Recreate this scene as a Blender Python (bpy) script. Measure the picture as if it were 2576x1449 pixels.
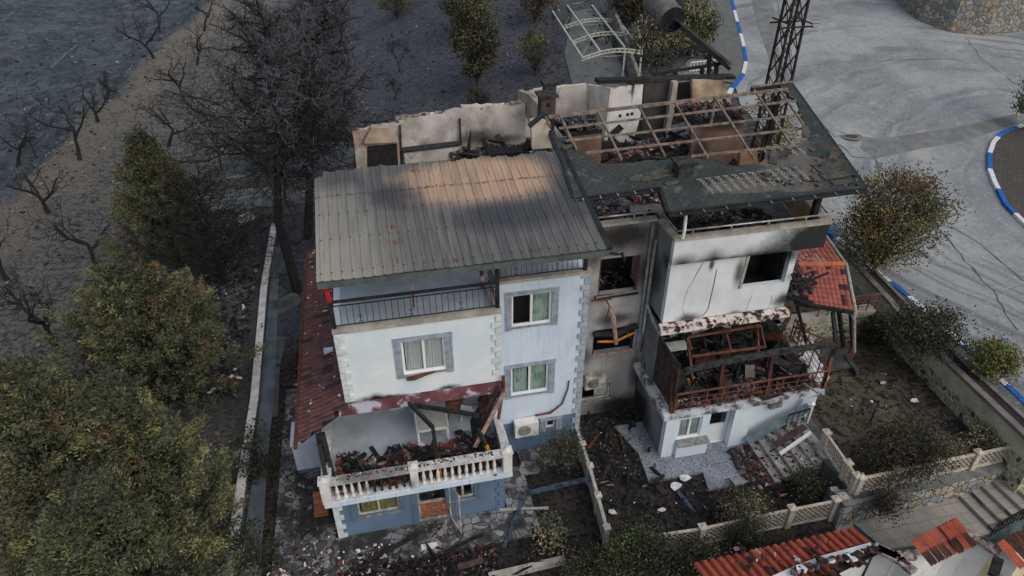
import bpy, bmesh, math, random
import numpy as np
from mathutils import Vector, Matrix, noise as mnoise, geometry
scene = bpy.context.scene
for o in list(bpy.data.objects): bpy.data.objects.remove(o)
R = random.Random(7)
# ------------------------------------------------------------------ camera
F = 1717.0; TH = math.radians(33.7); AL = math.radians(77.6)
hd = Vector((math.cos(AL), math.sin(AL), 0)); RT = Vector((math.sin(AL), -math.cos(AL), 0))
FW = hd*math.cos(TH) + Vector((0, 0, -math.sin(TH))); UP = RT.cross(FW)
CAM = Vector((2.65, -15.85, 20.44))
cd = bpy.data.cameras.new('camera'); cam = bpy.data.objects.new('camera', cd)
scene.collection.objects.link(cam); scene.camera = cam
cd.sensor_width = 36; cd.lens = 36*F/2576; cd.clip_end = 900; cd.clip_start = 0.1
mw = Matrix.Identity(4)
for i in range(3):
    mw[i][0] = RT[i]; mw[i][1] = UP[i]; mw[i][2] = -FW[i]; mw[i][3] = CAM[i]
cam.matrix_world = mw
# ------------------------------------------------------------------ world, sun, exposure
SUN_EL, SUN_AZ = math.radians(64), math.radians(150)      # azimuth clockwise from +Y
w = bpy.data.worlds.new('World'); scene.world = w; w.use_nodes = True
nt = w.node_tree; nt.nodes.clear()
sky = nt.nodes.new('ShaderNodeTexSky'); sky.sky_type = 'NISHITA'; sky.sun_disc = False
sky.sun_elevation = math.radians(40); sky.sun_rotation = SUN_AZ
sky.air_density = 1.2; sky.dust_density = 3.0; sky.ozone_density = 1.0
hs = nt.nodes.new('ShaderNodeHueSaturation'); hs.inputs['Saturation'].default_value = 0.62
bg = nt.nodes.new('ShaderNodeBackground'); bg.inputs['Strength'].default_value = 0.15
wo = nt.nodes.new('ShaderNodeOutputWorld')
nt.links.new(sky.outputs[0], hs.inputs['Color']); nt.links.new(hs.outputs[0], bg.inputs[0]); nt.links.new(bg.outputs[0], wo.inputs[0])
sd = bpy.data.lights.new('sun', 'SUN'); sd.energy = 0.5; sd.angle = math.radians(35); sd.color = (1.0, 0.99, 0.98)
so = bpy.data.objects.new('sun', sd); scene.collection.objects.link(so)
sv = Vector((math.sin(SUN_AZ)*math.cos(SUN_EL), math.cos(SUN_AZ)*math.cos(SUN_EL), math.sin(SUN_EL)))
so.rotation_euler = sv.to_track_quat('Z', 'Y').to_euler(); so.location = (0, 0, 40)
scene.view_settings.view_transform = 'Standard'; scene.view_settings.look = 'None'
scene.view_settings.exposure = -0.2; scene.view_settings.gamma = 1
scene.render.engine = 'CYCLES'
# ------------------------------------------------------------------ points in the place
def ray(px, py):
    return (FW*F + RT*(px-1288) - UP*(py-724.5)).normalized()
def at(px, py, ax, v):
    d = ray(px, py); return CAM + d*((v-CAM[ax])/d[ax])
def AZ(px, py, z=0.0): return at(px, py, 2, z)
def AY(px, py, y): return at(px, py, 1, y)
def AX(px, py, x): return at(px, py, 0, x)
def ss(a, b, x):
    t = min(1, max(0, (x-a)/(b-a))); return t*t*(3-2*t)
def h_up(y): return 2.45 + 0.16*max(0, y-8) + 0.02*min(0, y-8)
def h_low(x, y):
    r = ss(8.5, 15, y) if x > -1 else ss(8.5, 15, y)*ss(-7, -1, x) + (1-ss(-7, -1, x))
    left = 0.018*max(0, y-3)
    s = ss(-2, 21, x)
    z = r*(left*(1-s) + (h_up(y)-0.06)*s)
    if x > 16.5 and y < -1: z -= .7*ss(16.9, 17.9, x)*ss(1.6, 2.6, -y)*(1-ss(34, 40, x))
    # the gully falls away beyond the ridge on the far left
    d = (x+20.8) - 0.10*(y-31) + 2.5*mnoise.noise((0, y*.12, 5))
    if x < -3 or y > 18:
        am = 0.12 + (0.9*ss(0, 5, -d) if d < 0 else 0)
        am *= 1-ss(6, 16, x)
        z += am*(mnoise.noise((x*.22, y*.22, 0)) + .5*mnoise.noise((x*.6, y*.6, 3)))
    if d < 0: z -= 0.42*min(-d, 12)*ss(0, 3, -d)
    return z
def hit(px, py, f):
    d = ray(px, py); t = 5.0; p = CAM
    while t < 400:
        p = CAM + d*t
        if p.z < f(p.x, p.y): break
        t += 0.25
    lo, hi = t-0.25, t
    for _ in range(12):
        m = (lo+hi)/2; p = CAM + d*m
        if p.z < f(p.x, p.y): hi = m
        else: lo = m
    return p
def GL(px, py): return hit(px, py, h_low)
def GU(px, py): return hit(px, py, lambda x, y: h_up(y))
def proj(p):
    v = Vector(p)-CAM; z = v.dot(FW); return 1288+F*v.dot(RT)/z, 724.5-F*v.dot(UP)/z
# ------------------------------------------------------------------ mesh helpers
class MB:
    def __init__(s): s.v = []; s.f = []; s.m = []
    def add(s, vs, fs, m=0):
        n = len(s.v); s.v += [tuple(v) for v in vs]
        for f in fs: s.f.append(tuple(i+n for i in f)); s.m.append(m)
        return s
    def hexa(s, p, m=0):   # 8 points: bottom 4 ccw, top 4 ccw
        return s.add(p, [(3,2,1,0),(4,5,6,7),(0,1,5,4),(1,2,6,5),(2,3,7,6),(3,0,4,7)], m)
    def box(s, x0, x1, y0, y1, z0, z1, m=0):
        return s.hexa([(x0,y0,z0),(x1,y0,z0),(x1,y1,z0),(x0,y1,z0),(x0,y0,z1),(x1,y0,z1),(x1,y1,z1),(x0,y1,z1)], m)
    def obox(s, c, sx, sy, sz, rot=(0,0,0), m=0):
        from mathutils import Euler
        e = Euler(rot).to_matrix(); c = Vector(c)
        return s.hexa([c + e@Vector((a*sx/2, b*sy/2, d*sz/2)) for d in (-1,1) for a, b in ((-1,-1),(1,-1),(1,1),(-1,1))], m)
    def beam(s, p, q, w=.1, h=None, m=0, up=(0,0,1)):
        h = h or w; p = Vector(p); q = Vector(q); d = (q-p).normalized(); u = Vector(up)
        if abs(d.dot(u)) > .97: u = Vector((0,1,0))
        a = d.cross(u).normalized()*w/2; b = a.cross(d).normalized()*h/2
        return s.hexa([p-a-b, p+a-b, p+a+b, p-a+b, q-a-b, q+a-b, q+a+b, q-a+b], m)
    def tube(s, pts, r, n=6, m=0, cap=True):
        pts = [Vector(p) for p in pts]
        if not isinstance(r, (list, tuple)): r = [r]*len(pts)
        base = len(s.v); pa = None
        for i, p in enumerate(pts):
            d = (pts[min(i+1, len(pts)-1)] - pts[max(i-1, 0)])
            if d.length < 1e-6: d = Vector((0,0,1))
            d.normalize()
            if pa is None:
                pa = d.cross(Vector((0,0,1)) if abs(d.z) < .9 else Vector((1,0,0))).normalized()
            else:
                pa = (pa - d*pa.dot(d)).normalized()
            b = d.cross(pa)
            for k in range(n):
                t = 2*math.pi*k/n; s.v.append(tuple(p + (pa*math.cos(t)+b*math.sin(t))*r[i]))
        for i in range(len(pts)-1):
            for k in range(n):
                a = base+i*n+k; c = base+i*n+(k+1) % n
                s.f.append((a, c, c+n, a+n)); s.m.append(m)
        if cap:
            s.f.append(tuple(base+k for k in range(n))[::-1]); s.m.append(m)
            e = base+(len(pts)-1)*n; s.f.append(tuple(e+k for k in range(n))); s.m.append(m)
        return s
    def prism(s, pts, off, m=0):   # polygon extruded by vector off
        off = Vector(off); n = len(pts); pts = [Vector(p) for p in pts]
        s.add(list(pts)+[p+off for p in pts], [tuple(range(n)), tuple(range(2*n-1, n-1, -1))] + [(i, i+n, (i+1) % n+n, (i+1) % n) for i in range(n)], m)
        return s
    def lathe(s, c, prof, n=8, m=0):
        c = Vector(c); base = len(s.v)
        for r, z in prof:
            for k in range(n):
                t = 2*math.pi*k/n; s.v.append((c.x+r*math.cos(t), c.y+r*math.sin(t), c.z+z))
        for i in range(len(prof)-1):
            for k in range(n):
                a = base+i*n+k; b = base+i*n+(k+1) % n; s.f.append((a, b, b+n, a+n)); s.m.append(m)
        return s
    def build(s, name, mats, parent=None, smooth=False, recalc=False):
        me = bpy.data.meshes.new(name); me.from_pydata(s.v, [], s.f)
        for x in (mats if isinstance(mats, (list, tuple)) else [mats]): me.materials.append(x)
        me.polygons.foreach_set('material_index', s.m)
        if smooth: me.polygons.foreach_set('use_smooth', [True]*len(s.f))
        me.update()
        if recalc:
            bm = bmesh.new(); bm.from_mesh(me); bmesh.ops.recalc_face_normals(bm, faces=bm.faces); bm.to_mesh(me); bm.free()
        o = bpy.data.objects.new(name, me); scene.collection.objects.link(o)
        if parent is not None:
            o.parent = parent; o.matrix_parent_inverse = Matrix.Translation(parent.matrix_world.translation).inverted() if parent.type == 'EMPTY' else Matrix.Identity(4)
        return o
def thing(name, label, cat, loc=(0,0,0), group=None):
    o = bpy.data.objects.new(name, None); scene.collection.objects.link(o); o.location = loc
    o.matrix_world = Matrix.Translation(Vector(loc)); o.empty_display_size = .3
    o['label'] = label; o['category'] = cat
    if group: o['group'] = group
    return o
def tag(o, label=None, cat=None, group=None, kind=None):
    if label: o['label'] = label
    if cat: o['category'] = cat
    if group: o['group'] = group
    if kind: o['kind'] = kind
    return o
def wallY(mb, x0, x1, z0, z1, y0, y1, holes=(), m=0):
    """wall slab between y0 (front) and y1 with rectangular holes (xa,xb,za,zb); shared-edge cells"""
    xs = sorted({x0, x1, *[min(max(h[i], x0), x1) for h in holes for i in (0,1)]}); zs = sorted({z0, z1, *[min(max(h[i], z0), z1) for h in holes for i in (2,3)]})
    solid = lambda i, j: 0 <= i < len(xs)-1 and 0 <= j < len(zs)-1 and not any(h[0]-1e-6 <= xs[i] and xs[i+1] <= h[1]+1e-6 and h[2]-1e-6 <= zs[j] and zs[j+1] <= h[3]+1e-6 for h in holes)
    for i in range(len(xs)-1):
        for j in range(len(zs)-1):
            if not solid(i, j): continue
            a, b, c, d = xs[i], xs[i+1], zs[j], zs[j+1]
            mb.add([(a,y0,c),(b,y0,c),(b,y0,d),(a,y0,d)], [(0,1,2,3)], m); mb.add([(a,y1,c),(b,y1,c),(b,y1,d),(a,y1,d)], [(3,2,1,0)], m)
            if not solid(i-1, j): mb.add([(a,y0,c),(a,y1,c),(a,y1,d),(a,y0,d)], [(3,2,1,0)], m)
            if not solid(i+1, j): mb.add([(b,y0,c),(b,y1,c),(b,y1,d),(b,y0,d)], [(0,1,2,3)], m)
            if not solid(i, j-1): mb.add([(a,y0,c),(b,y0,c),(b,y1,c),(a,y1,c)], [(3,2,1,0)], m)
            if not solid(i, j+1): mb.add([(a,y0,d),(b,y0,d),(b,y1,d),(a,y1,d)], [(0,1,2,3)], m)
    return mb
def drape(poly, f, eps, step=1.0):
    bm = bmesh.new(); vs = [bm.verts.new((p[0], p[1], 0)) for p in poly]
    bm.faces.new(vs); bmesh.ops.triangulate(bm, faces=bm.faces)
    xs = [p[0] for p in poly]; ys = [p[1] for p in poly]
    for ax, lo, hi in ((0, min(xs), max(xs)), (1, min(ys), max(ys))):
        k = math.ceil(lo/step)
        while k*step < hi:
            co = (k*step, 0, 0) if ax == 0 else (0, k*step, 0); no = (1,0,0) if ax == 0 else (0,1,0)
            bmesh.ops.bisect_plane(bm, geom=bm.verts[:]+bm.edges[:]+bm.faces[:], plane_co=co, plane_no=no, dist=1e-5)
            k += 1
    mb = MB(); bm.verts.ensure_lookup_table()
    for v in bm.verts: mb.v.append((v.co.x, v.co.y, f(v.co.x, v.co.y)+eps))
    for fc in bm.faces:
        ids = [v.index for v in fc.verts]
        if fc.normal.z < 0: ids.reverse()
        mb.f.append(tuple(ids)); mb.m.append(0)
    bm.free(); return mb
# ------------------------------------------------------------------ materials
K = 1/0.62
def lin(c):
    c /= 255; return c/12.92 if c <= .04045 else ((c+.055)/1.055)**2.4
def C(r, g, b, k=K): return (min(.85, lin(r)*k), min(.85, lin(g)*k), min(.85, lin(b)*k), 1)
class NT:
    def __init__(s, name):
        s.mat = bpy.data.materials.new(name); s.mat.use_nodes = True; s.t = s.mat.node_tree; s.t.nodes.clear()
        s.o = s.n('ShaderNodeOutputMaterial'); s.b = s.n('ShaderNodeBsdfPrincipled'); s.t.links.new(s.b.outputs[0], s.o.inputs[0])
        g = s.n('ShaderNodeNewGeometry'); s.P = g.outputs['Position']
        s.b.inputs['Roughness'].default_value = .9; s.b.inputs['Specular IOR Level'].default_value = .25
    def n(s, t, **k):
        x = s.t.nodes.new(t)
        for a, b in k.items(): setattr(x, a, b)
        return x
    def L(s, a, b):
        if isinstance(a, (int, float, tuple)): b.default_value = a
        else: s.t.links.new(a, b)
    def noise(s, scale, detail=6, rough=.6, vec=None, dist=0):
        n = s.n('ShaderNodeTexNoise'); s.L(vec or s.P, n.inputs['Vector']); n.inputs['Scale'].default_value = scale
        n.inputs['Detail'].default_value = detail; n.inputs['Roughness'].default_value = rough; n.inputs['Distortion'].default_value = dist
        return n.outputs['Fac']
    def vor(s, scale, feat='F1', out='Distance', vec=None, rnd=1):
        n = s.n('ShaderNodeTexVoronoi', feature=feat); s.L(vec or s.P, n.inputs['Vector']); n.inputs['Scale'].default_value = scale
        n.inputs['Randomness'].default_value = rnd; return n.outputs[out]
    def stretch(s, sx, sy, sz, vec=None):
        n = s.n('ShaderNodeVectorMath', operation='MULTIPLY'); s.L(vec or s.P, n.inputs[0]); n.inputs[1].default_value = (sx, sy, sz); return n.outputs[0]
    def warp(s, scale, amt, vec=None):
        n = s.n('ShaderNodeTexNoise'); s.L(vec or s.P, n.inputs['Vector']); n.inputs['Scale'].default_value = scale
        m = s.n('ShaderNodeVectorMath', operation='MULTIPLY_ADD'); s.L(n.outputs['Color'], m.inputs[0]); m.inputs[1].default_value = (amt,)*3; s.L(vec or s.P, m.inputs[2]); return m.outputs[0]
    def ramp(s, x, a, b, lo=0., hi=1.):
        n = s.n('ShaderNodeMapRange', interpolation_type='SMOOTHSTEP'); s.L(x, n.inputs[0])
        n.inputs[1].default_value = a; n.inputs[2].default_value = b; n.inputs[3].default_value = lo; n.inputs[4].default_value = hi; return n.outputs[0]
    def math(s, op, a, b=0.0, c=None):
        n = s.n('ShaderNodeMath', operation=op); s.L(a, n.inputs[0]); s.L(b, n.inputs[1])
        if c is not None: s.L(c, n.inputs[2])
        return n.outputs[0]
    def mix(s, f, a, b):
        n = s.n('ShaderNodeMix', data_type='RGBA'); s.L(f, n.inputs[0]); s.L(a, n.inputs[6]); s.L(b, n.inputs[7]); return n.outputs[2]
    def blob(s, c, r, st=1.0, soft=.35, wob=.6, ns=2.0):
        a = s.n('ShaderNodeVectorMath', operation='SUBTRACT'); s.L(s.P, a.inputs[0]); a.inputs[1].default_value = c
        b = s.n('ShaderNodeVectorMath', operation='DIVIDE'); s.L(a.outputs[0], b.inputs[0]); b.inputs[1].default_value = r
        l = s.n('ShaderNodeVectorMath', operation='LENGTH'); s.L(b.outputs[0], l.inputs[0])
        d = s.math('MULTIPLY_ADD', s.noise(ns, 5), wob, l.outputs['Value']); d = s.math('SUBTRACT', d, wob*.5)
        return s.ramp(d, 1.0, soft, 0, st)
    def sep(s):
        n = s.n('ShaderNodeSeparateXYZ'); s.L(s.P, n.inputs[0]); return n.outputs
    def bump(s, h, st=.3, d=.02):
        n = s.n('ShaderNodeBump'); n.inputs['Strength'].default_value = st; n.inputs['Distance'].default_value = d
        s.L(h, n.inputs['Height']); s.t.links.new(n.outputs[0], s.b.inputs['Normal'])
    def col(s, c, rough=None, metal=None, spec=None):
        s.L(c, s.b.inputs['Base Color'])
        if rough is not None: s.L(rough, s.b.inputs['Roughness'])
        if metal is not None: s.b.inputs['Metallic'].default_value = metal
        if spec is not None: s.b.inputs['Specular IOR Level'].default_value = spec
        return s.mat
SOOT = (.012, .011, .011, 1)
def mat(name, c1, c2=None, scale=2.5, rough=.88, bump=.25, bscale=30, blobs=(), spots=(), streak=0, metal=0, lo=.35, hi=.65, grain=.0, soot=SOOT):
    t = NT(name); c2 = c2 or tuple(x*.72 for x in c1[:3])+(1,)
    c = t.mix(t.ramp(t.noise(scale, 8), lo, hi), c1, c2)
    if streak:
        n = t.noise(1.0, 6, vec=t.stretch(7, 7, .5)); c = t.mix(t.ramp(n, .5, .75, 0, streak), c, tuple(x*.35 for x in c1[:3])+(1,))
    if grain:
        c = t.mix(t.ramp(t.noise(bscale*1.2, 4), .42, .62, 0, grain), c, tuple(x*.3 for x in c1[:3])+(1,))
    for (sc, sscale, a, b) in spots:
        c = t.mix(t.ramp(t.noise(sscale, 6, .65), a, b), c, sc)
    for b in blobs:
        c = t.mix(t.blob(*b), c, soot)
    if bump: t.bump(t.noise(bscale, 5), bump, .02)
    return t.col(c, rough, metal)
# ================================================================== ground
def ground_mat():
    t = NT('ash_ground'); p = t.sep()
    g1 = t.mix(t.ramp(t.noise(.35, 8), .35, .7), C(116,112,107), C(98,97,95))
    g1 = t.mix(t.ramp(t.noise(.9, 7, .7), .5, .72), g1, C(104,98,90))                      # dry earth
    g1 = t.mix(t.ramp(t.noise(3.0, 9, .75), .485, .53), g1, C(68,68,70)); g1 = t.mix(t.ramp(t.noise(5, 6, .75), .535, .57, 0, .75), g1, C(118,114,108))
    g1 = t.mix(t.ramp(t.noise(26, 3, .7), .64, .72), g1, C(126,122,118))                       # clods
    pur = t.mix(t.ramp(t.noise(.5, 7), .35, .65), C(76,77,83), C(90,91,98))
    pur = t.mix(t.ramp(t.noise(3.4, 9, .75), .485, .53), pur, C(60,61,66)); pur = t.mix(t.ramp(t.noise(5.5, 6, .75), .54, .575, 0, .7), pur, C(92,90,98)); pur = t.mix(t.ramp(t.noise(30, 3), .66, .73), pur, C(120,118,122))
    wx = t.math('MULTIPLY_ADD', t.noise(.25, 5), 5., p[0])
    c = t.mix(t.ramp(wx, -4., 0.), g1, pur)
    # blue grey gully with ochre gashes
    gl = t.mix(t.ramp(t.noise(.22, 9, .7), .46, .56), C(68,76,82), C(88,94,98)); gl = t.mix(t.ramp(t.noise(.11, 8, .7), .56, .64, 0, .8), gl, C(84,82,78))
    gl = t.mix(t.ramp(t.noise(.8, 10, .75), .48, .54, 0, .85), gl, C(50,57,64)); gl = t.mix(t.ramp(t.noise(1.6, 8, .75), .56, .59, 0, .8), gl, C(112,120,127)); gl = t.mix(t.ramp(t.noise(.16, 6, .6, t.stretch(1, .3, 1, t.warp(.1, 4.))), .6, .64, 0, .7), gl, C(94,86,76))
    d = t.math('MULTIPLY_ADD', p[1], -.08, p[0]); d = t.math('MULTIPLY_ADD', t.noise(.18, 6), 9., d)
    c = t.mix(t.ramp(d, -18.6, -20.4), c, gl)
    ridge = t.math('MULTIPLY', t.ramp(d, -20.5, -18.4), t.ramp(d, -13.5, -16.5)); c = t.mix(t.math('MULTIPLY', ridge, .65), c, C(120,112,98))
    # garden soil between the houses
    so_ = t.mix(t.ramp(t.noise(.8, 8), .35, .65), C(76,70,66), C(56,53,51))
    so_ = t.mix(t.ramp(t.noise(5, 8, .75), .5, .54), so_, C(34,32,32)); so_ = t.mix(t.ramp(t.noise(20, 3), .68, .74), so_, C(112,108,106))
    gx = t.math('MULTIPLY', t.ramp(p[0], -3.2, -3.0), t.ramp(t.math('MULTIPLY_ADD', t.noise(.5), 2., p[1]), 13, 11)); c = t.mix(gx, c, so_)
    rg = t.mix(t.ramp(t.noise(.9, 8, .65), .35, .68), C(56,52,38), C(40,37,30)); rg = t.mix(t.ramp(t.noise(18, 5, .8), .5, .62), rg, C(26,25,20))
    rx = t.math('MULTIPLY', t.ramp(p[0], 18.2, 18.9), t.ramp(p[1], 11, 9)); c = t.mix(rx, c, rg)
    t.bump(t.math('ADD', t.noise(2.2, 9, .75), t.math('MULTIPLY', t.noise(12, 6, .8), .5)), 1.0, .35)
    return t.col(c, .95)
M_ground = ground_mat()
mb = MB()
def ax_steps(lo, hi, near0, near1, fine, coarse):
    r = []; x = lo
    while x < hi:
        r.append(x); x += fine if near0 <= x < near1 else coarse
    return r+[hi]
GX = ax_steps(-60, 90, -26, 30, 1., 3.); GY = ax_steps(-26, 150, -10, 60, 1., 3.)
for y in GY:
    for x in GX: mb.v.append((x, y, h_low(x, y)))
nx = len(GX)
for j in range(len(GY)-1):
    for i in range(nx-1):
        a = j*nx+i; mb.f.append((a, a+1, a+nx+1, a+nx)); mb.m.append(0)
# far apron to the horizon
n0 = len(mb.v)
g = mb.build('ground', M_ground, smooth=True); tag(g, 'ash covered earth of the orchard and gardens', 'ground', kind='structure')
mb = MB(); zf = -8
for (x0, x1, y0, y1) in ((-600,-60,-300,700),(90,600,-300,700),(-60,90,150,700),(-60,90,-300,-26)):
    mb.add([(x0,y0,zf),(x1,y0,zf),(x1,y1,zf),(x0,y1,zf)], [(0,1,2,3)])
tag(mb.build('terrain', M_ground), 'far burnt land around the village', 'terrain', kind='structure')
# ------------------------------------------------------------------ road
def road_mat():
    t = NT('worn_concrete_road'); p = t.sep()
    c = t.mix(t.ramp(t.noise(.16, 9, .65), .4, .6), C(128,131,131), C(106,109,110))
    c = t.mix(t.ramp(t.noise(.35, 7), .55, .68, 0, .8), c, C(140,136,128))
    # tyre wear runs along the bend: rings round the inside of the corner
    q = t.n('ShaderNodeVectorMath', operation='SUBTRACT'); t.L(t.P, q.inputs[0]); cc = GU(2600, 560); q.inputs[1].default_value = (cc.x+6, cc.y, cc.z)
    l = t.n('ShaderNodeVectorMath', operation='LENGTH'); t.L(q.outputs[0], l.inputs[0]); rr_ = t.math('ADD', l.outputs['Value'], t.math('MULTIPLY', t.noise(.06, 3), 7.))
    cb = t.n('ShaderNodeCombineXYZ'); t.L(rr_, cb.inputs[0]); t.L(t.noise(.05, 2), cb.inputs[1])
    n = t.noise(1.1, 3, .5, cb.outputs[0]); c = t.mix(t.math('MULTIPLY', t.ramp(n, .47, .62, 0, .85), t.ramp(t.noise(.11, 4), .38, .55)), c, C(88,90,93))
    c = t.mix(t.ramp(t.noise(3.5, 8, .75), .5, .56, 0, .35), c, C(84,86,88)); c = t.mix(t.ramp(t.noise(7, 5, .75), .56, .6, 0, .5), c, C(160,162,162))
    e2 = t.vor(.2, 'DISTANCE_TO_EDGE', vec=t.warp(1.6, .5))
    c = t.mix(t.math('MULTIPLY', t.ramp(e2, .005, .002, 0, .6), t.ramp(t.noise(.1, 3), .52, .56)), c, C(66,66,66))
    t.bump(t.noise(9, 6, .7), .4, .03)
    return t.col(c, .85)
M_road = road_mat()
M_patch = mat('rough_patch', C(112,113,111), C(92,93,92), scale=1.2, grain=.35, bscale=40, bump=.5)
def px_poly(pts, f=None): return [tuple(GU(*q))[:2] for q in pts]
far = [(2215,-60),(2260,10),(2310,52),(2390,82),(2480,90),(2576,78),(2680,70)]
roadp = px_poly([(2640,1075),(2550,985),(2420,865),(2285,742),(2165,640),(2085,575),(2020,490),(1965,400),(1905,310),(1862,262),(1850,215),(1869,190),(1876,160),(1868,110),(1852,50),(1838,-5),(1826,-70),(2215,-60)]+far[1:]+[(2700,300),(2620,306),(2560,318),(2520,338),(2498,362),(2488,390),(2488,430),(2500,462),(2530,520),(2600,590),(2700,680),(2760,1000)])
g = drape(roadp, lambda x, y: h_up(y), 0.0).build('road', M_road); tag(g, 'cracked pale concrete road sweeping round the corner', 'road', kind='structure')
pt = px_poly([(2068,470),(2110,452),(2195,438),(2330,402),(2470,380),(2545,372),(2556,345),(2500,362),(2420,378),(2330,388),(2230,378),(2130,352),(2060,345),(2040,360),(2030,400)])
pt = px_poly([(2170,352),(2240,345),(2400,322),(2560,285),(2560,310),(2440,352),(2330,372),(2235,392),(2200,400),(2165,372)])
tag(drape(pt, lambda x, y: h_up(y), .012).build('road_patch', M_patch), 'strip of rough concrete patch across the road', 'road', kind='structure')
pt = px_poly([(1890,0),(1935,-10),(1960,60),(1952,110),(1990,200),(1955,205),(1925,120),(1905,60)])
tag(drape(pt, lambda x, y: h_up(y), .012).build('road_patch', M_patch), 'old patch of grey concrete beside the blue and white kerb', 'road', kind='structure')
M_iron = mat('iron', C(58,58,58), rough=.6)
c0 = GU(2140,342); mb = MB(); mb.lathe((c0.x,c0.y,c0.z), [(.0,.03),(.3,.03),(.42,.02)], 16, 0); mb.lathe((c0.x,c0.y,c0.z), [(.42,.021),(.75,.015)], 12, 1)
tag(mb.build('manhole_cover', [M_iron, M_patch]), 'round manhole cover in a collar of concrete in the road', 'manhole cover')
# pavements
def paver_mat(name, c1, c2, s=3.2):
    t = NT(name); b = t.n('ShaderNodeTexBrick'); b.inputs['Scale'].default_value = s; b.inputs['Mortar Size'].default_value = .05
    b.inputs['Color1'].default_value = c1; b.inputs['Color2'].default_value = c2; b.inputs['Mortar'].default_value = tuple(x*.4 for x in c1[:3])+(1,)
    b.inputs['Brick Width'].default_value = 1.1; b.inputs['Row Height'].default_value = .6
    t.L(t.warp(4, .05), b.inputs['Vector']); c = t.mix(t.ramp(t.noise(1.5, 8), .4, .7, 0, .5), b.outputs[0], tuple(x*.55 for x in c1[:3])+(1,))
    t.bump(b.outputs['Fac'], -.4, .02); return t.col(c, .9)
M_paver = paver_mat('interlocking_pavers', C(98,100,98), C(86,88,87)); M_paver2 = paver_mat('brown_pavers', C(74,70,64), C(64,61,57)); M_paver3 = paver_mat('grey_pavers', C(96,100,102), C(84,88,90))
def sheet(name, pts, m, eps, label, f=lambda x, y: h_up(y)):
    return tag(drape(px_poly(pts), f, eps).build(name, m), label, 'pavement', kind='structure')
KERB_A = [(1826,-70),(1838,-5),(1852,50),(1868,110),(1876,160),(1869,190),(1850,215),(1830,240)]
sheet('pavement', KERB_A[:7]+[(1800,205),(1768,120),(1780,0),(1785,-60)], M_paver, .13, 'grey interlocking paving beside the painted kerb')
KERB_B = [(2700,300),(2620,306),(2576,318),(2520,338),(2498,362),(2488,390),(2488,430),(2500,462),(2530,520),(2600,590),(2700,680)]
sheet('pavement', KERB_B, M_paver2, .13, 'brown paved island behind the curved kerb')
KERB_C = [(1985,470),(2030,535),(2085,590),(2165,652),(2285,752),(2420,875),(2550,995),(2640,1085)]
# retaining wall line at the road's edge
WT = [(25.95,11.9),(25.0,5.4),(24.75,4.4),(24.4,.8),(24.1,-3.6)]
kc = px_poly(KERB_C)
M_crack = mat('tar_crack', C(84,84,84), C(70,70,71), scale=3)
def crack(pts, w_, label):
    rr_ = random.Random(len(pts)*7+int(pts[0][0])); P_ = [GU(*q) for q in pts]; out = []
    for a, b in zip(P_, P_[1:]):
        k = max(2, int((b-a).length/.5)); out += [a.lerp(b, i/k)+Vector((rr_.gauss(0,.07), rr_.gauss(0,.07), 0)) for i in range(k)]
    out.append(P_[-1]); mb = MB()
    for i, (a, b) in enumerate(zip(out, out[1:])):
        d = (b-a); n = Vector((-d.y, d.x, 0)).normalized(); w0 = w_*rr_.uniform(.3,1.1)/2
        mb.add([Vector((v.x, v.y, h_up(v.y)+.016)) for v in (a-n*w0, b-n*w0, b+n*w0, a+n*w0)], [(0,1,2,3)])
    tag(mb.build('road_crack', M_crack), label, 'road', kind='structure')
crack([(1995,170),(2120,158),(2260,150),(2400,148)], .05, 'long straight joint across the upper road')
crack([(1996,215),(2010,240),(2045,290),(2075,320),(2100,345)], .1, 'crack curving past the shingle roof corner'); crack([(2060,318),(2110,330),(2150,345),(2200,350)], .08, 'crack branching towards the rough patch'); crack([(2100,345),(2140,342),(2180,348)], .07, 'short crack by the manhole')
crack([(2110,365),(2150,395),(2200,400),(2215,440),(2260,470),(2310,510),(2350,560),(2420,640),(2500,740),(2560,830)], .09, 'long crack along the lower road towards the frame edge'); crack([(2410,575),(2461,613),(2520,659),(2574,707)], .08, 'crack parallel to the curved kerb')
crack([(1955,0),(1962,60),(1972,90),(1990,130),(1993,160)], .09, 'crack beside the old grey patch'); crack([(2430,95),(2470,150),(2520,185),(2560,215)], .07, 'crack below the curved stone wall'); crack([(2200,400),(2330,560),(2390,600)], .05, 'thin crack in the middle of the lower road'); crack([(2290,620),(2350,600),(2390,590)], .05, 'short cross crack near the autumn tree')
side = drape([(24.5,-4.2),(24.85,.8),(25.15,4.4),(25.4,5.4),(26.3,11.9)]+kc[1:], lambda x, y: h_up(y), .13)
tag(side.build('pavement', M_paver3), 'grey paved footway along the retaining wall top', 'pavement', kind='structure')
M_kw = mat('kerb_white', C(205,208,206), C(170,173,172), scale=6, grain=.3); M_kb = mat('kerb_blue', C(40,92,158), C(30,72,128), scale=6, grain=.3)
def kerb(pts, seg, label, phase=0, wd=.26):
    P2 = [Vector((x, y, 0)) for x, y in px_poly(pts)]
    out = [P2[0]]; acc = 0
    for a, b in zip(P2, P2[1:]):
        L = (b-a).length; n = max(1, round(L/seg*3))
        out += [a+(b-a)*(i+1)/n for i in range(n)]
    mb = MB()
    for i in range(len(out)-1):
        a, b = out[i], out[i+1]; d = (b-a).normalized(); nn = Vector((-d.y, d.x, 0))*wd/2
        pa = [Vector((q.x, q.y, h_up(q.y)+z)) for z in (-.2, .17) for q in ((a-nn, b-nn, b+nn, a+nn) if True else ())]
        mb.hexa(pa, (i//3+phase) % 2)
    return tag(mb.build('kerb', [M_kw, M_kb]), label, 'kerb', kind='structure')
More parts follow.
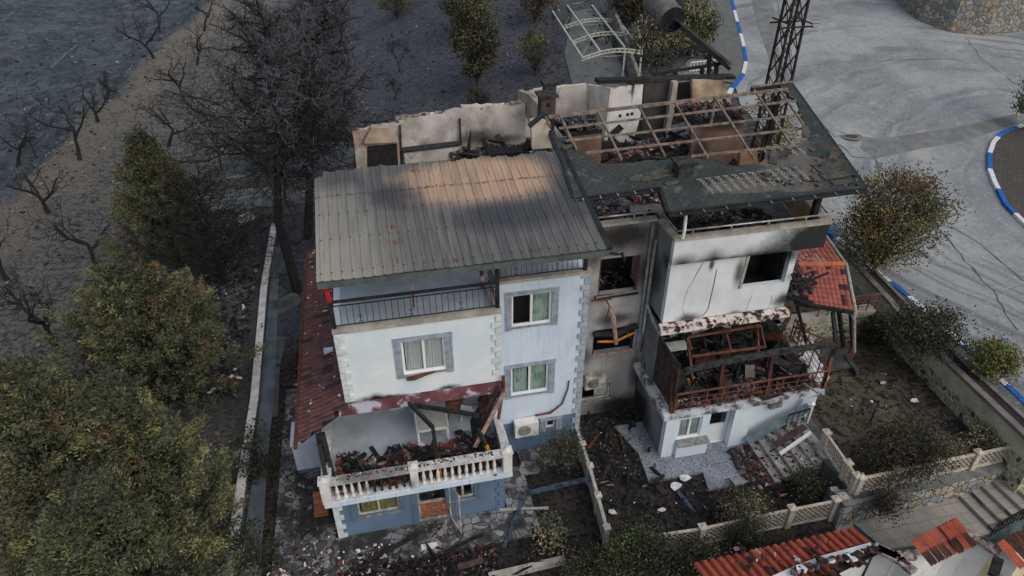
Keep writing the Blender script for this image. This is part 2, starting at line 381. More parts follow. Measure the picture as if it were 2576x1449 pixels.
kerb(KERB_A, 2.5, 'blue and white painted kerb beside the grey paving'); kerb(KERB_B, 2.4, 'curved blue and white painted kerb round the brown island', 1); kerb(KERB_C, 1.25, 'blue and white kerb along the footway above the yellow wall')
# ------------------------------------------------------------------ walls of the road
def stone_mat(name, cols, mort, scale=2.2, mw=.06, flat=1.0, tint=None):
    t = NT(name); v = t.warp(3, .12); e = t.vor(scale, 'DISTANCE_TO_EDGE', vec=v, rnd=.9)
    n = t.n('ShaderNodeTexVoronoi'); t.L(v, n.inputs['Vector']); n.inputs['Scale'].default_value = scale; n.inputs['Randomness'].default_value = .9
    r = t.n('ShaderNodeValToRGB'); r.color_ramp.interpolation = 'CONSTANT'; el = r.color_ramp.elements
    while len(el) < len(cols): el.new(.5)
    for i, c in enumerate(cols): el[i].position = i/len(cols); el[i].color = c
    s = t.n('ShaderNodeSeparateColor'); t.t.links.new(n.outputs['Color'], s.inputs[0]); t.t.links.new(s.outputs[0], r.inputs[0])
    c = t.mix(t.ramp(t.noise(7, 7), .35, .7, 0, .5), r.outputs[0], tuple(x*.45 for x in cols[0][:3])+(1,))
    c = t.mix(t.ramp(e, mw, mw*.5), c, mort)
    t.bump(t.math('ADD', t.ramp(e, 0, mw*2.2), t.math('MULTIPLY', t.noise(12, 5), .3)), .8, .06*flat); return t.col(c, .92)
M_stone = stone_mat('rubble_stone', [C(124,120,112), C(132,131,127), C(106,114,118), C(134,120,104), C(98,97,94)], C(88,85,79), 2.4, .08)
M_stone2 = stone_mat('grey_rubble_stone', [C(150,154,150), C(122,128,130), C(152,138,118), C(104,108,108)], C(84,83,78), 3.2, .05)
M_stoneY = stone_mat('stone_in_yellow_pointing', [C(146,145,124), C(126,128,116), C(152,150,122), C(66,66,60), C(136,138,120), C(112,114,104)], C(164,161,134), 3.6, .1)
M_yel = mat('yellow_green_render', C(176,172,144), C(146,144,122), scale=1.2, grain=.25, spots=((C(34,34,30), 1.6, .66, .7),))
M_pinkc = mat('pinkish_coping', C(112,104,102), C(92,86,86), scale=2, grain=.2)
M_soilp = mat('planter_soil', C(52,46,42), C(38,34,32), grain=.6)
t_ = thing('retaining_wall', 'yellow green pointed stone wall holding up the footway beside the garden', 'wall', (25, 3, 0))
mb = MB(); mt = MB(); cp = MB(); sp = MB()
for (a, b) in zip(WT, WT[1:]):
    for (z0, z1, m_, off) in ((-.3, 1.75, mb, 0), (1.75, 2.5, mt, 0.02)):
        m_.prism([(a[0]+off,a[1],z0),(b[0]+off,b[1],z0),(b[0]+.35,b[1],z0),(a[0]+.35,a[1],z0)], (0,0,z1-z0))
    cp.prism([(a[0]-.06,a[1],2.5),(b[0]-.06,b[1],2.5),(b[0]+.22,b[1],2.5),(a[0]+.22,a[1],2.5)], (0,0,.16))
    cp.prism([(a[0]+.62,a[1],2.5),(b[0]+.62,b[1],2.5),(b[0]+.8,b[1],2.5),(a[0]+.8,a[1],2.5)], (0,0,.14))
    sp.prism([(a[0]+.22,a[1],2.45),(b[0]+.22,b[1],2.45),(b[0]+.62,b[1],2.45),(a[0]+.62,a[1],2.45)], (0,0,.13))
mb.build('stone_face', M_stoneY, t_, recalc=True); mt.build('rendered_band', M_yel, t_, recalc=True); cp.build('coping', M_pinkc, t_, recalc=True); sp.build('planter_bed', M_soilp, t_, recalc=True)
# curved stone wall top right
t_ = thing('stone_wall', 'tall curved rubble stone wall above the road bend', 'wall', tuple(GU(2400,85)))
pp = [GU(*q) for q in [(2150,-120)]+far]
pp = [Vector((p.x, p.y, h_up(p.y))) for p in pp]
fine = []
for a, b in zip(pp, pp[1:]):
    for k in range(4): fine.append(a.lerp(b, k/4))
fine.append(pp[-1]); cen = GU(2500,-120)
mb = MB(); cp = MB()
for a, b in zip(fine, fine[1:]):
    oa = (Vector((cen.x,cen.y,0))-Vector((a.x,a.y,0))).normalized(); ob = (Vector((cen.x,cen.y,0))-Vector((b.x,b.y,0))).normalized()
    H = 3.3; bat = .25
    mb.hexa([a-Vector((0,0,.5)), b-Vector((0,0,.5)), b+ob*.7-Vector((0,0,.5)), a+oa*.7-Vector((0,0,.5)), a+oa*bat+Vector((0,0,H)), b+ob*bat+Vector((0,0,H)), b+ob*.7+Vector((0,0,H)), a+oa*.7+Vector((0,0,H))])
    cp.hexa([a+oa*(bat-.08)+Vector((0,0,H+.003)), b+ob*(bat-.08)+Vector((0,0,H+.003)), b+ob*6+Vector((0,0,H+.003)), a+oa*6+Vector((0,0,H+.003)), a+oa*(bat-.08)+Vector((0,0,H+.15)), b+ob*(bat-.08)+Vector((0,0,H+.15)), b+ob*6+Vector((0,0,H+.15)), a+oa*6+Vector((0,0,H+.15))])
mb.build('stone_face', M_stone, t_, recalc=True); cp.build('coping', M_patch, t_, recalc=True)
# concrete patio, crazy paving, walkway
def litter_mat(name, c1, c2, dark, amt=.6, sc=9):
    t = NT(name); c = t.mix(t.ramp(t.noise(1.2, 8), .35, .7), c1, c2)
    c = t.mix(t.ramp(t.noise(sc, 5, .75, t.warp(5, .1)), amt-.04, amt+.03), c, dark); t.bump(t.noise(25, 4), .3); return t.col(c, .9)
M_patio = litter_mat('ash_strewn_concrete', C(126,131,140), C(98,102,109), C(52,50,56), .56, 16)
M_conc = mat('concrete', C(112,112,110), C(86,86,84), scale=2, grain=.3)
M_conc_d = mat('damp_concrete', C(82,84,82), C(56,58,56), scale=1.5, grain=.4)
mb = MB(); q = [AZ(*p, .12) for p in [(1598,1100),(1627,1212),(1770,1184),(1783,1232),(1965,1196),(1880,1050),(1790,900)]]
q = [Vector((11.1,3.0,.12)), AZ(1606,1140,.12), AZ(1632,1212,.12), AZ(1768,1186,.12), AZ(1783,1231,.12), AZ(1972,1196,.12), Vector((17.1,1.2,.12)), Vector((17.1,3.0,.12))]
mb.prism([(p.x,p.y,-.1) for p in q], (0,0,.22)); tag(mb.build('patio', M_patio, recalc=True), 'concrete patio strewn with ash before the white basement', 'patio', kind='structure')
def crazy_mat():
    t = NT('crazy_paving'); v = t.warp(1.5, .25); e = t.vor(3.2, 'DISTANCE_TO_EDGE', vec=v)
    n = t.n('ShaderNodeTexVoronoi'); t.L(v, n.inputs['Vector']); n.inputs['Scale'].default_value = 3.2
    s = t.n('ShaderNodeSeparateColor'); t.t.links.new(n.outputs['Color'], s.inputs[0])
    c = t.mix(s.outputs[0], C(92,94,98), C(132,132,132)); c = t.mix(t.ramp(s.outputs[1], .6, .75), c, C(70,66,66)); c = t.mix(t.ramp(e, .05, .02), c, C(48,46,46))
    c = t.mix(t.ramp(t.noise(1.1, 8, .65), .42, .62), c, C(44,43,43)); c = t.mix(t.ramp(t.noise(11, 5, .75), .58, .66), c, C(24,23,24))
    t.bump(t.math('ADD', t.ramp(e, 0, .08), t.noise(20)), .4, .02); return t.col(c, .88)
M_crazy = crazy_mat()
mb = MB()
for (x0, x1, y0, y1) in ((-2.2, -.1, -2.2, 8.2), (-.1, 5.95, -1.35, -.02), (5.95, 6.9, -1.35, 1.8), (6.9, 8.9, 1.35, 2.55)):
    mb.box(x0, x1, y0, y1, -.1, .1)
tag(mb.build('path', M_crazy), 'crazy paving path round the blue house, dusted with ash', 'path', kind='structure')

def z_lawn(x, y): return max(1.0, h_low(x, y)+.02)
M_lawn = mat('scorched_lawn', C(88,81,67), C(68,63,54), scale=.9, grain=.5, bscale=22, bump=.8, spots=((C(40,38,33), 4.5, .5, .55), (C(78,70,46), 2.2, .6, .75)))
tag(drape([(18.4,-2.95),(19.5,-2.85),(24.15,-2.45),(24.45,.8),(24.8,4.4),(25.05,5.4),(26.0,11.8),(19.5,11.8),(18.4,8)], z_lawn, 0).build('lawn', M_lawn), 'scorched lawn of the raised right garden', 'lawn', kind='structure')

sheet('pavement', [(1735,150),(1868,148),(1872,188),(1850,212),(1832,238),(1700,235),(1690,190)], M_conc, .02, 'grey concrete steps area at the end of the painted kerb')
tag(drape([(36,-6),(90,-6),(90,95),(36,95)], lambda x, y: h_up(y), -.03, 3.0).build('ground', M_conc_d), 'bare grey ground beyond the far side of the road', 'ground', kind='structure')
# ================================================================== shared building materials
M_white = mat('white_render', C(186,194,198), C(172,182,187), scale=.7, bump=.15, blobs=[
    ((1.85,1.0,5.3),(.6,.6,.3),1,.1,.9,4), ((2.2,1,5.28),(.9,.6,.15),1,.1,.9,4), ((4.25,1.0,5.3),(.6,.6,.22),.95,.1,.9,4), ((1.2,1.,5.3),(.9,.5,.2),.5,.1)], spots=((C(150,154,154), 3.5, .62, .8),))
M_lblue = mat('pale_blue_render', C(170,181,193), C(156,168,181), scale=.6, bump=.15, streak=.25, spots=((C(130,138,146), 2.2, .62, .85),))
M_blue = mat('blue_render', C(86,104,124), C(76,93,112), scale=.7, bump=.15, spots=((C(66,78,92), 2.4, .6, .85),), streak=.2)
M_greyq = mat('grey_moulding', C(140,146,156), C(118,124,134), scale=4)
M_quoin = mat('white_quoin', C(184,192,196), C(160,166,168), scale=5, grain=.3)
M_floor = mat('grey_terrace_floor', C(160,168,176), C(136,144,151), scale=.8, grain=.2, spots=((C(70,70,72), 3, .66, .76),))
M_frame = mat('white_window_frame', C(206,206,200), C(186,186,180), rough=.5, bump=0)
M_frame_old = mat('weathered_window_frame', C(176,172,160), C(120,114,104), scale=4, rough=.6, grain=.4)
M_sill = mat('marble_sill', C(128,128,126), C(90,90,88), scale=6)
M_dark = mat('unlit_dark', C(26,27,29), C(18,18,20), bump=0)  # near-black colour stands in for unlit depth behind glass and openings
M_char = mat('charred_wood', C(26,25,26), C(44,43,44), scale=6, grain=.4, bump=.8, bscale=22)
M_ashw = mat('ashy_charred_wood', C(62,62,62), C(30,29,29), scale=5, grain=.5, bump=.8)
M_black = mat('black_metal', C(24,25,27), C(38,38,40), rough=.55)
M_rustm = mat('rusty_metal', C(98,58,40), C(62,42,34), scale=5, grain=.4, rough=.75)
M_steel = mat('steel_rail', C(164,162,158), C(120,118,114), scale=3, rough=.4, metal=.6)
M_cap = mat('beige_parapet_cap', C(156,150,142), C(126,120,112), scale=2, grain=.35)
M_soot = mat('sooty_render', C(140,138,136), C(114,113,112), scale=.9, bump=.2, streak=.4, blobs=[
    ((11.0,4.,8.5),(2.2,1.6,1.0),.93,.2,.5), ((12.0,4.,6.9),(.75,1.,1.3),.8,.1,.5), ((10.0,4,7.8),(.5,1,1.0),.7,.1), ((11.1,4.,4.9),(1.2,.8,.4),.8,.1,.6),
    ((10.0,4,3.2),(.4,.8,1.0),.7,.1), ((11.6,4.,.3),(2.0,1.2,.9),.95,.2,.5), ((12.2,4,2.0),(.45,1.2,1.6),.7,.2)])
M_whiteR = mat('scorched_white_render', C(182,186,188), C(168,172,175), scale=.8, bump=.15, blobs=[
    ((15.05,2.6,7.3),(.3,.6,1.0),.85,.1,.5), ((16.9,2.6,7.8),(.9,.6,.5),.9,.1), ((13.35,2.6,5.45),(.75,.6,.45),.9,.15,.8), ((15.2,2.6,5.4),(.6,.6,.3),.8,.1,.8), ((17.2,2.6,5.8),(.75,.7,.5),.92,.15,.7),
    ((13.9,2.6,7.8),(.16,.5,.45),.9,.1,.5,4), ((18.4,1.,2.1),(.3,.5,.3),.5,.1)])
M_whiteP = mat('scorched_parapet_render', C(182,186,188), C(168,172,175), scale=.8, bump=.15, blobs=[
    ((17.9,2.5,8.4),(2.6,.8,1.2),.97,.4,.5), ((15.9,2.5,8.1),(1.7,.7,.62),.93,.0,.5,2), ((13.85,2.5,8.05),(.8,.7,.6),.96,.0,.6,2.5), ((12.75,2.5,8.05),(.9,.7,.55),.96,.0,.6,2.5), ((15,2.5,8.0),(3.6,.7,.24),.93,.1,.5,3)])
M_sideR = mat('shaded_sooty_side_render', C(112,113,114), C(90,91,93), scale=.8, streak=.4, blobs=[((12.25,3.4,.6),(.7,1.6,1.5),.93,.25), ((12.3,2.7,7.9),(.6,.8,.5),.85,.2), ((12.3,3.6,6.8),(.5,.6,1.0),.7,.2)])  # grey base paints the left sides' shade in; blobs are soot
def glass_mat():
    t = NT('window_glass'); g = t.n('ShaderNodeBsdfGlossy'); g.inputs['Roughness'].default_value = .06; g.inputs['Color'].default_value = (.8,.85,.9,1)
    tr = t.n('ShaderNodeBsdfTransparent'); tr.inputs['Color'].default_value = (.88,.9,.9,1)
    m = t.n('ShaderNodeMixShader'); m.inputs[0].default_value = .09; t.t.links.new(tr.outputs[0], m.inputs[1]); t.t.links.new(g.outputs[0], m.inputs[2]); t.t.links.new(m.outputs[0], t.o.inputs[0]); return t.mat
M_glass = glass_mat()
M_curtain = mat('pale_curtain', C(214,220,218), C(190,198,196), scale=3, bump=.3); M_curt_g = mat('green_grey_curtain', C(176,190,184), C(140,154,148), scale=3); M_curt_y = mat('yellow_curtain', C(160,150,92), C(120,118,88), scale=2)
def rect(bl, tr, y):
    a, b = AY(*bl, y), AY(*tr, y); return a.x, b.x, a.z, b.z
def window(par, r, y, wall_t=.22, mull=(.5,), curtains=('R',), cm=None, trim=True, frame=None, sill=True, door=False, trim_m=None):
    x0, x1, z0, z1 = r; fr = MB(); f = .06; yf = y+.07
    for (a, b, c, d) in ((x0+.001,x0+f,z0+.001,z1-.001),(x1-f,x1-.001,z0+.001,z1-.001),(x0+f,x1-f,z1-f,z1-.001),(x0+f,x1-f,z0+.001,z0+f)): fr.box(a, b, yf, yf+.07, c, d)
    for m in mull:
        xm = x0+(x1-x0)*m; fr.box(xm-.04, xm+.04, yf-.01, yf+.068, z0+f, z1-f)
    if door: zz = z0+(z1-z0)*.46; fr.box(x0+f, x1-f, yf+.004, yf+.06, zz-.05, zz+.05)
    o = fr.build('door' if door else 'window', frame or M_frame, par)
    p = MB(); p.box(x0+f, x1-f, yf+.03, yf+.036, z0+f, z1-f); p.build('pane', M_glass, o)
    if 'R' in curtains or 'L' in curtains:
        for sd_ in curtains:
            c = MB(); xa, xb = (x0+(x1-x0)*.52, x1-.05) if sd_ == 'R' else (x0+.1, x0+(x1-x0)*.46)
            n = 24; vs = []
            for i in range(n+1):
                xx = xa+(xb-xa)*i/n; yy = yf+.11+.025*math.sin(i*1.6)
                vs += [(xx, yy, z0+.03), (xx+.04*math.sin(i*.9+z0), yy, z1-.03)]
            c.add(vs, [(2*i, 2*i+2, 2*i+3, 2*i+1) for i in range(n)]); c.build('curtain', cm or M_curtain, o)
    b = MB(); b.box(x0-.3, x1+.3, y+wall_t+.25, y+wall_t+.3, z0-.3, z1+.3); b.box(x0-.3, x1+.3, y+wall_t+.01, y+wall_t+.25, z0-.32, z0-.3); b.build('room_interior', M_dark, par)  # dark backing panel paints the room's shade behind the glass
    if sill and not door:
        s = MB(); s.box(x0-.04, x1+.04, y-.06, yf, z0-.045, z0-.002); s.build('sill', M_sill, o)
    if trim:
        s = MB()
        for (a, b_) in ((x0-.24, x0-.02), (x1+.02, x1+.24)):
            for k in range(4): s.box(a+k*.055, a+k*.055+.04, y-.035-.012*(k % 2), y-.002, z0-.12, z1+.02)
            s.box(a-.01, b_+.01, y-.02, y-.001, z0-.12, z1+.02)
        for k in range(3): s.box(x0-.26, x1+.26, y-.05+.012*k, y-.001, z1+.03+k*.055, z1+.07+k*.055)
        s.build('window_surround', trim_m or M_greyq, par)
    return o
def quoins(par, x, side, y, z0, z1, m, w_=(.3,.2), n_h=.24):
    mb = MB(); z = z0; i = 0
    while z < z1-.1:
        w_i = w_[i % 2]; a, b = (x-.015, x+w_i) if side == 'L' else (x-w_i, x+.015)
        mb.box(a, b, y-.045, y-.002, z+.012, min(z+n_h, z1)-.012); z += n_h; i += 1
    return mb.build('quoins', m, par)
# ================================================================== rubble
M_tileR = mat('broken_red_tile', C(108,62,54), C(80,52,46), scale=4, grain=.4); M_tileD = mat('sooty_tile', C(66,46,44), C(44,38,38), scale=4, grain=.4)
M_tileP = mat('pale_tile_back', C(150,128,120), C(112,92,86), scale=5, grain=.3); M_ashg = mat('grey_ash', C(98,98,102), C(64,64,68), scale=5, grain=.4); M_whitebit = mat('white_plaster_bit', C(196,198,198), C(160,160,160), scale=5)
def rubble(name, label, samp, n, sz, mats, weights, flat=.35, pile=.0, seed=1, parent=None, cat='rubble'):
    r = random.Random(seed); mb = MB()
    from mathutils import Euler
    for i in range(n):
        x, y, z = samp(r); s = sz[0]+(sz[1]-sz[0])*r.random()**2
        m = r.choices(range(len(mats)), weights)[0]
        k = r.choice((3,4,4,5)); ang = [2*math.pi*(j+r.uniform(-.25,.25))/k for j in range(k)]
        e = Euler((r.gauss(0,.45), r.gauss(0,.45), r.uniform(0,6.3))).to_matrix(); th = max(.012, s*.13)
        c = Vector((x, y, z+s*.18+pile*r.random()))
        lo_ = [c+e@Vector((math.cos(a)*s*.6, math.sin(a)*s*flat*1.3, -th)) for a in ang]; hi_ = [c+e@Vector((math.cos(a)*s*.55, math.sin(a)*s*flat*1.2, th)) for a in ang]
        mb.add(lo_+hi_, [tuple(range(k))[::-1], tuple(range(k, 2*k))]+[(j, (j+1) % k, (j+1) % k+k, j+k) for j in range(k)], m)
    o = mb.build(name, mats, parent)
    if parent is None: tag(o, label, cat, kind='stuff')
    else: o['kind'] = 'stuff'
    return o
RM = [M_tileR, M_tileD, M_char, M_ashg, M_tileP, M_whitebit]
def box_s(x0, x1, y0, y1, z): return lambda r: (r.uniform(x0, x1), r.uniform(y0, y1), z)
# ================================================================== HOUSE A, white and blue
HA = thing('house', 'white and blue house with a burnt flat terrace under a big corrugated metal roof', 'house', (3, 0, 0))
GX1 = 5.85
wl = rect((903,1297),(1003,1253),0); dr = rect((1058,1318),(1130,1236),0); wr = rect((1139,1262),(1191,1222),0)
wl = (wl[0], wl[1], .98, 1.85); dr = (dr[0], dr[1], .1, 2.12); wr = (wr[0], wr[1], .98, 1.9)
mb = MB(); wallY(mb, 0, GX1, 0, 2.399, 0, .22, [wl, dr, wr]); mb.box(0, .2, .22, 6, 0, 2.35); mb.box(GX1-.2, GX1, .22, 2.6, 0, 2.35)
mb.build('ground_floor_wall', M_blue, HA)
window(HA, wl, 0, frame=M_frame_old, curtains=('L','R'), cm=M_curt_y, trim_m=M_blue); window(HA, wr, 0, frame=M_frame_old, curtains=(), trim_m=M_blue)
d_ = window(HA, dr, 0, frame=M_frame_old, curtains=(), door=True, mull=(), trim_m=M_blue)
mb = MB(); mb.box(dr[0]+.07, dr[1]-.07, .088, .098, dr[2]+.08, dr[2]+.86)
for k in range(7): mb.box(dr[0]+.1+k*.13, dr[0]+.105+k*.13, .07, .078, dr[2]+.05, dr[2]+1.0, 1)
M_terra = mat('terracotta_panel', C(140,84,66), C(118,72,58), scale=3); mb.build('lower_panel', [M_terra, M_frame_old], d_)
# open flyscreen leaf
mb = MB(); p0 = Vector((dr[1], -.02, .12)); dd = Vector((.25, -.72, 0))
for a, b in (((0,0),(1,0)),((1,0),(1,1)),((1,1),(0,1)),((0,1),(0,0))):
    mb.beam(p0+dd*a[0]+Vector((0,0,1.9*a[1])), p0+dd*b[0]+Vector((0,0,1.9*b[1])), .035)
mb.build('screen_door', M_frame_old, HA)
quoins(HA, 0, 'L', 0, .05, 2.3, M_quoin, (.3,.18)); quoins(HA, GX1, 'R', 0, .1, 2.3, M_blue, (.3,.2))
# balcony slab and floor
SY = -.62
mb = MB(); mb.box(-.14, 6.02, SY, -.001, 2.4, 2.6, 0); mb.build('balcony_slab', M_lblue, HA)
mb = MB(); mb.box(-.14, 5.85, .0, 4.6, 2.41, 2.6, 0); mb.build('terrace_floor', M_floor, HA)
# balustrade
M_bal = mat('baluster_white', C(206,204,196), C(176,172,164), scale=4, grain=.3, blobs=[((2.0,-.55,2.9),(1.2,.6,.5),.9,.3,.5,3)]); M_balw = mat('rail_white', C(196,198,198), C(150,151,152), scale=3, grain=.6, bscale=22, blobs=[((1.6,-.5,3.5),(1.9,.7,.3),.6,.3,.8,5)])
M_balc = mat('charred_baluster', C(40,39,39), C(28,28,28), scale=6)
mb = MB(); mb.box(.12, 5.78, SY+.02, SY+.3, 3.36, 3.5); mb.box(5.72, 6.0, SY+.32, 2.58, 3.36, 3.5); mb.box(-.12, .2, SY+.32, 3.4, 3.3, 3.46); mb.build('handrail', M_balw, HA)
mb = MB(); mb.box(.1, 5.8, SY+.04, SY+.26, 2.603, 2.66); mb.box(5.76, 5.96, SY+.34, 2.58, 2.603, 3.355); mb.box(-.08, .12, SY+.34, 3.4, 2.603, 3.29); mb.build('parapet_wall', M_balw, HA)
for x in (-.02, 2.78, 5.86):
    mb = MB(); w_ = .26 if x < 5 and x > 1 else .3; mb.box(x-w_/2, x+w_/2, SY, SY+.3, 2.602, 3.5)
    for k in range(3): mb.box(x-w_/2+.035+k*.075, x-w_/2+.065+k*.075, SY-.012, SY-.001, 2.7, 3.35)
    mb.box(x-w_/2-.03, x+w_/2+.03, SY-.03, SY+.33, 3.5, 3.57); mb.lathe((x, SY+.15, 3.57), [(.13,0),(.12,.04),(.06,.09),(0,.1)], 10)
    mb.build('balustrade_post', M_bal, HA)
prof = [(.07,0),(.07,.05),(.035,.09),(.06,.22),(.065,.3),(.035,.52),(.03,.58),(.065,.64),(.065,.70)]
for i, x in enumerate([.32+.235*k for k in range(11)]+[3.08+.235*k for k in range(11)]):
    burnt = 5 <= i < 11; mb = MB()
    if burnt: mb.lathe((x+R.uniform(-.02,.02), SY+.15, 2.66), [(.05,0),(.035,.1),(.045,.3),(.03,.5),(.045,.70)], 7)
    else: mb.lathe((x, SY+.15, 2.66), prof, 9)
    o = mb.build('baluster', M_balc if burnt else M_bal, HA, smooth=True)
    if burnt: o['label'] = 'blackened broken baluster'
# recess back wall, white block
mb = MB(); mb.box(.2, 5.84, 3.9, 4.1, 2.602, 5.24); mb.box(5.64, 5.84, 1.25, 3.9, 2.602, 5.24); mb.build('recess_wall', M_lblue, HA)
for bb, mm in (((2.2, 2.75, 3.25, 3.9, 2.603, 5.23), M_white), ((2.76, 3.0, 3.5, 3.898, 2.603, 5.23), M_blue), ((5.0, 5.6, 2.9, 3.88, 2.603, 5.23), M_white)):
    mb = MB(); mb.box(*bb); mb.build('pier', mm, HA)
BX0, BX1 = .93, 5.98
ww = rect((1011,931),(1117,857),1.0); ww = (2.86, 4.2, 6.12, 7.42)
mb = MB(); wallY(mb, BX0, BX1, 5.25, 8.05, 1.0, 1.22, [ww]); mb.box(BX0, BX0+.2, 1.221, 6.0, 5.25, 8.05); mb.box(BX1-.2, BX1, 1.221, 2.6, 5.25, 8.05); mb.box(BX0+.2, BX1-.2, 1.221, 6, 5.25, 5.35)
mb.build('upper_wall', M_white, HA)
window(HA, ww, 1.0, curtains=('L','R'), cm=M_curtain)
quoins(HA, BX0, 'L', 1.0, 5.35, 8.0, M_quoin, (.3,.16)); quoins(HA, BX1, 'R', 1.0, 5.6, 8.0, M_quoin, (.28,.16))
mb = MB(); mb.box(BX0-.03, BX1+.03, .96, 1.24, 8.052, 8.2); mb.box(BX1-.2, BX1+.03, 1.241, 2.55, 8.052, 8.2); mb.box(BX1+.031, 9.47, 2.55, 2.8, 8.052, 8.17); mb.build('parapet_cap', M_cap, HA)
# hanging burnt blind below the window
mb = MB(); mb.tube([(2.92,.93,6.0),(3.15,.9,6.02),(3.5,.92,6.1),(3.85,.95,6.12)], [.07,.08,.06,.03], 7); mb.build('burnt_shutter', M_rustm, HA)
# pale maroon flashing where the pergola roof was
M_maroon = mat('maroon_flashing', C(92,58,60), C(70,40,44), scale=2, spots=((C(140,138,148), 1.6, .5, .6), (C(40,34,36), 3, .62, .68)))
mb = MB(); mb.hexa([(BX0-.25,.72,5.02),(6.05,.72,5.02),(6.05,.985,5.02),(BX0-.25,.985,5.02),(BX0-.25,.86,5.3),(6.05,.86,5.3),(6.05,.985,5.3),(BX0-.25,.985,5.3)]); mb.build('roof_flashing', M_maroon, HA)
# block 2
bz = 1.62
w1 = (6.68, 8.08, 3.02, 4.35); w2 = (6.7, 8.1, 6.2, 7.5)
ws = rect((1374,1068),(1398,1043),2.6); ws = (ws[0], ws[1], 1.02, 1.45)
mb = MB(); wallY(mb, 5.85, 9.41, 0, bz, 2.6, 2.82, [ws], 1); wallY(mb, 5.98, 9.41, bz, 5.24, 2.601, 2.82, [w1], 0); wallY(mb, 5.98, 9.41, 5.24, 8.05, 2.601, 2.82, [w2], 0)
mb.box(9.2, 9.41, 2.821, 4.0, 0, 8.05, 0); mb.build('side_bay_wall', [M_lblue, M_blue], HA)
window(HA, w1, 2.6, curtains=('L','R'), cm=M_curt_g); window(HA, w2, 2.6, curtains=('R',), cm=M_curt_g); window(HA, ws, 2.6, curtains=(), mull=(), sill=False)
quoins(HA, 9.41, 'R', 2.6, .1, 8.0, M_greyq, (.3,.18), .26)
# top terrace floor and rooms' floor
mb = MB(); mb.box(BX0+.2, BX1-.2, 1.24, 2.6, 7.85, 8.05); mb.box(BX0+.2, 9.2, 2.82, 6.2, 7.85, 8.05); mb.build('roof_terrace_floor', M_floor, HA)
# terrace railings (black wrought iron)
def scroll(mb, c, s):
    for sx in (-1, 1):
        for sz in (-1, 1):
            mb.tube([c+Vector((sx*s*math.sin(t)*t*.16, 0, sz*s*(.1+t*.22-.03*t*math.cos(t*2)))) for t in [k*.5 for k in range(8)]], .008, 4)
def iron_rail(name, a, b, h, n, label=None):
    mb = MB(); a = Vector(a); b = Vector(b); d = (b-a); nrm = Vector((0,-1,0))
    mb.beam(a+Vector((0,0,h)), b+Vector((0,0,h)), .03, .03); mb.beam(a+Vector((0,0,.08)), b+Vector((0,0,.08)), .025, .025)
    for i in range(n+1):
        p = a+d*i/n
        mb.tube([p+Vector((0,0,.08)), p+nrm*.1+Vector((0,0,h*.3)), p+nrm*.03+Vector((0,0,h*.6)), p+Vector((0,0,h))], .009, 4)
        if i % 8 == 4: scroll(mb, p+nrm*.06+Vector((0,0,h*.35)), .2)
    return mb.build(name, M_black, HA)
iron_rail('terrace_railing', (BX0+.1, 1.1, 8.2), (5.9, 1.1, 8.2), .78, 26); iron_rail('terrace_railing', (6.15, 2.68, 8.17), (9.3, 2.68, 8.17), .8, 18); iron_rail('terrace_railing', (5.9, 1.15, 8.2), (5.9, 2.6, 8.2), .78, 8)
mb = MB(); mb.beam((BX0+.05,1.12,9.12), (5.9,1.12,9.12), .07, .07); mb.build('tie_beam', M_black, HA)
M_red = mat('red_metal', C(168,40,34), C(120,30,28), rough=.5)
def mr(x, y): return 10.0+.19*(y-.92)
mb = MB(); mb.beam((.98,1.12,9.15), (.93,1.1,mr(0,1.1)-.1), .13, .13); mb.build('roof_post', M_red, HA)
for (x, y, z0, m_) in ((.98,1.12,8.2,M_black),(5.92,1.12,8.2,M_black),(9.25,2.68,8.17,M_black),(3.4,1.9,8.05,M_maroon),(5.7,2.6,8.05,M_maroon)):
    mb = MB(); z1 = 9.13 if x < 1 else mr(x, y)-.1; mb.beam((x,y,z0), (x,y,z1), .12 if x != 3.4 else .06); mb.build('roof_post', m_, HA)
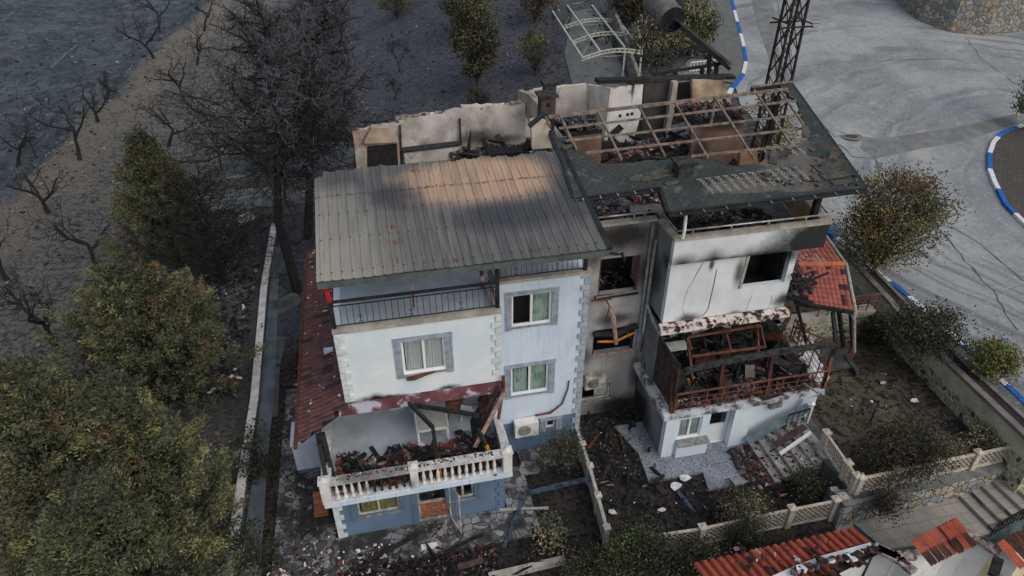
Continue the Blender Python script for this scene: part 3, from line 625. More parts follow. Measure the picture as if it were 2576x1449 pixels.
# ---- corrugated metal roof
def metal_mat():
    t = NT('corrugated_metal'); p = t.sep()
    v = t.stretch(5, .5, .5); n = t.noise(1., 7, .65, v); n2 = t.noise(.5, 5)
    c = t.mix(t.ramp(n, .35, .65), C(98,96,92), C(72,71,71))
    wn = t.n('ShaderNodeTexWhiteNoise', noise_dimensions='1D'); t.L(t.math('FLOOR', t.math('DIVIDE', t.math('SUBTRACT', p[0], .74), .87)), wn.inputs['W'])
    c = t.mix(t.math('MULTIPLY', wn.outputs['Value'], .5), c, C(62,62,64))
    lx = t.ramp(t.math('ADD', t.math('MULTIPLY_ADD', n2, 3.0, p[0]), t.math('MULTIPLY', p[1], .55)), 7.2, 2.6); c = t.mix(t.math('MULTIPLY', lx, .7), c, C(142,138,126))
    tanm = t.blob((6.1,4.95,10.8), (3.6,1.6,2), 1, .55, .4, 1.2); c = t.mix(t.math('MULTIPLY', tanm, t.ramp(n, .25, .7, 1, .55)), c, C(158,132,108))
    # soot
    for b in (((3.2,4.6,10.7),(1.4,1.15,2),.8,.2,.9,1.5), ((8.9,4.2,10.8),(.75,3.0,3),.72,.2,.6,1.5), ((6.8,2.9,10.5),(3.2,1.1,2),.72,.2,.9,1.2), ((1.5,5.7,11),(1.4,.9,2),.65,.1,.8,2)):
        c = t.mix(t.blob(*b), c, C(44,46,52))
    c = t.mix(t.ramp(t.noise(1., 6, .7, t.stretch(9, .9, .5)), .58, .72, 0, .6), c, C(50,50,52))
    pur = t.ramp(t.noise(1.1, 3, .5), .62, .66, 0, .6)
    sh = t.math('ABSOLUTE', t.math('SUBTRACT', p[1], 4.78)); line = t.ramp(sh, .07, .03, 0, .75); c = t.mix(t.math('MULTIPLY', line, t.ramp(t.noise(6), .35, .6)), c, C(34,33,36))
    ru = None
    for q in ((999,522),(985,570),(995,610),(1005,655),(1042,430),(1345,630),(1145,655)):
        d = ray(*q); tt = ((10.-CAM.z)+.19*(CAM.y-.92))/(d.z-.19*d.y); h = CAM+d*tt
        b = t.blob((h.x,h.y,h.z), (.3,.17,.5), 1, .1, 1.3, 7); ru = b if ru is None else t.math('MAXIMUM', ru, b)
    c = t.mix(t.math('MULTIPLY', ru, t.ramp(t.noise(1., 3, .5, t.stretch(12, 1, 1)), .45, .55)), c, C(92,50,43))
    return t.col(c, .55, .0, .4)
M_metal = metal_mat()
x0, x1 = .74, 9.34; yf, yb = .9, 6.2
mb = MB(); prof_ = []; x = x0; 
while x < x1-.01:
    prof_ += [(x,0),(x+.10,0),(x+.125,.032),(x+.165,.032),(x+.19,0)]; 
    prof_ += [(x+.235,0),(x+.243,.008),(x+.25,0)]; x += .29
prof_.append((x1,0)); ny = 12; vs = []; fs = []
rr = random.Random(3)
for j in range(ny+1):
    for (a, dz) in prof_:
        y = yf+(yb-yf)*j/ny; yj = y
        if j == ny: yj = y + .05*math.sin(a*9)+.05*math.sin(a*3.1)
        wv = .012*math.sin(a*2.3+j*1.1)
        if a < 1.0: yj = y-(.35 if j == ny else 0)
        vs.append((a, yj, 10.0+.19*(yj-.92)+dz+wv))
n_ = len(prof_)
for j in range(ny):
    for i in range(n_-1): fs.append((j*n_+i, j*n_+i+1, (j+1)*n_+i+1, (j+1)*n_+i))
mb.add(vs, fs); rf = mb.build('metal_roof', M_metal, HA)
so2 = rf.modifiers.new('thick', 'SOLIDIFY'); so2.thickness = .02
M_gfas = mat('grey_green_fascia', C(76,84,80), C(60,66,64), rough=.6)
mb = MB(); mb.box(x0, x1, yf-.06, yf+.1, 9.78, 9.94); mb.build('fascia', M_gfas, rf)
mb = MB()
for y in (1.2, 2.9, 4.6, 5.9): mb.box(x0+.1, x1-.1, y, y+.08, mr(0,y)-.14, mr(0,y)-.04)
mb.build('purlin', M_black, rf)
# dark overlapped verge sheet on the right
mb = MB(); mb.beam((x1+.02,yf,9.99), (x1+.02,yb+.1,mr(0,yb)+.02), .16, .12); mb.build('verge_flashing', M_black, rf)
mb = MB()
for i in range(60):
    for y in (1.15, 2.6, 3.8):
        xx = x0+.145+i*.29*.5
        if xx < x1 and i % 2 == 0: mb.box(xx-.018, xx+.018, y-.018, y+.018, mr(0,y)+.045, mr(0,y)+.065)
mb.build('roof_screw', M_black, rf)['kind'] = 'stuff'
# ---- left tile roof strip
def tiles(mb, O, U, V, nu, nv, amp=.05, tw=.3, tl=.38, lift=.035, keep=None, m=0, rnd=None):
    """O origin at the eave, U along the eave (unit), V up the slope (unit); nu tiles across, nv rows"""
    O = Vector(O); U = Vector(U).normalized(); V = Vector(V).normalized(); N = U.cross(V).normalized()
    if N.z < 0: N = -N
    K_ = 5
    for j in range(nv):
        for i in range(nu):
            if keep and not keep(i, j): continue
            jit = (rnd.uniform(-.01,.01), rnd.uniform(-.02,.02), rnd.uniform(0,.012)) if rnd else (0,0,0)
            vs = []
            for e in (0, 1):
                for k in range(K_+1):
                    s = k/K_; a = amp*math.sin(math.pi*s) if amp > 0 else 0
                    vs.append(O+U*((i+s)*tw+jit[0])+V*((j+e*1.06)*tl+jit[1])+N*(a+lift*(1-e)+jit[2]))
            vs += [v-N*.02 for v in vs]
            fs = [(k, k+1, K_+2+k, K_+1+k) for k in range(K_)]
            n2 = 2*(K_+1); fs += [(k+1, k, n2+k, n2+k+1) for k in range(K_)]
            mm = m if not callable(m) else m(i, j)
            mb.add(vs, fs, mm)
M_tile1 = mat('dusty_red_tile', C(94,62,59), C(72,52,51), scale=3, grain=.3, spots=((C(48,40,42), 1.2, .6, .7),)); M_tile2 = mat('sooty_red_tile', C(60,44,46), C(44,36,40), scale=3)
mb = MB(); rt = random.Random(5)
O_ = Vector((-.62,.1,4.72)); V_ = Vector((1.5,0,.6)); 
tiles(mb, O_, (0,1,0), V_, 58, 4, .03, .21, .42, .045, keep=lambda i, j: i*.21+.1 > -.0+j*.23 and (i < 57-j), m=lambda i, j: 1 if rt.random() < .1 else 0, rnd=rt)
mb.build('tile_roof', [M_tile1, M_tile2], HA)
mb = MB(); mb.tube([(-.7,.0,4.66),(-.7,12.2,4.66)], .07, 8); mb.build('gutter', M_rustm, HA)
mb = MB(); mb.hexa([(-.55,.25,4.55),(.93,.9,5.1),(.93,12,5.1),(-.55,12.1,4.55),(-.55,.25,4.66),(.93,.9,5.24),(.93,12,5.24),(-.55,12.1,4.66)]); mb.build('roof_deck', M_char, HA)
rubble('plaster_flakes', '', lambda r: (lambda u: (u, r.uniform(6.5,12) if r.random() < .8 else r.uniform(1,6), 4.78+(u+.6)*.4))(r.uniform(-.55,.85)), 130, (.04,.14), [M_whitebit, M_tileP], [2,1], seed=8, parent=HA)
mb = MB(); mb.box(-.1,.93, 4.2, 12.3, 0, 4.5); mb.box(.0,.2,6,12,0,4.5); mb.build('side_wall', M_lblue, HA)
# burnt posts at the left of the terrace
for a, b in (((.0,.4,2.6),(-.02,.35,4.75)),((.25,-.1,2.62),(.1,.55,4.6)),((.05,-.3,3.4),(-.02,.2,4.5))):
    mb = MB(); mb.beam(a, b, .14, .12); mb.build('burnt_post', M_char, HA)
mb = MB(); mb.beam((3.63,-.3,2.6), (3.6,-.28,3.55), .13, .13, 1); mb.beam((3.6,-.28,3.55), (3.52,-.25,4.95), .12, .12, 0)
M_yellow = mat('orange_varnished_wood', C(166,112,42), C(120,78,34), scale=6); mb.build('terrace_post', [M_char, M_yellow], HA)
mb = MB(); mb.beam((3.5,-.2,4.9), (2.9,.75,5.15), .1, .14, 0); mb.beam((3.05,.7,5.05), (5.1,.3,4.55), .1, .14, 0); mb.build('burnt_rafter', M_char, HA)
mb = MB(); mb.beam((5.5,-.25,2.62), (5.25,.1,3.35), .12, .12, 1); mb.beam((5.25,.1,3.35), (5.05,.4,3.9), .12, .12, 0); mb.build('terrace_post', [M_char, M_yellow], HA)
# collapsed piece of tiled eave
Oc = AZ(1192,1092,3.25); Tc = AY(1262,962,.75); Vc = (Tc-Oc).normalized(); Uc = Vector((Vc.y,-Vc.x,0)).normalized(); Uc = (Uc+Vector((0,0,-.12))).normalized(); Lc = (Tc-Oc).length
mb = MB(); tiles(mb, Oc-Uc*.8+Vc*(Lc*.36), Uc, Vc, 4, int(Lc*.62/.33), .07, .25, .34, .05, m=lambda i, j: 1 if (i+j) % 3 == 0 else 0, rnd=rt)
mb.build('collapsed_tiles', [M_tile1, M_tile2], HA)
mb = MB(); mb.beam(Oc+Uc*.36, Oc+Uc*.36+Vc*Lc, .18, .1, 0); mb.beam(Oc-Uc*.25-Vc*.1, Oc-Uc*.2+Vc*Lc*.9, .95, .03, 1); mb.beam(Oc+Uc*.46-Vc*.1, Oc+Uc*.46+Vc*Lc, .035, .15, 2); mb.build('collapsed_eave', [M_maroon, M_ashw, M_tileP], HA)
mb = MB(); mb.tube([(6.02,.85,5.6),(6.03,.8,5.15),(5.85,.45,4.75),(5.72,.2,4.35)], .06, 8); mb.build('downpipe', M_rustm, HA)
# terrace rubble
rubble('roof_tile_rubble', 'heap of broken red roof tiles and charred wood on the blue house terrace', lambda r: (lambda x: (x, -.3+r.random()**1.5*(1.5+.25*math.sin(x*3)), 2.6+r.random()*.12))(r.uniform(.25,5.6)), 1300, (.06,.3), [mat('bright_broken_tile', C(136,80,66), C(106,64,56), scale=4, grain=.3)]+RM, [1,4,7,5,2,1.6,.4], seed=2, pile=.1)
rubble('roof_tile_rubble', 'mound of small broken tiles by the right parapet of the blue house terrace', lambda r: (5.1+r.gauss(0,.3), .55+r.gauss(0,.35), 2.6+r.random()*.15), 350, (.05,.15), RM, [3,6,4,1,1,.1], seed=3)
rubble('tile_fragments', 'scattered tile crumbs along the white balcony handrail', lambda r: (r.uniform(.2,5.7), SY+.17+r.gauss(0,.06), 3.5), 150, (.03,.09), RM, [3,2,4,1,1,1], seed=4)
for (a, b, s_, lab) in (((.3,.9,2.72),(.9,.1,2.95),.14,'charred beam end leaning left on the blue house terrace'),((.55,1.05,2.8),(1.9,-.3,2.95),.16,'long charred beam lying across the tile rubble'),((1.25,1.15,2.75),(.85,.75,2.85),.13,'short charred beam stub beside the long charred beam'),((1.45,1.5,2.65),(1.75,.65,2.8),.12,'charred splinter pointing up behind the tile heap')):
    mb = MB(); mb.beam(a, b, s_, s_*.8); tag(mb.build('charred_beam', M_char), lab, 'beam', 'charred beams on the terrace')
# table, chairs
M_plw = mat('white_plastic', C(190,192,188), C(166,168,164), scale=3, rough=.5); M_gtop = mat('grey_tabletop', C(150,153,148), C(132,136,132), scale=1.5, rough=.5)
def table():
    t = thing('table', 'white framed garden table on the blue house terrace', 'table', (3.6,2,2.6))
    A = [AZ(1051,1084,3.35), AZ(1127,1072,3.35)]; x0_, x1_ = 3.1, 4.12; y0_, y1_ = 1.25, 3.0
    mb = MB(); mb.box(x0_,x1_,y0_,y1_,3.32,3.34,0); mb.build('tabletop', M_gtop, t)
    mb = MB()
    for (a,b,c,d) in ((x0_-.03,x1_+.03,y0_-.05,y0_-.001),(x0_-.03,x1_+.03,y1_+.001,y1_+.05),(x0_-.05,x0_-.001,y0_-.05,y1_+.05),(x1_+.001,x1_+.05,y0_-.05,y1_+.05)): mb.box(a,b,c,d,3.27,3.36)
    mb.build('apron', M_plw, t)
    for x in (x0_+.0,x1_-.0):
        for y in (y0_-.01,y1_): mb = MB(); mb.beam((x,y,2.6),(x,y,3.268),.07); mb.build('leg', M_plw, t)
table()
def chair(c, rz, m, label, lean=.12, fold=False):
    t = thing('plastic_chair', label, 'chair', c, 'plastic chairs behind the table'); c = Vector(c); e = Matrix.Rotation(rz, 3, 'Z')
    P_ = lambda x, y, z: c+e@Vector((x,y,z))
    mb = MB(); mb.hexa([P_(-.23,-.22,.42),P_(.23,-.22,.42),P_(.2,.2,.4),P_(-.2,.2,.4),P_(-.23,-.22,.45),P_(.23,-.22,.45),P_(.2,.2,.43),P_(-.2,.2,.43)]); mb.build('seat', m, t)
    mb = MB(); mb.tube([P_(-.2,.22,.42),P_(-.22,.28,.75),P_(-.18,.31,.88),P_(.18,.31,.88),P_(.22,.28,.75),P_(.2,.22,.42)], .028, 6)
    for z in (.52,.62,.72,.8): mb.beam(P_(-.2,.245+(z-.5)*.12,z), P_(.2,.245+(z-.5)*.12,z), .02, .06)
    mb.build('backrest', m, t)
    for s in (-1,1): mb = MB(); mb.tube([P_(s*.21,.24,.62),P_(s*.27,.05,.64),P_(s*.27,-.2,.63),P_(s*.25,-.24,.45)], .022, 6); mb.build('armrest', m, t)
    for s in (-1,1):
        for y in (-.22,.2): mb = MB(); mb.beam(P_(s*.21,y,.42), P_(s*.26,y*1.15,0), .04); mb.build('leg', m, t)
M_plo = mat('faded_orange_plastic', C(124,78,56), C(100,66,50), scale=3, rough=.6)
chair((4.55,2.55,2.6), math.radians(175), M_plo, 'faded orange plastic chair standing beside the garden table'); chair((5.05,2.2,2.6), math.radians(150), M_plw, 'white plastic armchair beside the right terrace wall')
mb = MB(); q = Vector((4.75,1.3,2.62)); mb.prism([q+Vector(p) for p in ((0,0,0),(.22,-.06,0),(.26,.12,.08),(.08,.2,.1))], (0,0,.02)); tag(mb.build('plastic_toy', mat('turquoise_plastic', C(50,150,150), rough=.5)), 'torn bit of turquoise plastic on the blue terrace floor', 'plastic scrap')
# chair stack by the left path
def chair_stack():
    for k in range(4):
        t = thing('plastic_chair', ['lowest','second','third','topmost'][k]+' brown plastic chair of the stack under the balcony corner', 'chair', (-.45,.9,.1+k*.16), 'stacked brown chairs')
        c = Vector((-.5,.7,.1+k*.14)); mb = MB(); mb.box(c.x-.24,c.x+.24,c.y-.24,c.y+.22,c.z+.4,c.z+.43); mb.build('seat', M_plo, t)
        mb = MB(); mb.hexa([c+Vector(p) for p in ((-.24,.2,.44),(.24,.2,.44),(.24,.24,.44),(-.24,.24,.44),(-.22,.32,.86),(.22,.32,.86),(.22,.36,.86),(-.22,.36,.86))]); mb.build('backrest', M_plo, t)
        if k == 0:
            for s in (-1,1):
                for y in (-.2,.2): mb = MB(); mb.beam(c+Vector((s*.2,y,.4)), c+Vector((s*.24,y*1.1,0)), .05); mb.build('leg', M_plo, t)
chair_stack()
# AC units
M_acw = mat('cream_ac_casing', C(200,200,192), C(180,180,172), scale=3, rough=.5); M_acg = mat('sooty_ac_casing', C(160,156,146), C(104,101,96), scale=3, rough=.7)
def ac(c, w_, h_, d_, m, label):
    t = thing('air_conditioner', label, 'air conditioner', c); c = Vector(c)
    mb = MB(); mb.box(c.x, c.x+w_, c.y-d_, c.y, c.z, c.z+h_); 
    for k in range(7): mb.box(c.x+.03, c.x+w_-.03, c.y-d_+.03+k*.05, c.y-d_+.05+k*.05, c.z+h_, c.z+h_+.015)
    mb.build('casing', m, t)
    mb = MB(); cc = Vector((c.x+w_*.38, c.y-d_-.01, c.z+h_*.5)); rr_ = h_*.4
    for k in range(1, 9): mb.tube([cc+Vector((math.cos(a)*rr_*k/8, 0, math.sin(a)*rr_*k/8)) for a in [i*math.pi/8 for i in range(17)]], .006, 3, cap=False)
    mb.build('fan_grille', m, t)
    mb = MB(); n = 20; mb.add([cc+Vector((math.cos(2*math.pi*i/n)*rr_, .006, math.sin(2*math.pi*i/n)*rr_)) for i in range(n)], [tuple(range(n))]); mb.build('fan_opening', M_dark, t)
    for x in (c.x+.12, c.x+w_-.12): mb = MB(); mb.beam((x,c.y-d_,c.z-.03),(x,c.y+.0,c.z-.03),.04,.04); mb.beam((x,c.y-.02,c.z-.03),(x,c.y-.02,c.z-.3),.04,.03); mb.build('bracket', m, t)
ac((6.75,2.55,1.18), .92, .66, .34, M_acw, 'cream air conditioner on the blue lower wall of the side bay')
ac((9.95,3.95,1.75), .85, .6, .32, M_acg, 'sooty air conditioner on the grey scorched wall between the houses')
mb = MB(); mb.tube([(7.6,2.52,1.9),(8.2,2.5,1.95),(8.65,2.52,2.3),(8.85,2.54,3.0),(8.88,2.54,3.4)], [.035,.04,.03,.025,.03], 6); tag(mb.build('pipe', M_rustm), 'singed pipe running from the cream air conditioner up the wall', 'pipe')
# masonry box left of the terrace
t_ = thing('masonry_bunker', 'white washed masonry box beside the left of the blue house', 'outbuilding', (-1,3.6,0))
mb = MB(); mb.box(-1.5,-.55,3.2,4.35,.3,1.6,0); mb.box(-1.48,-.57,3.22,4.33,.0,.3,1); mb.box(-1.54,-.51,3.16,4.39,1.6,1.68,0); mb.build('walls', [M_lblue, M_blue], t_)
# ================================================================== HOUSE B, scorched grey and white
HB = thing('house', 'scorched grey and white house with a torn green shingle roof and bare roof frame', 'house', (14, 2, 0))
def RP(px, py, dz=0):
    d = ray(px, py); t = ((10.3-CAM.z)+.19*(CAM.y-2.3)+dz)/(d.z-.19*d.y); return CAM+d*t
def polyY(mb, pts, y, th=.2, m=0): return mb.prism([AY(px, py, y) for px, py in pts], (0, th, 0), m)
def polyX(mb, pts, x, th=.2, m=0): return mb.prism([AX(px, py, x) for px, py in pts], (th, 0, 0), m)
def polyZ(mb, pts, z, th=-.2, m=0): return mb.prism([AZ(px, py, z) for px, py in pts], (0, 0, th), m)
# mid bay
u1 = rect((1503,742),(1612,645),4.0); u2 = rect((1489,892),(1598,818),4.0); u3 = rect((1461,1010),(1536,963),4.0)
u1 = (u1[0], u1[1], 6.1, 7.65); 
mb = MB(); wallY(mb, 9.42, 12.3, 0, 8.05, 4.0, 4.24, [u1, u2, u3]); wallY(mb, 9.42, 12.3, 8.05, 9.0, 4.0, 4.2, [])
mb.build('bay_wall', M_soot, HB)
mb = MB(); mb.box(9.42, 12.3, 3.96, 4.26, 9.002, 9.09); mb.build('parapet_cap', M_cap, HB)
def burnt_win(r, y, lab=None, frame=True):
    mb = MB(); x0, x1, z0, z1 = r
    mb.box(x0-.5, x1+.4, y+1.6, y+1.65, z0-.6, z1+.1); mb.box(x0-.5, x1+.4, y+.25, y+1.6, z0-.5, z0-.45); mb.build('room_interior', M_char, HB)
    if frame:
        for (a, b, c, d) in ((x0,x0+.06,z0,z1),(x1-.08,x1-.01,z0,z1)): f = MB(); f.box(a+.002, b, y+.03, y+.1, c+.002, d-.01); f.build('burnt_window_frame', M_rustm if r is u1 else M_char, HB)
burnt_win(u1, 4.0); burnt_win(u2, 4.0)
rubble('charred_debris', '', lambda r: (r.uniform(u1[0], u1[1]), 4.5+r.random()*.9, 5.85+r.random()*.5), 60, (.08,.3), RM, [0,0,5,2,0,.0], seed=11, parent=HB)
window(HB, u3, 4.0, trim=False, frame=M_frame_old, curtains=('R',), cm=M_curtain)
mb = MB(); mb.box(u1[0]-.1, u1[1]+.02, 3.85, 3.99, u1[2]-.1, u1[2]-.01, 0); mb.beam((u1[0]-.1,3.85,u1[2]+.0),(u1[1],3.8,u1[2]+.12),.06,.04,1); mb.beam((u1[0]-.3,3.8,u1[2]-.08),(u1[0]+.5,3.8,u1[2]-.1),.05,.06,2)
mb.build('sill', [M_char, M_steel, M_rustm], HB)
mb = MB(); mb.tube([(10.55,3.85,6.0),(10.7,3.75,5.7),(10.6,3.7,5.2)], .03, 5, 0); mb.tube([AY(1535,775,3.7),AY(1543,800,3.7),AY(1550,865,3.65)], [.07,.1,.08], 6, 1)
mb.tube([(u2[0]-.05,3.85,u2[3]-.05),(u2[0]+.8,3.75,u2[3]-.1),(u2[1],3.85,u2[3]+.1)], [.12,.13,.12], 7, 2); mb.tube([(u2[0]+.1,3.8,u2[3]-.4),(u2[0]+.8,3.7,u2[3]-.42),(u2[1]-.1,3.8,u2[3]-.2)], [.05,.07,.05], 5, 3); mb.beam((u2[0],3.9,u2[2]+.02),(u2[1],3.85,u2[2]+.1),.1,.06,1)
mb.build('burnt_shutter', [M_rustm, M_tileP, M_char, M_yellow], HB)
# upper block of the right part
hw = rect((1895,748),(1988,650),2.6); hw = (15.2, 17.0, 6.62, 8.049)
mb = MB(); wallY(mb, 12.35, 17.25, 5.5, 8.05, 2.6, 2.82, [hw]); mb.build('upper_wall', M_whiteR, HB)
mb = MB(); wallY(mb, 12.3, 18.15, 8.05, 9.0, 2.48, 2.68, []); mb.build('parapet', M_whiteP, HB)
mb = MB(); mb.box(12.3, 12.5, 2.681, 4.0, 8.05, 9.0); mb.box(12.35, 12.55, 2.821, 4.0, 0, 8.049); mb.box(12.3, 12.5, 1.26, 2.82, 0, 2.28); mb.build('side_wall', M_sideR, HB)
mb = MB(); mb.box(12.26, 18.19, 2.44, 2.74, 9.002, 9.09); mb.box(12.26, 12.54, 2.741, 3.955, 9.002, 9.09)
mb.hexa([(17.9,2.745,9.002),(18.19,2.745,9.002),(19.0,6.5,9.002),(18.7,6.5,9.002),(17.9,2.745,9.09),(18.19,2.745,9.09),(19.0,6.5,9.09),(18.7,6.5,9.09)]); mb.build('parapet_cap', M_cap, HB)
M_tan = mat('tan_render', C(142,116,86), C(118,96,72), scale=1.5, grain=.25, blobs=[((18.4,7,8.3),(1.5,2,.5),.7,.2)])
M_brown = mat('brown_render', C(110,88,78), C(90,72,66), scale=1, grain=.25, blobs=[((16.2,9,9.2),(.6,1,1.1),.85,.2,.8), ((17.2,9,10.3),(2,1,.35),.8,.1)])
mb = MB(); mb.hexa([(17.95,2.7,8.05),(18.15,2.7,8.05),(18.95,6.5,8.05),(18.75,6.5,8.05),(17.95,2.7,9.0),(18.15,2.7,9.0),(18.95,6.5,9.0),(18.75,6.5,9.0)]); mb.build('side_parapet', M_tan, HB)
mb = MB(); mb.box(9.42, 12.35, 4.25, 13.5, 7.85, 8.04); mb.prism([(12.36,2.83,7.85),(17.95,2.83,7.85),(18.7,6.5,7.85),(20.3,13.4,7.85),(12.36,13.4,7.85)], (0,0,.19)); mb.build('roof_terrace_floor', M_conc, HB, recalc=True)
burnt_win(hw, 2.62, frame=False)
mb = MB(); mb.beam((15.28,2.62,8.0),(15.2,2.6,6.62),.1,.1); mb.build('burnt_window_frame', M_cap, HB)
mb = MB(); mb.box(16.95, 17.25, 2.9, 5.0, 5.5, 8.0); mb.build('burnt_side_wall', M_char, HB)
# crack and chase
M_grv = mat('grey_chase', C(112,112,110), C(86,86,84), scale=6)
def wline(name, pts, y, r, m): mb = MB(); mb.tube([AY(a, b, y) for a, b in pts], r, 4); return mb.build(name, m, HB)
wline('plaster_crack', [(1772,655),(1762,672),(1752,690),(1742,710),(1730,728),(1722,752),(1716,775),(1722,792),(1733,802)], 2.597, [.006,.015,.014,.008,.007,.006,.006,.006,.006], M_char)
wline('plaster_crack', [(1892,742),(1882,765),(1876,785)], 2.597, .008, M_grv); wline('plaster_crack', [(1941,742),(1940,760),(1931,775)], 2.597, .008, M_grv)
wline('pipe_chase', [(1803,677),(1797,710),(1789,745),(1781,778),(1770,792),(1745,800)], 2.595, [.018,.022,.022,.022,.02,.012], M_grv)
# burnt cornice at the foot of the wall
mb = MB(); rr = random.Random(4); x = 12.2
while x < 17.3:
    a = rr.uniform(.5,.9); x2 = min(x+a, 17.4); h1 = rr.uniform(.0,.06); mb.hexa([(x,2.28,5.16+h1),(x2-.01,2.28,5.16+h1),(x2-.01,2.59,5.2),(x,2.59,5.2),(x,2.34,5.42-h1),(x2-.01,2.34,5.42-h1),(x2-.01,2.59,5.48),(x,2.59,5.48)]); x = x2
M_corn = mat('burnt_cornice', C(176,166,158), C(140,126,118), scale=3, spots=((C(36,33,32), 3.0, .5, .56), (C(90,70,60), 5, .6, .7))); mb.build('cornice', M_corn, HB)
rubble('cornice_scraps', '', lambda r: (r.uniform(12.3,17.2), 2.3+r.random()*.2, 5.2+r.random()*.2), 120, (.05,.2), RM, [0,1,5,2,2,1], seed=14, parent=HB)
mb = MB(); mb.box(12.35, 17.2, 2.6, 5.0, 5.3, 5.49); mb.build('ceiling_slab', M_sideR, HB)
# downpipes
mb = MB(); mb.tube([AX(1651,600,12.24), (12.2,3.75,7.9), (12.2,3.75,5.6),(12.2,3.0,5.25),(12.25,2.45,5.1)], .06, 8); mb.tube([(12.1,3.9,9),(12.1,3.9,3.2)], .06, 8); mb.build('downpipe', mat('grey_pipe', C(128,130,130), C(96,98,98), scale=4, rough=.6), HB)
mb = MB(); mb.tube([AY(1726,540,2.42),AY(1724,560,2.4),AY(1722,580,2.38),AY(1717,600,2.4)], .055, 8); mb.build('downpipe', M_frame, HB)
# basement front
LW = rect((1704,1097),(1769,1049),1.05); LD = rect((1764,1120),(1836,1038),1.3)
LW = (LW[0], LW[1], .92, 1.95); LD = (LD[0], LD[1], .13, 2.1)
M_wb = mat('white_basement_render', C(184,194,204), C(168,180,192), scale=.8, bump=.15, spots=((C(150,152,152), 4, .66, .8),))
mb = MB(); wallY(mb, 12.3, LD[0]-.02, 0, 2.28, 1.05, 1.26, [LW]); wallY(mb, LD[0]-.02, LD[1]+.02, 0, 2.28, 1.28, 1.48, [LD]); mb.box(LD[0]-.02, LD[0]-.019, 1.05, 1.3, 0, 2.28)
mb.box(LD[1]+.02, LD[1]+.75, .98, 1.26, 0, 2.28); mb.box(LD[1]+.751, 18.0, 1.2, 1.4, 0, 2.28); mb.box(18.0, 18.6, 1.0, 1.4, .8, 2.28); mb.box(12.3, 12.75, .99, 1.049, .05, 2.28)
mb.box(LW[0]-.05, LD[0]-.05, .85, 1.049, .1, .8); mb.build('basement_wall', M_wb, HB)
mb = MB(); mb.hexa([(LW[0]-.06,.7,.82),(LD[0]-.03,.7,.82),(LD[0]-.03,1.049,.84),(LW[0]-.06,1.049,.84),(LW[0]-.06,.7,.87),(LD[0]-.03,.7,.87),(LD[0]-.03,1.049,.9),(LW[0]-.06,1.049,.9)]); mb.build('counter', M_sill, HB)
window(HB, LW, 1.05, trim=False, curtains=('L','R'), cm=M_curt_g, sill=False)
dd_ = window(HB, LD, 1.28, trim=False, curtains=(), door=True, mull=())
mb = MB(); mb.box(LD[0]+.07, LD[1]-.07, 1.36, 1.375, .2, 1.03); mb.build('lower_panel', M_frame, dd_); mb = MB(); mb.tube([(LD[0]+.03,1.34,1.1),(LD[0]+.03,1.28,1.1),(LD[0]+.15,1.28,1.1)], .012, 5); mb.build('handle', M_black, dd_)
mb = MB(); a = AY(1935,1022,1.15); mb.hexa([(a.x-.05,1.0,a.z-.05),(a.x+.45,1.0,a.z-.0),(a.x+.45,1.2,a.z),(a.x-.05,1.2,a.z-.05),(a.x,1.0,a.z+.2),(a.x+.45,1.0,a.z+.25),(a.x+.45,1.2,a.z+.25),(a.x,1.2,a.z+.2)]); mb.build('vent_hood', M_grv, HB)
# terrace slab
def xr(y): return 18.72 + .16*(y-.85)
mb = MB(); mb.prism([(12.08,.82,2.28),(xr(.82),.82,2.28),(xr(9),9,2.28),(12.4,9,2.28),(12.4,4.3,2.28),(12.08,4.3,2.28)], (0,0,.22)); mb.build('terrace_slab', mat('white_slab_edge', C(176,180,184), C(130,134,138), scale=2, grain=.3, spots=((C(70,68,68), 2.0, .5, .62),)), HB, recalc=True)
mb = MB(); mb.box(12.75, 17.0, 5.2, 5.4, 2.5, 5.29); mb.build('back_wall', M_wb, HB)
M_lat = mat('brown_slat_screen', C(70,56,52), C(46,38,38), scale=3)
mb = MB(); 
for k in range(26): mb.box(12.42+.0, 12.46, 1.0, 2.95, 2.56+k*.085, 2.62+k*.085)
mb.box(12.44,12.48,1.0,1.06,2.5,4.8); mb.box(12.44,12.48,2.9,2.96,2.5,4.8); mb.build('slat_screen', M_lat, HB)
# terrace railing of rusty bars
M_rail = mat('rust_brown_rail', C(112,72,56), C(70,52,46), scale=4, grain=.3, rough=.7); M_post = mat('red_brown_post', C(80,48,38), C(46,34,31), scale=2, grain=.3)
def bar_rail(par, pts, h, npost, m, levels=(.15,.42,.68), r=.02, top=.035):
    for (a, b), n in zip(zip(pts, pts[1:]), npost):
        a = Vector(a); b = Vector(b); mb = MB(); mb.beam(a+Vector((0,0,h)), b+Vector((0,0,h)), top*1.6, top*1.6)
        for l in levels: mb.beam(a+Vector((0,0,h*l)), b+Vector((0,0,h*l)), r, r)
        for i in range(n+1): p = a.lerp(b, i/n); mb.beam(p, p+Vector((0,0,h)), .035)
        mb.build('railing', m, par)
bar_rail(HB, [(12.5,.95,2.5),(18.66,.95,2.5),(xr(4.2),4.2,2.5)], .92, [10,5], M_rail)
for i, x in enumerate((12.42,14.35,16.35)):
    mb = MB(); mb.beam((x,.98,2.45), (x-.02,1.25,3.6), .14, .14); mb.beam((x-.02,1.25,3.6),(x-.02,1.3,4.25),.14,.14); mb.build('terrace_post', M_post, HB)
mb = MB(); mb.beam((18.72,1.0,2.4),(18.9,1.3,3.9),.13,.13); mb.build('terrace_post', M_rail, HB)
mb = MB(); mb.beam(AY(1715,885,1.5),AY(1900,870,1.5) if 0 else AY(1900,900,1.5),.0001,.0001) if 0 else None
mb = MB(); pz = [AZ(1700,882,4.3), AZ(1820,905,4.3)]
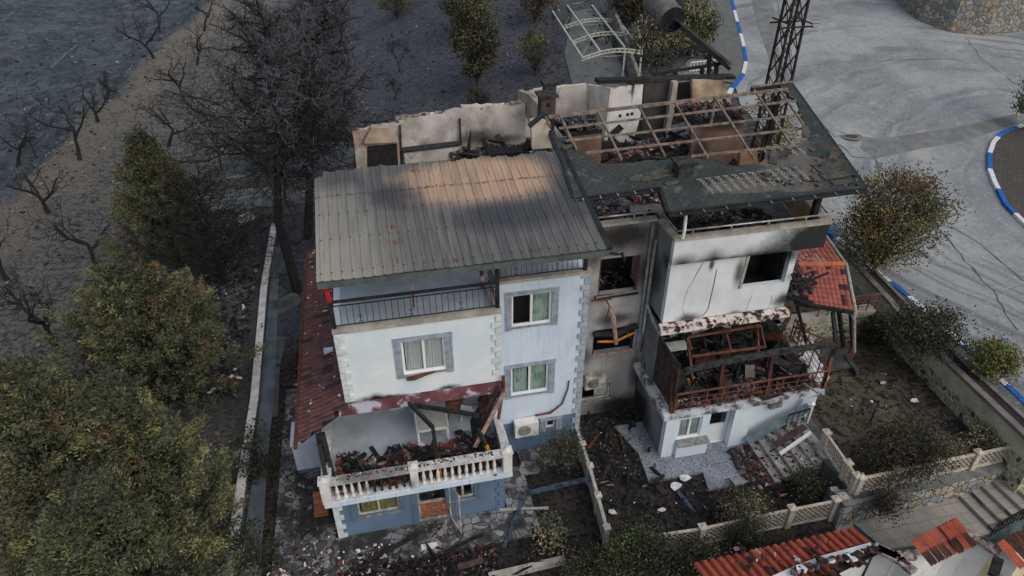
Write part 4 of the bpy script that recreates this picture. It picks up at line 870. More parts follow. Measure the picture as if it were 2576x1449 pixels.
pz = [AY(x_, y_, 1.4) for x_, y_ in ((1722,934),(1790,917),(1860,902),(1960,884),(2050,872),(2104,869))]
for a, b in zip(pz, pz[1:]): mb.beam(a, b+(b-a)*.02, .18, .17)
mb.build('charred_lintel', M_ashw, HB)
pe = pz[-1]
mb = MB(); mb.beam(pe, (18.88,1.25,3.85), .18, .18); mb.beam(pe+Vector((0,0,0)), AZ(2095,785,5.0), .13, .13); mb.build('charred_post', M_char, HB)
mb = MB(); mb.beam(AZ(1997,738,5.35), AZ(2028,862,3.1), .12, .12); mb.build('charred_post', M_char, HB)
mb = MB(); mb.beam(AY(2000,720,2.5), AY(2085,686,2.7), .07, .06); mb.beam(AY(1990,690,2.5), AY(2040,735,2.2), .06, .06); mb.build('charred_rafter', M_char, HB)
# green shingle roof
def shingle_mat():
    t = NT('green_shingles'); p = t.sep(); u = t.math('DIVIDE', p[0], .3); v = t.math('DIVIDE', p[1], .17)
    v = t.math('ADD', v, t.math('MULTIPLY', t.noise(1.5), .3)); row = t.math('FLOOR', v); par = t.math('MULTIPLY', t.math('MODULO', t.math('ABSOLUTE', row), 2.), .5)
    f = t.math('SUBTRACT', t.math('FRACT', t.math('ADD', u, par)), .5); g = t.math('SUBTRACT', t.math('FRACT', v), 1.0)
    d = t.math('SQRT', t.math('ADD', t.math('POWER', t.math('MULTIPLY', f, 1.0), 2.), t.math('POWER', t.math('MULTIPLY', g, .5), 2.)))
    ln = t.ramp(t.math('ABSOLUTE', t.math('SUBTRACT', d, .47)), .05, .02)
    c = t.mix(t.ramp(t.noise(.9, 7), .35, .65), C(54,58,57), C(43,47,46)); c = t.mix(t.ramp(t.noise(2.2, 7, .65), .55, .72), c, C(82,90,88))
    c = t.mix(t.math('MULTIPLY', ln, .6), c, C(32,35,36))
    c = t.mix(t.ramp(t.noise(20, 3), .62, .7, 0, .5), c, C(94,98,96))
    fm = None
    for q, r in (((1905,463),(2.1,.5,3)), ((2000,445),(1.6,.9,3)), ((2040,410),(1.1,.95,3)), ((1960,400),(1.2,.5,3)), ((2010,350),(.3,1.3,3)), ((1650,440),(.9,.16,3))):
        h = RP(*q); b = t.blob((h.x,h.y,h.z), r, 1, .8, .35, 2.5); fm = b if fm is None else t.math('MAXIMUM', fm, b)
    fel = t.mix(t.ramp(t.noise(2, 7), .35, .68), C(84,80,74), C(66,65,64)); c = t.mix(fm, c, fel)
    pc = None
    for q, r in (((2130,420),(.5,.9,3)),((2060,385),(.55,.3,3)),((1985,425),(.5,.16,3)),((2110,455),(.7,.3,3))):
        h = RP(*q); b = t.blob((h.x,h.y,h.z), r, 1, .8, .3, 2.5); pc = b if pc is None else t.math('MAXIMUM', pc, b)
    c = t.mix(pc, c, C(44,54,52))
    t.bump(t.math('SUBTRACT', t.noise(6, 6), ln), .5, .03); return t.col(c, .9)
M_shin = shingle_mat()
GR = [(1681,532),(2179,470),(2085,340),(1992,209),(1962,213),(1966,225),(1979,230),(1986,242),(2004,253),(2010,268),(2007,279),(2016,290),(2020,305),(2033,318),(2030,332),(2043,347),(2022,352),(2011,358),(1999,364),(1994,371),(1960,376),(1931,380),(1926,395),(1917,407),(1893,412),(1862,416),(1830,417),(1815,405),(1790,400),(1778,404),(1760,398),(1689,398),(1660,404),(1632,402),(1590,409),(1545,411),(1500,413),(1497,402),(1490,395),(1476,392),(1462,385),(1448,378),(1445,368),(1438,362),(1420,363),(1408,357),(1403,345),(1400,338),(1396,328),(1384,327),(1395,375),(1443,497),(1659,469)]
mb = MB(); P3 = [RP(*q) for q in GR]; vs = P3+[p-Vector((0,0,.1)) for p in P3]; n = len(P3)
tris = [tuple(f) for f in geometry.tessellate_polygon([[Vector((p.x, p.y, 0)) for p in P3]])]
mb.add(vs, tris+[tuple(i+n for i in reversed(f)) for f in tris]+[(i, i+n, (i+1) % n+n, (i+1) % n) for i in range(n)])
gr = mb.build('shingle_roof', M_shin, HB, recalc=True)
mb = MB()
for (a, b) in (((1681,532),(2179,470)),((1443,497),(1659,469)),((1659,469),(1681,532)),((2179,470),(1992,209)),((1890,222),(1992,209)),((1384,327),(1443,497))):
    mb.beam(RP(*a)-Vector((0,0,.1)), RP(*b)-Vector((0,0,.1)), .12, .2)
mb.build('fascia', M_black, gr)
mb = MB()
for (a, b, n) in (((1681,536),(2179,474),9),((1443,500),(1659,472),5)):
    A, B = RP(*a)+Vector((0,-.1,-.06)), RP(*b)+Vector((0,-.1,-.06)); mb.beam(A, B, .1, .05, 0)
    for i in range(n): p = A.lerp(B, (i+.5)/n); mb.beam(p+Vector((0,-.06,.03)), p+Vector((0,.1,.05)), .035, .02, 1)
mb.build('gutter', [M_black, M_steel], gr)
def plank(mb, q, sx, sy, rot, bend, m=0):
    c = RP(*q)+Vector((0,0,.04)); e = Matrix.Rotation(rot, 3, 'Z'); vs = []; n = 6
    for i in range(n+1):
        s = i/n; z = bend*(s**2); 
        for k in (-1,1): vs.append(c+e@Vector((sx*(s-.5)*(1-.3*bend*s), k*sy/2*(1-.2*s), z+.19*0)) + Vector((0,0,.19*(e@Vector((sx*(s-.5), k*sy/2, 0))).y)))
    vs += [v-Vector((0,0,.025)) for v in vs]; N_ = 2*(n+1)
    mb.add(vs, [(2*i, 2*i+2, 2*i+3, 2*i+1) for i in range(n)]+[(2*i+1+N_, 2*i+3+N_, 2*i+2+N_, 2*i+N_) for i in range(n)]+[(2*i, 2*i+N_, 2*i+2+N_, 2*i+2) for i in range(n)]+[(2*i+1, 2*i+3, 2*i+3+N_, 2*i+1+N_) for i in range(n)], m)
M_felt = mat('curled_felt', C(78,74,68), C(54,52,50), scale=3, grain=.3)
rr = random.Random(6)
mb = MB()
for q, sx, sy, rot, bend in (((2095,432),1.0,.4,.3,.3),((2100,447),1.0,.35,-.2,.2),((2075,420),.9,.4,.1,.15),((2095,405),.8,.35,.8,.3),((2120,461),.8,.25,-.15,.1),((1960,395),.8,.4,-.4,.25),((1945,405),.5,.3,1,.2),((2050,375),.5,.25,.2,.2),((2025,340),.5,.3,1.2,.2),((1925,450),.4,.2,-.5,.2),((1655,437),1.0,.22,.05,.04),((1625,450),1.2,.2,.0,.04),((1690,463),.5,.2,.1,.05),((1430,372),.4,.2,0,.1),((1640,452),.8,.15,.1,.05)):
    mb = MB(); plank(mb, q, sx, sy, rot, bend); mb.build('curled_shingle', M_felt, gr, recalc=True)
rubble('roof_crumbs', '', lambda r: (lambda p: (p.x, p.y, p.z))(RP(r.uniform(1900,2160), r.choice((r.uniform(440,470), r.uniform(380,470))))), 120, (.05,.2), [M_felt, M_char, M_ashg], [3,2,2], seed=16, parent=gr)
# lettering on the roofing felt
cu = bpy.data.curves.new('lettering', 'FONT'); cu.body = 'vinroof'; cu.size = .31; cu.extrude = .003; cu.align_x = 'LEFT'
to = bpy.data.objects.new('lettering_src', cu); scene.collection.objects.link(to); bpy.context.view_layer.update()
dg = bpy.context.evaluated_depsgraph_get(); tm = bpy.data.meshes.new_from_object(to.evaluated_get(dg)); bpy.data.objects.remove(to)
M_let = mat('faded_white_print', C(140,138,132), C(112,110,106), scale=8, bump=0); tm.materials.clear(); tm.materials.append(M_let)
k = 0
for q in [(1800+i*22, 487-i*3.0) for i in range(12)] + [(1955+i*19, 404-i*4) for i in range(5)]:
    p = RP(*q)+Vector((0,0,.012)); o = bpy.data.objects.new('lettering', tm.copy() if k == 0 else tm); k += 1
    scene.collection.objects.link(o); o.parent = gr
    sl = math.atan(.19); o.matrix_parent_inverse = Matrix.Identity(4)
    o.matrix_world = Matrix.Translation(p) @ Matrix.Rotation(sl, 4, 'X') @ Matrix.Rotation(math.radians(97), 4, 'Z')
    l_ = MB()
# chimney on the green roof
def rbox(name, q, s, h, m, par, cap=None, sink=.4, dz=0):
    c = RP(*q); mb = MB(); mb.box(c.x-s/2, c.x+s/2, c.y-s/2, c.y+s/2, c.z-sink, c.z+h)
    o = mb.build(name, m, par)
    if cap: mb = MB(); mb.box(c.x-s/2-.08, c.x+s/2+.08, c.y-s/2-.08, c.y+s/2+.08, c.z+h+.002, c.z+h+.08); mb.build('chimney_cap', cap, o)
    return o
rbox('chimney', (1716,437), .55, .42, M_ashw, gr, M_ashw)
# posts carrying the roof
for (x, y, z0, s, m) in ((12.72,2.9,8.05,.14,M_black),(17.75,2.95,8.05,.2,M_black),(19.3,8.9,8.05,.2,M_black)):
    mb = MB(); mb.beam((x,y,z0),(x,y,10.3+.19*(y-2.3)-.12),s,s); mb.build('roof_post', m, HB)
# bare frame
M_fr = mat('burnt_frame_steel', C(128,116,104), C(82,72,64), scale=4, grain=.5, rough=.7)
mb_l = [((1379,298),(1980,228),.16),((1406,327),(2002,257),.1),((1423,358),(2014,293),.1),((1473,389),(2027,326),.1),((1738,397),(1996,370),.1),((1890,222),(1992,209),.1),
 ((1373,298),(1384,326),.1),((1408,293),(1450,380),.1),((1425,334),(1438,362),.08),((1505,286),(1563,406),.1),((1608,273),(1673,398),.1),((1699,264),(1780,401),.1),((1799,251),(1898,406),.1),((1897,230),(1992,371),.1),((1961,230),(2034,337),.1)]
for a, b, s in mb_l:
    mb = MB(); s *= .72; mb.beam(RP(*a)+Vector((0,0,.06)), RP(*b)+Vector((0,0,.06)), s, s); mb.build('frame_bar', M_fr, HB)
for q in ((1503,287),(1799,251),(1740,395)):
    p = RP(*q); mb = MB(); mb.beam(p, p+Vector((-.02,-.02,-1.1)), .09); mb.build('frame_strut', M_fr, HB)
# stainless rails
def srail(par, pts, n):
    mb = MB(); mb.tube(pts, .035, 8)
    for a, b in zip(pts, pts[1:]):
        a = Vector(a); b = Vector(b); k = max(1, int((b-a).length/1.3))
        for i in range(k): p = a.lerp(b, (i+.4)/k); mb.tube([p, p-Vector((0,0,.2))], .025, 6)
    mb.build('handrail', M_steel, par, smooth=True)
srail(HB, [(9.5,4.1,9.32),(12.25,4.1,9.32)], 3); srail(HB, [(12.4,3.8,9.32),(12.4,2.6,9.32),(18.05,2.6,9.32),(18.7,5.5,9.32)], 4)
# debris on the balconies
AM = [M_ashg, M_char, M_ashw, M_tileD, M_tileP]
rubble('burnt_roof_debris', 'grey ash and charred flakes on the narrow balcony between the roofs', box_s(9.5,12.3,4.3,7.6,8.07), 1300, (.06,.26), AM, [9,2.5,3,.6,2.5], seed=21, pile=.12)
rubble('burnt_roof_debris', 'dark ash and charred flakes on the wide balcony under the green roof', box_s(12.6,17.3,2.9,6,8.07), 1500, (.06,.24), AM, [5,4,4,.4,1], seed=22, pile=.12)
RM2 = [M_tileR, M_tileP, M_whitebit, M_tileD, M_ashg]
rubble('broken_tile_floor', 'broken red and pale roof tiles covering the roofless room floor', box_s(12.6,18.0,7,13,8.07), 2600, (.08,.34), RM2, [5,4,.8,4,2], seed=23, pile=.2)
rubble('broken_tile_floor', 'sooty broken tiles piled in the roofless room of the blue house', box_s(6.2,12.4,9.5,13.9,8.07), 2200, (.08,.34), RM2, [1.2,.5,.15,5,4], seed=24, pile=.25)
# ---- roofless rear walls, house A part
M_int = mat('smoked_plaster', C(182,176,168), C(138,131,124), scale=.9, grain=.2, spots=((C(52,48,46), 1.3, .62, .74), (C(200,198,194), 2.6, .64, .7)), blobs=[((7.5,14,8.7),(1.3,1,.6),.75,.2,.8), ((5.2,14,8.5),(.5,.5,.4),.45,.1), ((8.8,14,8.5),(1.4,1,.35),.8,.1,.8)], streak=.2)
M_intt = mat('tan_smoked_plaster', C(168,150,130), C(128,114,102), scale=1, grain=.2)
M_edge = mat('broken_wall_top', C(150,140,132), C(96,84,78), scale=5, spots=((C(34,32,32), 4, .5, .6),))
def ruin(par, name, pts, y, th, m, edge=True, axis='Y'):
    mb = MB(); (polyY if axis == 'Y' else polyX)(mb, pts, y, th); o = mb.build(name, m, par, recalc=True); return o
def jag(a, b, n, amp, seed):
    r = random.Random(seed); return [(a[0]+(b[0]-a[0])*i/n + (r.uniform(-2,2) if 0 < i < n else 0), a[1]+(b[1]-a[1])*i/n + (r.uniform(-amp,amp) if 0 < i < n else 0)) for i in range(n+1)]
ruin(HA, 'rear_wall', jag((903,328),(1003,312),8,3,1)+jag((1004,303),(1160,276),12,2.5,2)[0:]+jag((1161,268),(1322,264),12,3,3)+[(1322,440),(903,440)], 14.0, .3, M_int)
mb = MB()
rr = random.Random(9)
for i in range(22):
    f_ = i/22; a = (1004+f_*316, 300-f_*36+(2 if f_ < .5 else -1)); p = AY(a[0], a[1], 14.05); mb.obox((p.x, 14.15, p.z+.05), rr.uniform(.2,.38), .26, rr.uniform(.08,.2), (0, rr.gauss(0,.1), rr.gauss(0,.1)), 0 if rr.random() < .7 else 1)
mb.build('wall_top_blocks', [M_edge, M_tileP], HA)
ruin(HA, 'wall_pilaster', [(1004,318),(1009,317),(1014,440),(1010,440)], 13.8, .19, M_ashw); ruin(HA, 'wall_pilaster', [(1156,300),(1159,300),(1162,365),(1159,365)], 13.8, .19, M_ashw)
mb = MB(); polyY(mb, [(935,323),(975,322),(1001,350),(1004,358),(917,362),(916,356)], 13.5, .49); mb.build('fireplace_hood', M_intt, HA, recalc=True)
mb = MB(); polyY(mb, [(917,364),(1004,358),(1008,430),(915,436)], 13.7, .29); mb.build('fireplace_surround', M_intt, HA, recalc=True)
mb = MB(); polyY(mb, [(924,368),(998,362),(1002,415),(924,420)], 13.66, .03); mb.build('fireplace_opening', M_char, HA, recalc=True)
mb = MB(); polyY(mb, [(1016,385),(1155,368),(1160,400),(1020,412)], 13.5, .4); mb.build('low_wall', M_int, HA, recalc=True); mb = MB(); polyY(mb, [(1014,381),(1156,364),(1157,367),(1016,385)], 13.45, .5); mb.build('burnt_shelf', M_ashw, HA, recalc=True)
mb = MB(); polyY(mb, [(886,330),(903,330),(912,375),(893,377)], 13.2, .6, 0); polyY(mb, [(893,378),(918,377),(921,430),(898,432)], 13.1, .7, 1); mb.build('corner_column', [M_tileP, M_cap], HA, recalc=True)
mb = MB(); a = AY(880,322,13.1); b = AY(904,318,13.1); mb.box(a.x, b.x, 13.1, 13.9, a.z, a.z+.14); mb.build('chimney_cap', M_ashw, HA)
M_cream = mat('cream_plaster', C(186,176,160), C(160,148,134), scale=1, grain=.15, blobs=[((9.6,8,10.8),(.6,1.5,.35),.8,.1,.8,4)])
ruin(HA, 'partition_wall', [(1336,305),(1352,300),(1384,308),(1387,372),(1340,376)], 8.0, .25, M_cream)
ruin(HB, 'party_wall', [(1303,226),(1330,238),(1352,262),(1372,285),(1374,360),(1340,330),(1310,262),(1303,250)], 9.9, .22, M_intt, axis='X')
mb = MB(); mb.beam(AY(1330,318,7.8), AY(1372,283,7.8), .3, .08); mb.build('fallen_sheet', M_black, HA)
mb = MB(); mb.box(7.6,9.2,11.4,12.1,8.05,8.9); mb.build('burnt_cabinet', M_char, HA)
# ---- roofless rear walls, house B part
M_wht = mat('tall_white_plaster', C(196,194,190), C(172,170,168), scale=1, bump=.2, streak=.15, spots=((C(226,228,230), 3.5, .6, .66), (C(100,92,86), 2.2, .6, .72)), blobs=[((14.6,13,10.9),(.13,.6,.9),.9,.2,1,4), ((13.6,13,11.0),(.5,.6,.25),.8,.1,1,4), ((14.9,13,11.1),(.5,.6,.2),.85,.1,1,4)])
M_wht2 = mat('warm_white_plaster', C(206,194,180), C(182,168,154), scale=1.2, streak=.2)
M_dk = mat('dark_grey_plaster', C(70,66,64), C(52,50,50), scale=1.4, grain=.3, streak=.3)  # dark grey plaster with noise grain and streaks
M_tn = mat('smoked_tan_wall', C(176,160,138), C(140,122,102), scale=1.2, streak=.4, blobs=[((19.4,13.3,10.9),(.5,1,.8),.7,.1), ((17.1,13.3,9.6),(1.0,1,2.2),.9,.3,.6), ((18.6,13.3,11.3),(.9,1,.3),.8,.1)])
ruin(HB, 'rear_wall', jag((1310,234),(1368,222),6,3,5)+[(1388,222)]+jag((1392,220),(1476,212),6,2,6)+[(1478,345),(1310,345)], 15.0, .25, M_int)
ruin(HB, 'rear_wall', [(1535,222),(1580,216),(1618,212),(1612,290),(1590,364),(1516,376),(1520,340)], 13.0, .2, M_wht)
mb = MB(); polyX(mb, [(1476,212),(1500,216),(1536,222),(1518,375),(1500,350),(1474,318)], 13.25, .15); mb.build('side_wall', M_wht2, HB, recalc=True)
ruin(HB, 'rear_wall', [(1618,203),(1645,200),(1692,201),(1684,320),(1672,345),(1600,350)], 13.4, .2, M_dk)
ruin(HB, 'white_pier', [(1693,208),(1706,206),(1700,260),(1684,335),(1673,335),(1684,275)], 12.9, .3, M_cap)
ruin(HB, 'rear_wall', [(1700,212),(1745,206),(1742,300),(1690,315)], 14.2, .2, M_dk)
ruin(HB, 'rear_wall', [(1740,200),(1778,200),(1822,204),(1826,222),(1838,250),(1846,292),(1842,330),(1745,335),(1742,280)], 13.3, .2, M_tn)
mb = MB(); mb.beam(AY(1500,203,13.2), AY(1622,200,13.2), .5, .16); mb.beam(AY(1618,200,13.1), AY(1612,330,13.0), .1, .1); mb.build('charred_lintel', M_char, HB)
mb = MB(); mb.beam(AY(1622,198,13.6), AY(1845,192,13.6), .5, .14); mb.build('burnt_roof_edge', M_ashw, HB)
for q in ((1700,283),(1708,268),(1724,266)):
    pass
for q in ((1560,291),(1579,288),(1590,286)): p = AY(q[0], q[1], 12.985); mb = MB(); mb.obox(p, .12, .02, .13); mb.build('pipe_hole', M_char, HB)
mb = MB(); polyY(mb, [(1742,322),(1868,310),(1870,408),(1800,425),(1735,430)], 9.0, .18); mb.build('bathroom_wall', M_brown, HB, recalc=True)
mb = MB(); a = AY(1745,318,9.0); b = AY(1872,308,9.0); mb.box(a.x, b.x, 9.0, 11.0, a.z+.003, a.z+.15); mb.build('bathroom_roof', M_char, HB)
rubble('roof_top_rubble', '', lambda r: (r.uniform(a.x,b.x), r.uniform(9,11), a.z+.18), 260, (.08,.3), [M_ashg, M_char, M_tileD, M_tileR], [4,4,3,2], seed=25, pile=.2, parent=HB)
mb = MB(); polyY(mb, [(1863,385),(1905,378),(1908,412),(1860,416)], 8.0, .2); mb.build('tan_wall', M_tan, HB, recalc=True)
mb = MB(); polyY(mb, [(1436,345),(1513,335),(1511,420),(1450,420)], 8.0, .18); mb.build('bathroom_wall', M_brown, HB, recalc=True)
a2 = AY(1436,342,8.0); b2 = AY(1515,333,8.0); mb = MB(); mb.box(a2.x-.3, b2.x, 8.0, 9.4, a2.z+.003, a2.z+.12); mb.build('bathroom_roof', M_char, HB)
rubble('roof_top_rubble', '', lambda r: (r.uniform(a2.x-.3,b2.x), r.uniform(8,9.4), a2.z+.15), 160, (.1,.34), [M_ashg, M_ashw, M_tileD], [5,3,1], seed=26, pile=.2, parent=HB)
def chim(q0, y, s, h, label):
    p = AY(q0[0], q0[1], y); mb = MB(); mb.box(p.x-s/2, p.x+s/2, y, y+s, p.z-h, p.z); o = mb.build('chimney', mat('dark_brown_chimney', C(66,58,56), C(50,46,46)), HB)
    mb = MB(); mb.box(p.x-s/2-.1, p.x+s/2+.1, y-.1, y+s+.1, p.z+.002, p.z+.09); mb.build('chimney_cap', M_ashw, o); mb = MB(); mb.box(p.x-.08, p.x+.08, y-.012, y-.002, p.z-.35, p.z-.2); mb.build('flue_opening', M_dark, o)
chim((1380,246), 8.6, .55, 1.4, ''); chim((1386,212), 12.6, .5, 1.9, '')
# ================================================================== things on the lower terrace of house B
TZ = 2.5
rubble('roof_tile_rubble', 'thick layer of sooty broken tiles along the rusty railing of the scorched house terrace', lambda r: (r.uniform(12.6,18.5), 1.05+r.random()**1.3*1.9, TZ+r.random()*.15), 2600, (.07,.24), RM, [3.2,7,5,2,.8,.2], seed=31, pile=.1)
rubble('charred_debris', 'dark ash and charcoal over the back of the scorched house terrace floor', lambda r: (r.uniform(13.2,18.8), r.uniform(2.6,6.0), TZ), 900, (.04,.2), RM, [0,2,6,3,0,0], seed=32)
mb = MB(); mb.prism([(12.6,1.06,2.503),(18.5,1.06,2.503),(19.3,6.2,2.503),(12.6,6.2,2.503)], (0,0,.012)); mb.build('burnt_floor', mat('burnt_floor', C(62,62,64), C(44,44,46), scale=2, grain=.5), HB, recalc=True)
rubble('ash_pile', 'pale layered ash heap behind the rusty railing', lambda r: (15.75+r.gauss(0,.28), 1.75+r.gauss(0,.22), TZ+.12), 260, (.08,.25), [M_ashg, M_steel, M_char], [5,1,2], seed=33, pile=.12)
def thing_mesh(mb, name, m, label, cat, group=None): return tag(mb.build(name, m), label, cat, group)
# swing frame of rusty brown tubes
t_ = thing('swing_frame', 'rust brown metal swing frame standing on the burnt terrace', 'swing frame', (15,3,TZ))
def F3(px, py, y): return AY(px, py, y)
z_a, yy = 3.9, 3.4
tl, tr_ = AY(1729,852,3.9), AY(1908,822,3.9); bl_, br_ = AY(1745,874,3.3), AY(1923,848,3.3)
tl = Vector((14.0,3.9,4.0)); 
pA, pB = AZ(1730,848,4.3), AZ(1913,818,4.3); pC, pD = AZ(1745,878,4.15), AZ(1923,848,4.15); pC = AZ(1742,878,4.15)
pC, pD = AZ(1748,880,4.1), AZ(1922,846,4.1)
mb = MB(); mb.beam(pA, pB, .08); mb.build('top_bar', M_rail, t_); mb = MB(); mb.beam(pA, AZ(1740,880,4.0), .06); mb.beam(AZ(1737,897,3.9), AZ(1928,872,3.9), .07); mb.beam(pB, AZ(1925,872,3.9), .06); mb.beam(pA.lerp(pB,.52), AZ(1840,885,3.9), .06); mb.build('canopy_frame', M_rail, t_)
for p, q in ((AZ(1729,850,4.3), (14.4,2.35,TZ)), (AZ(1905,820,4.3), (17.1,2.6,TZ))):
    g_ = AZ(1745 if q[0] < 15 else 1908, 978 if q[0] < 15 else 925, TZ); mb = MB(); mb.beam(p, g_, .09); mb.build('leg', M_rail, t_)
mb = MB(); s0, s1 = AZ(1745,925,2.95), AZ(1838,905,2.95); mb.beam(s0, s1, .1); mb.beam(AZ(1750,898,3.1), AZ(1832,884,3.1), .06); mb.beam(s1, AZ(1830,884,3.1), .06)
for k in range(5): mb.beam(s0.lerp(AZ(1750,898,3.1),k/5), s1.lerp(AZ(1830,884,3.1),k/5), .05, .03)
mb.build('seat', M_post, t_)
mb = MB(); c = pA.lerp(pB, .34)
for k in range(5): mb.tube([c+Vector((.12*(k-2)+.07*math.cos(a), -.02, .07*math.sin(a)+.02)) for a in [i*.7 for i in range(10)]], .01, 4)
mb.build('scroll_ornament', M_black, t_)
# hose
mb = MB(); hc = AY(1722,842,5.12)
for k in range(9):
    r1 = .36-.02*k; oz = .04*math.sin(k*2.1); mb.tube([hc+Vector(((r1*.72)*math.cos(a)+.05*math.sin(k*1.7), -.02*k, r1*math.sin(a)+oz)) for a in [i*math.pi/10 for i in range(21)]], .02, 5, cap=False)
thing_mesh(mb, 'garden_hose', mat('teal_hose', C(26,74,84), rough=.5), 'coiled teal garden hose hung on the white back wall', 'hose')
# small table left back
t_ = thing('side_table', 'small white burnt table beside the brown slat screen', 'table', (13.1,4,TZ))
a = AZ(1682,868,3.2); mb = MB(); mb.box(a.x-.1,a.x+.75,a.y-.4,a.y+.15,3.18,3.22); mb.build('tabletop', M_plw, t_)
for dx, dy in ((-.05,-.35),(.7,-.35),(.7,.1),(-.05,.1)): mb = MB(); mb.beam((a.x+dx,a.y+dy,TZ),(a.x+dx,a.y+dy,3.178),.04); mb.build('leg', M_plw, t_)
mb = MB(); a = AZ(1706,985,TZ); mb.box(a.x-.25,a.x+.3,a.y-.1,a.y+.5,TZ,TZ+.55); mb.obox((a.x+.36,a.y+.1,TZ+.3),.1,.15,.35,(.2,.2,0),1); thing_mesh(mb, 'plastic_crate', [mat('dark_green_plastic', C(38,46,46)), M_yellow], 'dark green crate with a scorched orange flap behind the left railing post', 'crate')
mb = MB(); a = AY(1882,908,1.6)
for k in range(5): mb.beam(AY(1876+k*5,918,1.7), AY(1877+k*5,950,1.6), .045, .03)
thing_mesh(mb, 'metal_strip', M_steel, 'shiny crumpled strip of ribbed metal hanging over the charred lintel', 'metal scrap')
mb = MB(); c = AZ(1935,985,TZ+.1); mb.obox(c, 1.0, .6, .05, (.2,.1,.2)); thing_mesh(mb, 'charred_board', M_char, 'black charred board lying behind the railing', 'board')
mb = MB(); mb.beam(AZ(1962,925,3.0), AZ(2060,990,2.75), .06); thing_mesh(mb, 'metal_pipe', M_steel, 'grey pipe lying slantwise over the right of the terrace rubble', 'pipe')
mb = MB(); mb.prism([AZ(*q, 2.75) for q in ((1965,905),(1985,902),(2025,920),(2010,932),(1975,928))], (0,0,.06)); thing_mesh(mb, 'burnt_sheet', M_rustm, 'rusty brown sheet folded on the right of the burnt terrace', 'metal sheet')
# burnt tree-like plant on terrace
def twigball(c, r_, n, seed, m, name, label, cat):
    rr_ = random.Random(seed); mb = MB()
    for i in range(n):
        a, b = rr_.uniform(0,6.28), rr_.uniform(.1,1.4); L = r_*rr_.uniform(.5,1); d = Vector((math.cos(a)*math.cos(b), math.sin(a)*math.cos(b), math.sin(b)))
        mid = Vector(c)+d*L*.5+Vector((rr_.gauss(0,.05),)*3); mb.tube([c, mid, Vector(c)+d*L+Vector((rr_.gauss(0,.1),rr_.gauss(0,.1),0))], [.015,.01,.004], 3, cap=False)
    return thing_mesh(mb, name, m, label, cat)
twigball(AZ(1945,880,TZ), .8, 160, 5, M_char, 'burnt_shrub', 'burnt black shrub at the right back of the scorched terrace', 'shrub')
# ---- white steps and side stair, bridge to the road
mb = MB(); 
for k, (q) in enumerate(((2000,890),(2018,905),(2030,925),(2050,940))):
    a = AZ(*q, 1.3-.0*k); mb.box(a.x-.3, a.x+.55, a.y-.25, a.y+.2, .95, 2.2-.32*k)
thing_mesh(mb, 'white_steps', mat('white_painted_step', C(196,200,206), C(150,154,160), scale=3, spots=((C(50,48,50), 4, .6, .66),)), 'white painted steps strewn with ash beside the rusty side railing', 'steps')
mb = MB(); polyZ(mb, [(2040,900),(2080,845),(2122,845),(2150,925),(2060,940)], 1.15, .08); mb.prism([AZ(*q,1.0) for q in ((2118,905),(2128,902),(2158,945),(2150,950))], (0,0,.3)); tag(mb.build('pavement', M_conc_d, recalc=True), 'small concrete landing by the rusty side stair', 'pavement', kind='structure')
t_ = thing('side_railing', 'rusty brown railings of the side stair below the red tiled roof', 'railing', (19,5,TZ))
def rail2(a, b, drop, n, name='railing'):
    mb = MB(); mb.beam(a, b, .06)
    for l in (.33,.62,.9): mb.beam(a-Vector((0,0,drop*l)), b-Vector((0,0,drop*l)), .025)
    for i in range(n+1): p = a.lerp(b, i/n); mb.beam(p, p-Vector((0,0,drop)), .04)
    mb.build(name, M_rail, t_)
rail2(AZ(1996,822,3.4), AZ(2098,862,2.6), .8, 5); rail2(AZ(2098,862,2.6), AZ(2148,852,2.6), .8, 2); rail2(AZ(1970,815,3.5), AZ(1995,770,3.5), .9, 3); rail2(AZ(2008,806,3.5), AZ(2028,818,3.4), .9, 2); rail2(AZ(2146,866,2.4), AZ(2150,885,2.0), .5, 1)
# bridge wall
t_ = thing('bridge_wall', 'yellow pointed stone wall carrying the concrete ledge and rusty railing to the road wall', 'wall', (22,7,1))
b0, b1 = AZ(1955,813,2.5), AZ(2203,778,2.5); b1 = Vector((25.2, b1.y, 2.5)) if b1.x > 25.2 else b1
dirb = (b1-b0).normalized(); nb = Vector((-dirb.y, dirb.x, 0))
def bprism(p, q, z0, z1, f, bk): return [Vector((v.x, v.y, z)) for z in (z0, z1) for v in (p-nb*f, q-nb*f, q+nb*bk, p+nb*bk)]
mb = MB(); mb.hexa(bprism(b0, b1, .5, 2.2, 0, .3)); mb.build('stone_face', M_stoneY, t_, recalc=True); mb = MB(); mb.hexa(bprism(b0-dirb*.2, b1, 2.2, 2.5, .05, .45)); mb.build('ledge', M_cap, t_, recalc=True)
mb = MB(); a, b = b0+dirb*2.0+nb*.05, b1; 
mb.beam(a+Vector((0,0,.85)), b+Vector((0,0,.85)), .06)
for l in (.25,.5,.68): mb.beam(a+Vector((0,0,l)), b+Vector((0,0,l)), .025)
for i in range(7): p = a.lerp(b, i/6); mb.beam(p, p+Vector((0,0,.85)), .04)
mb.build('railing', M_rail, t_)
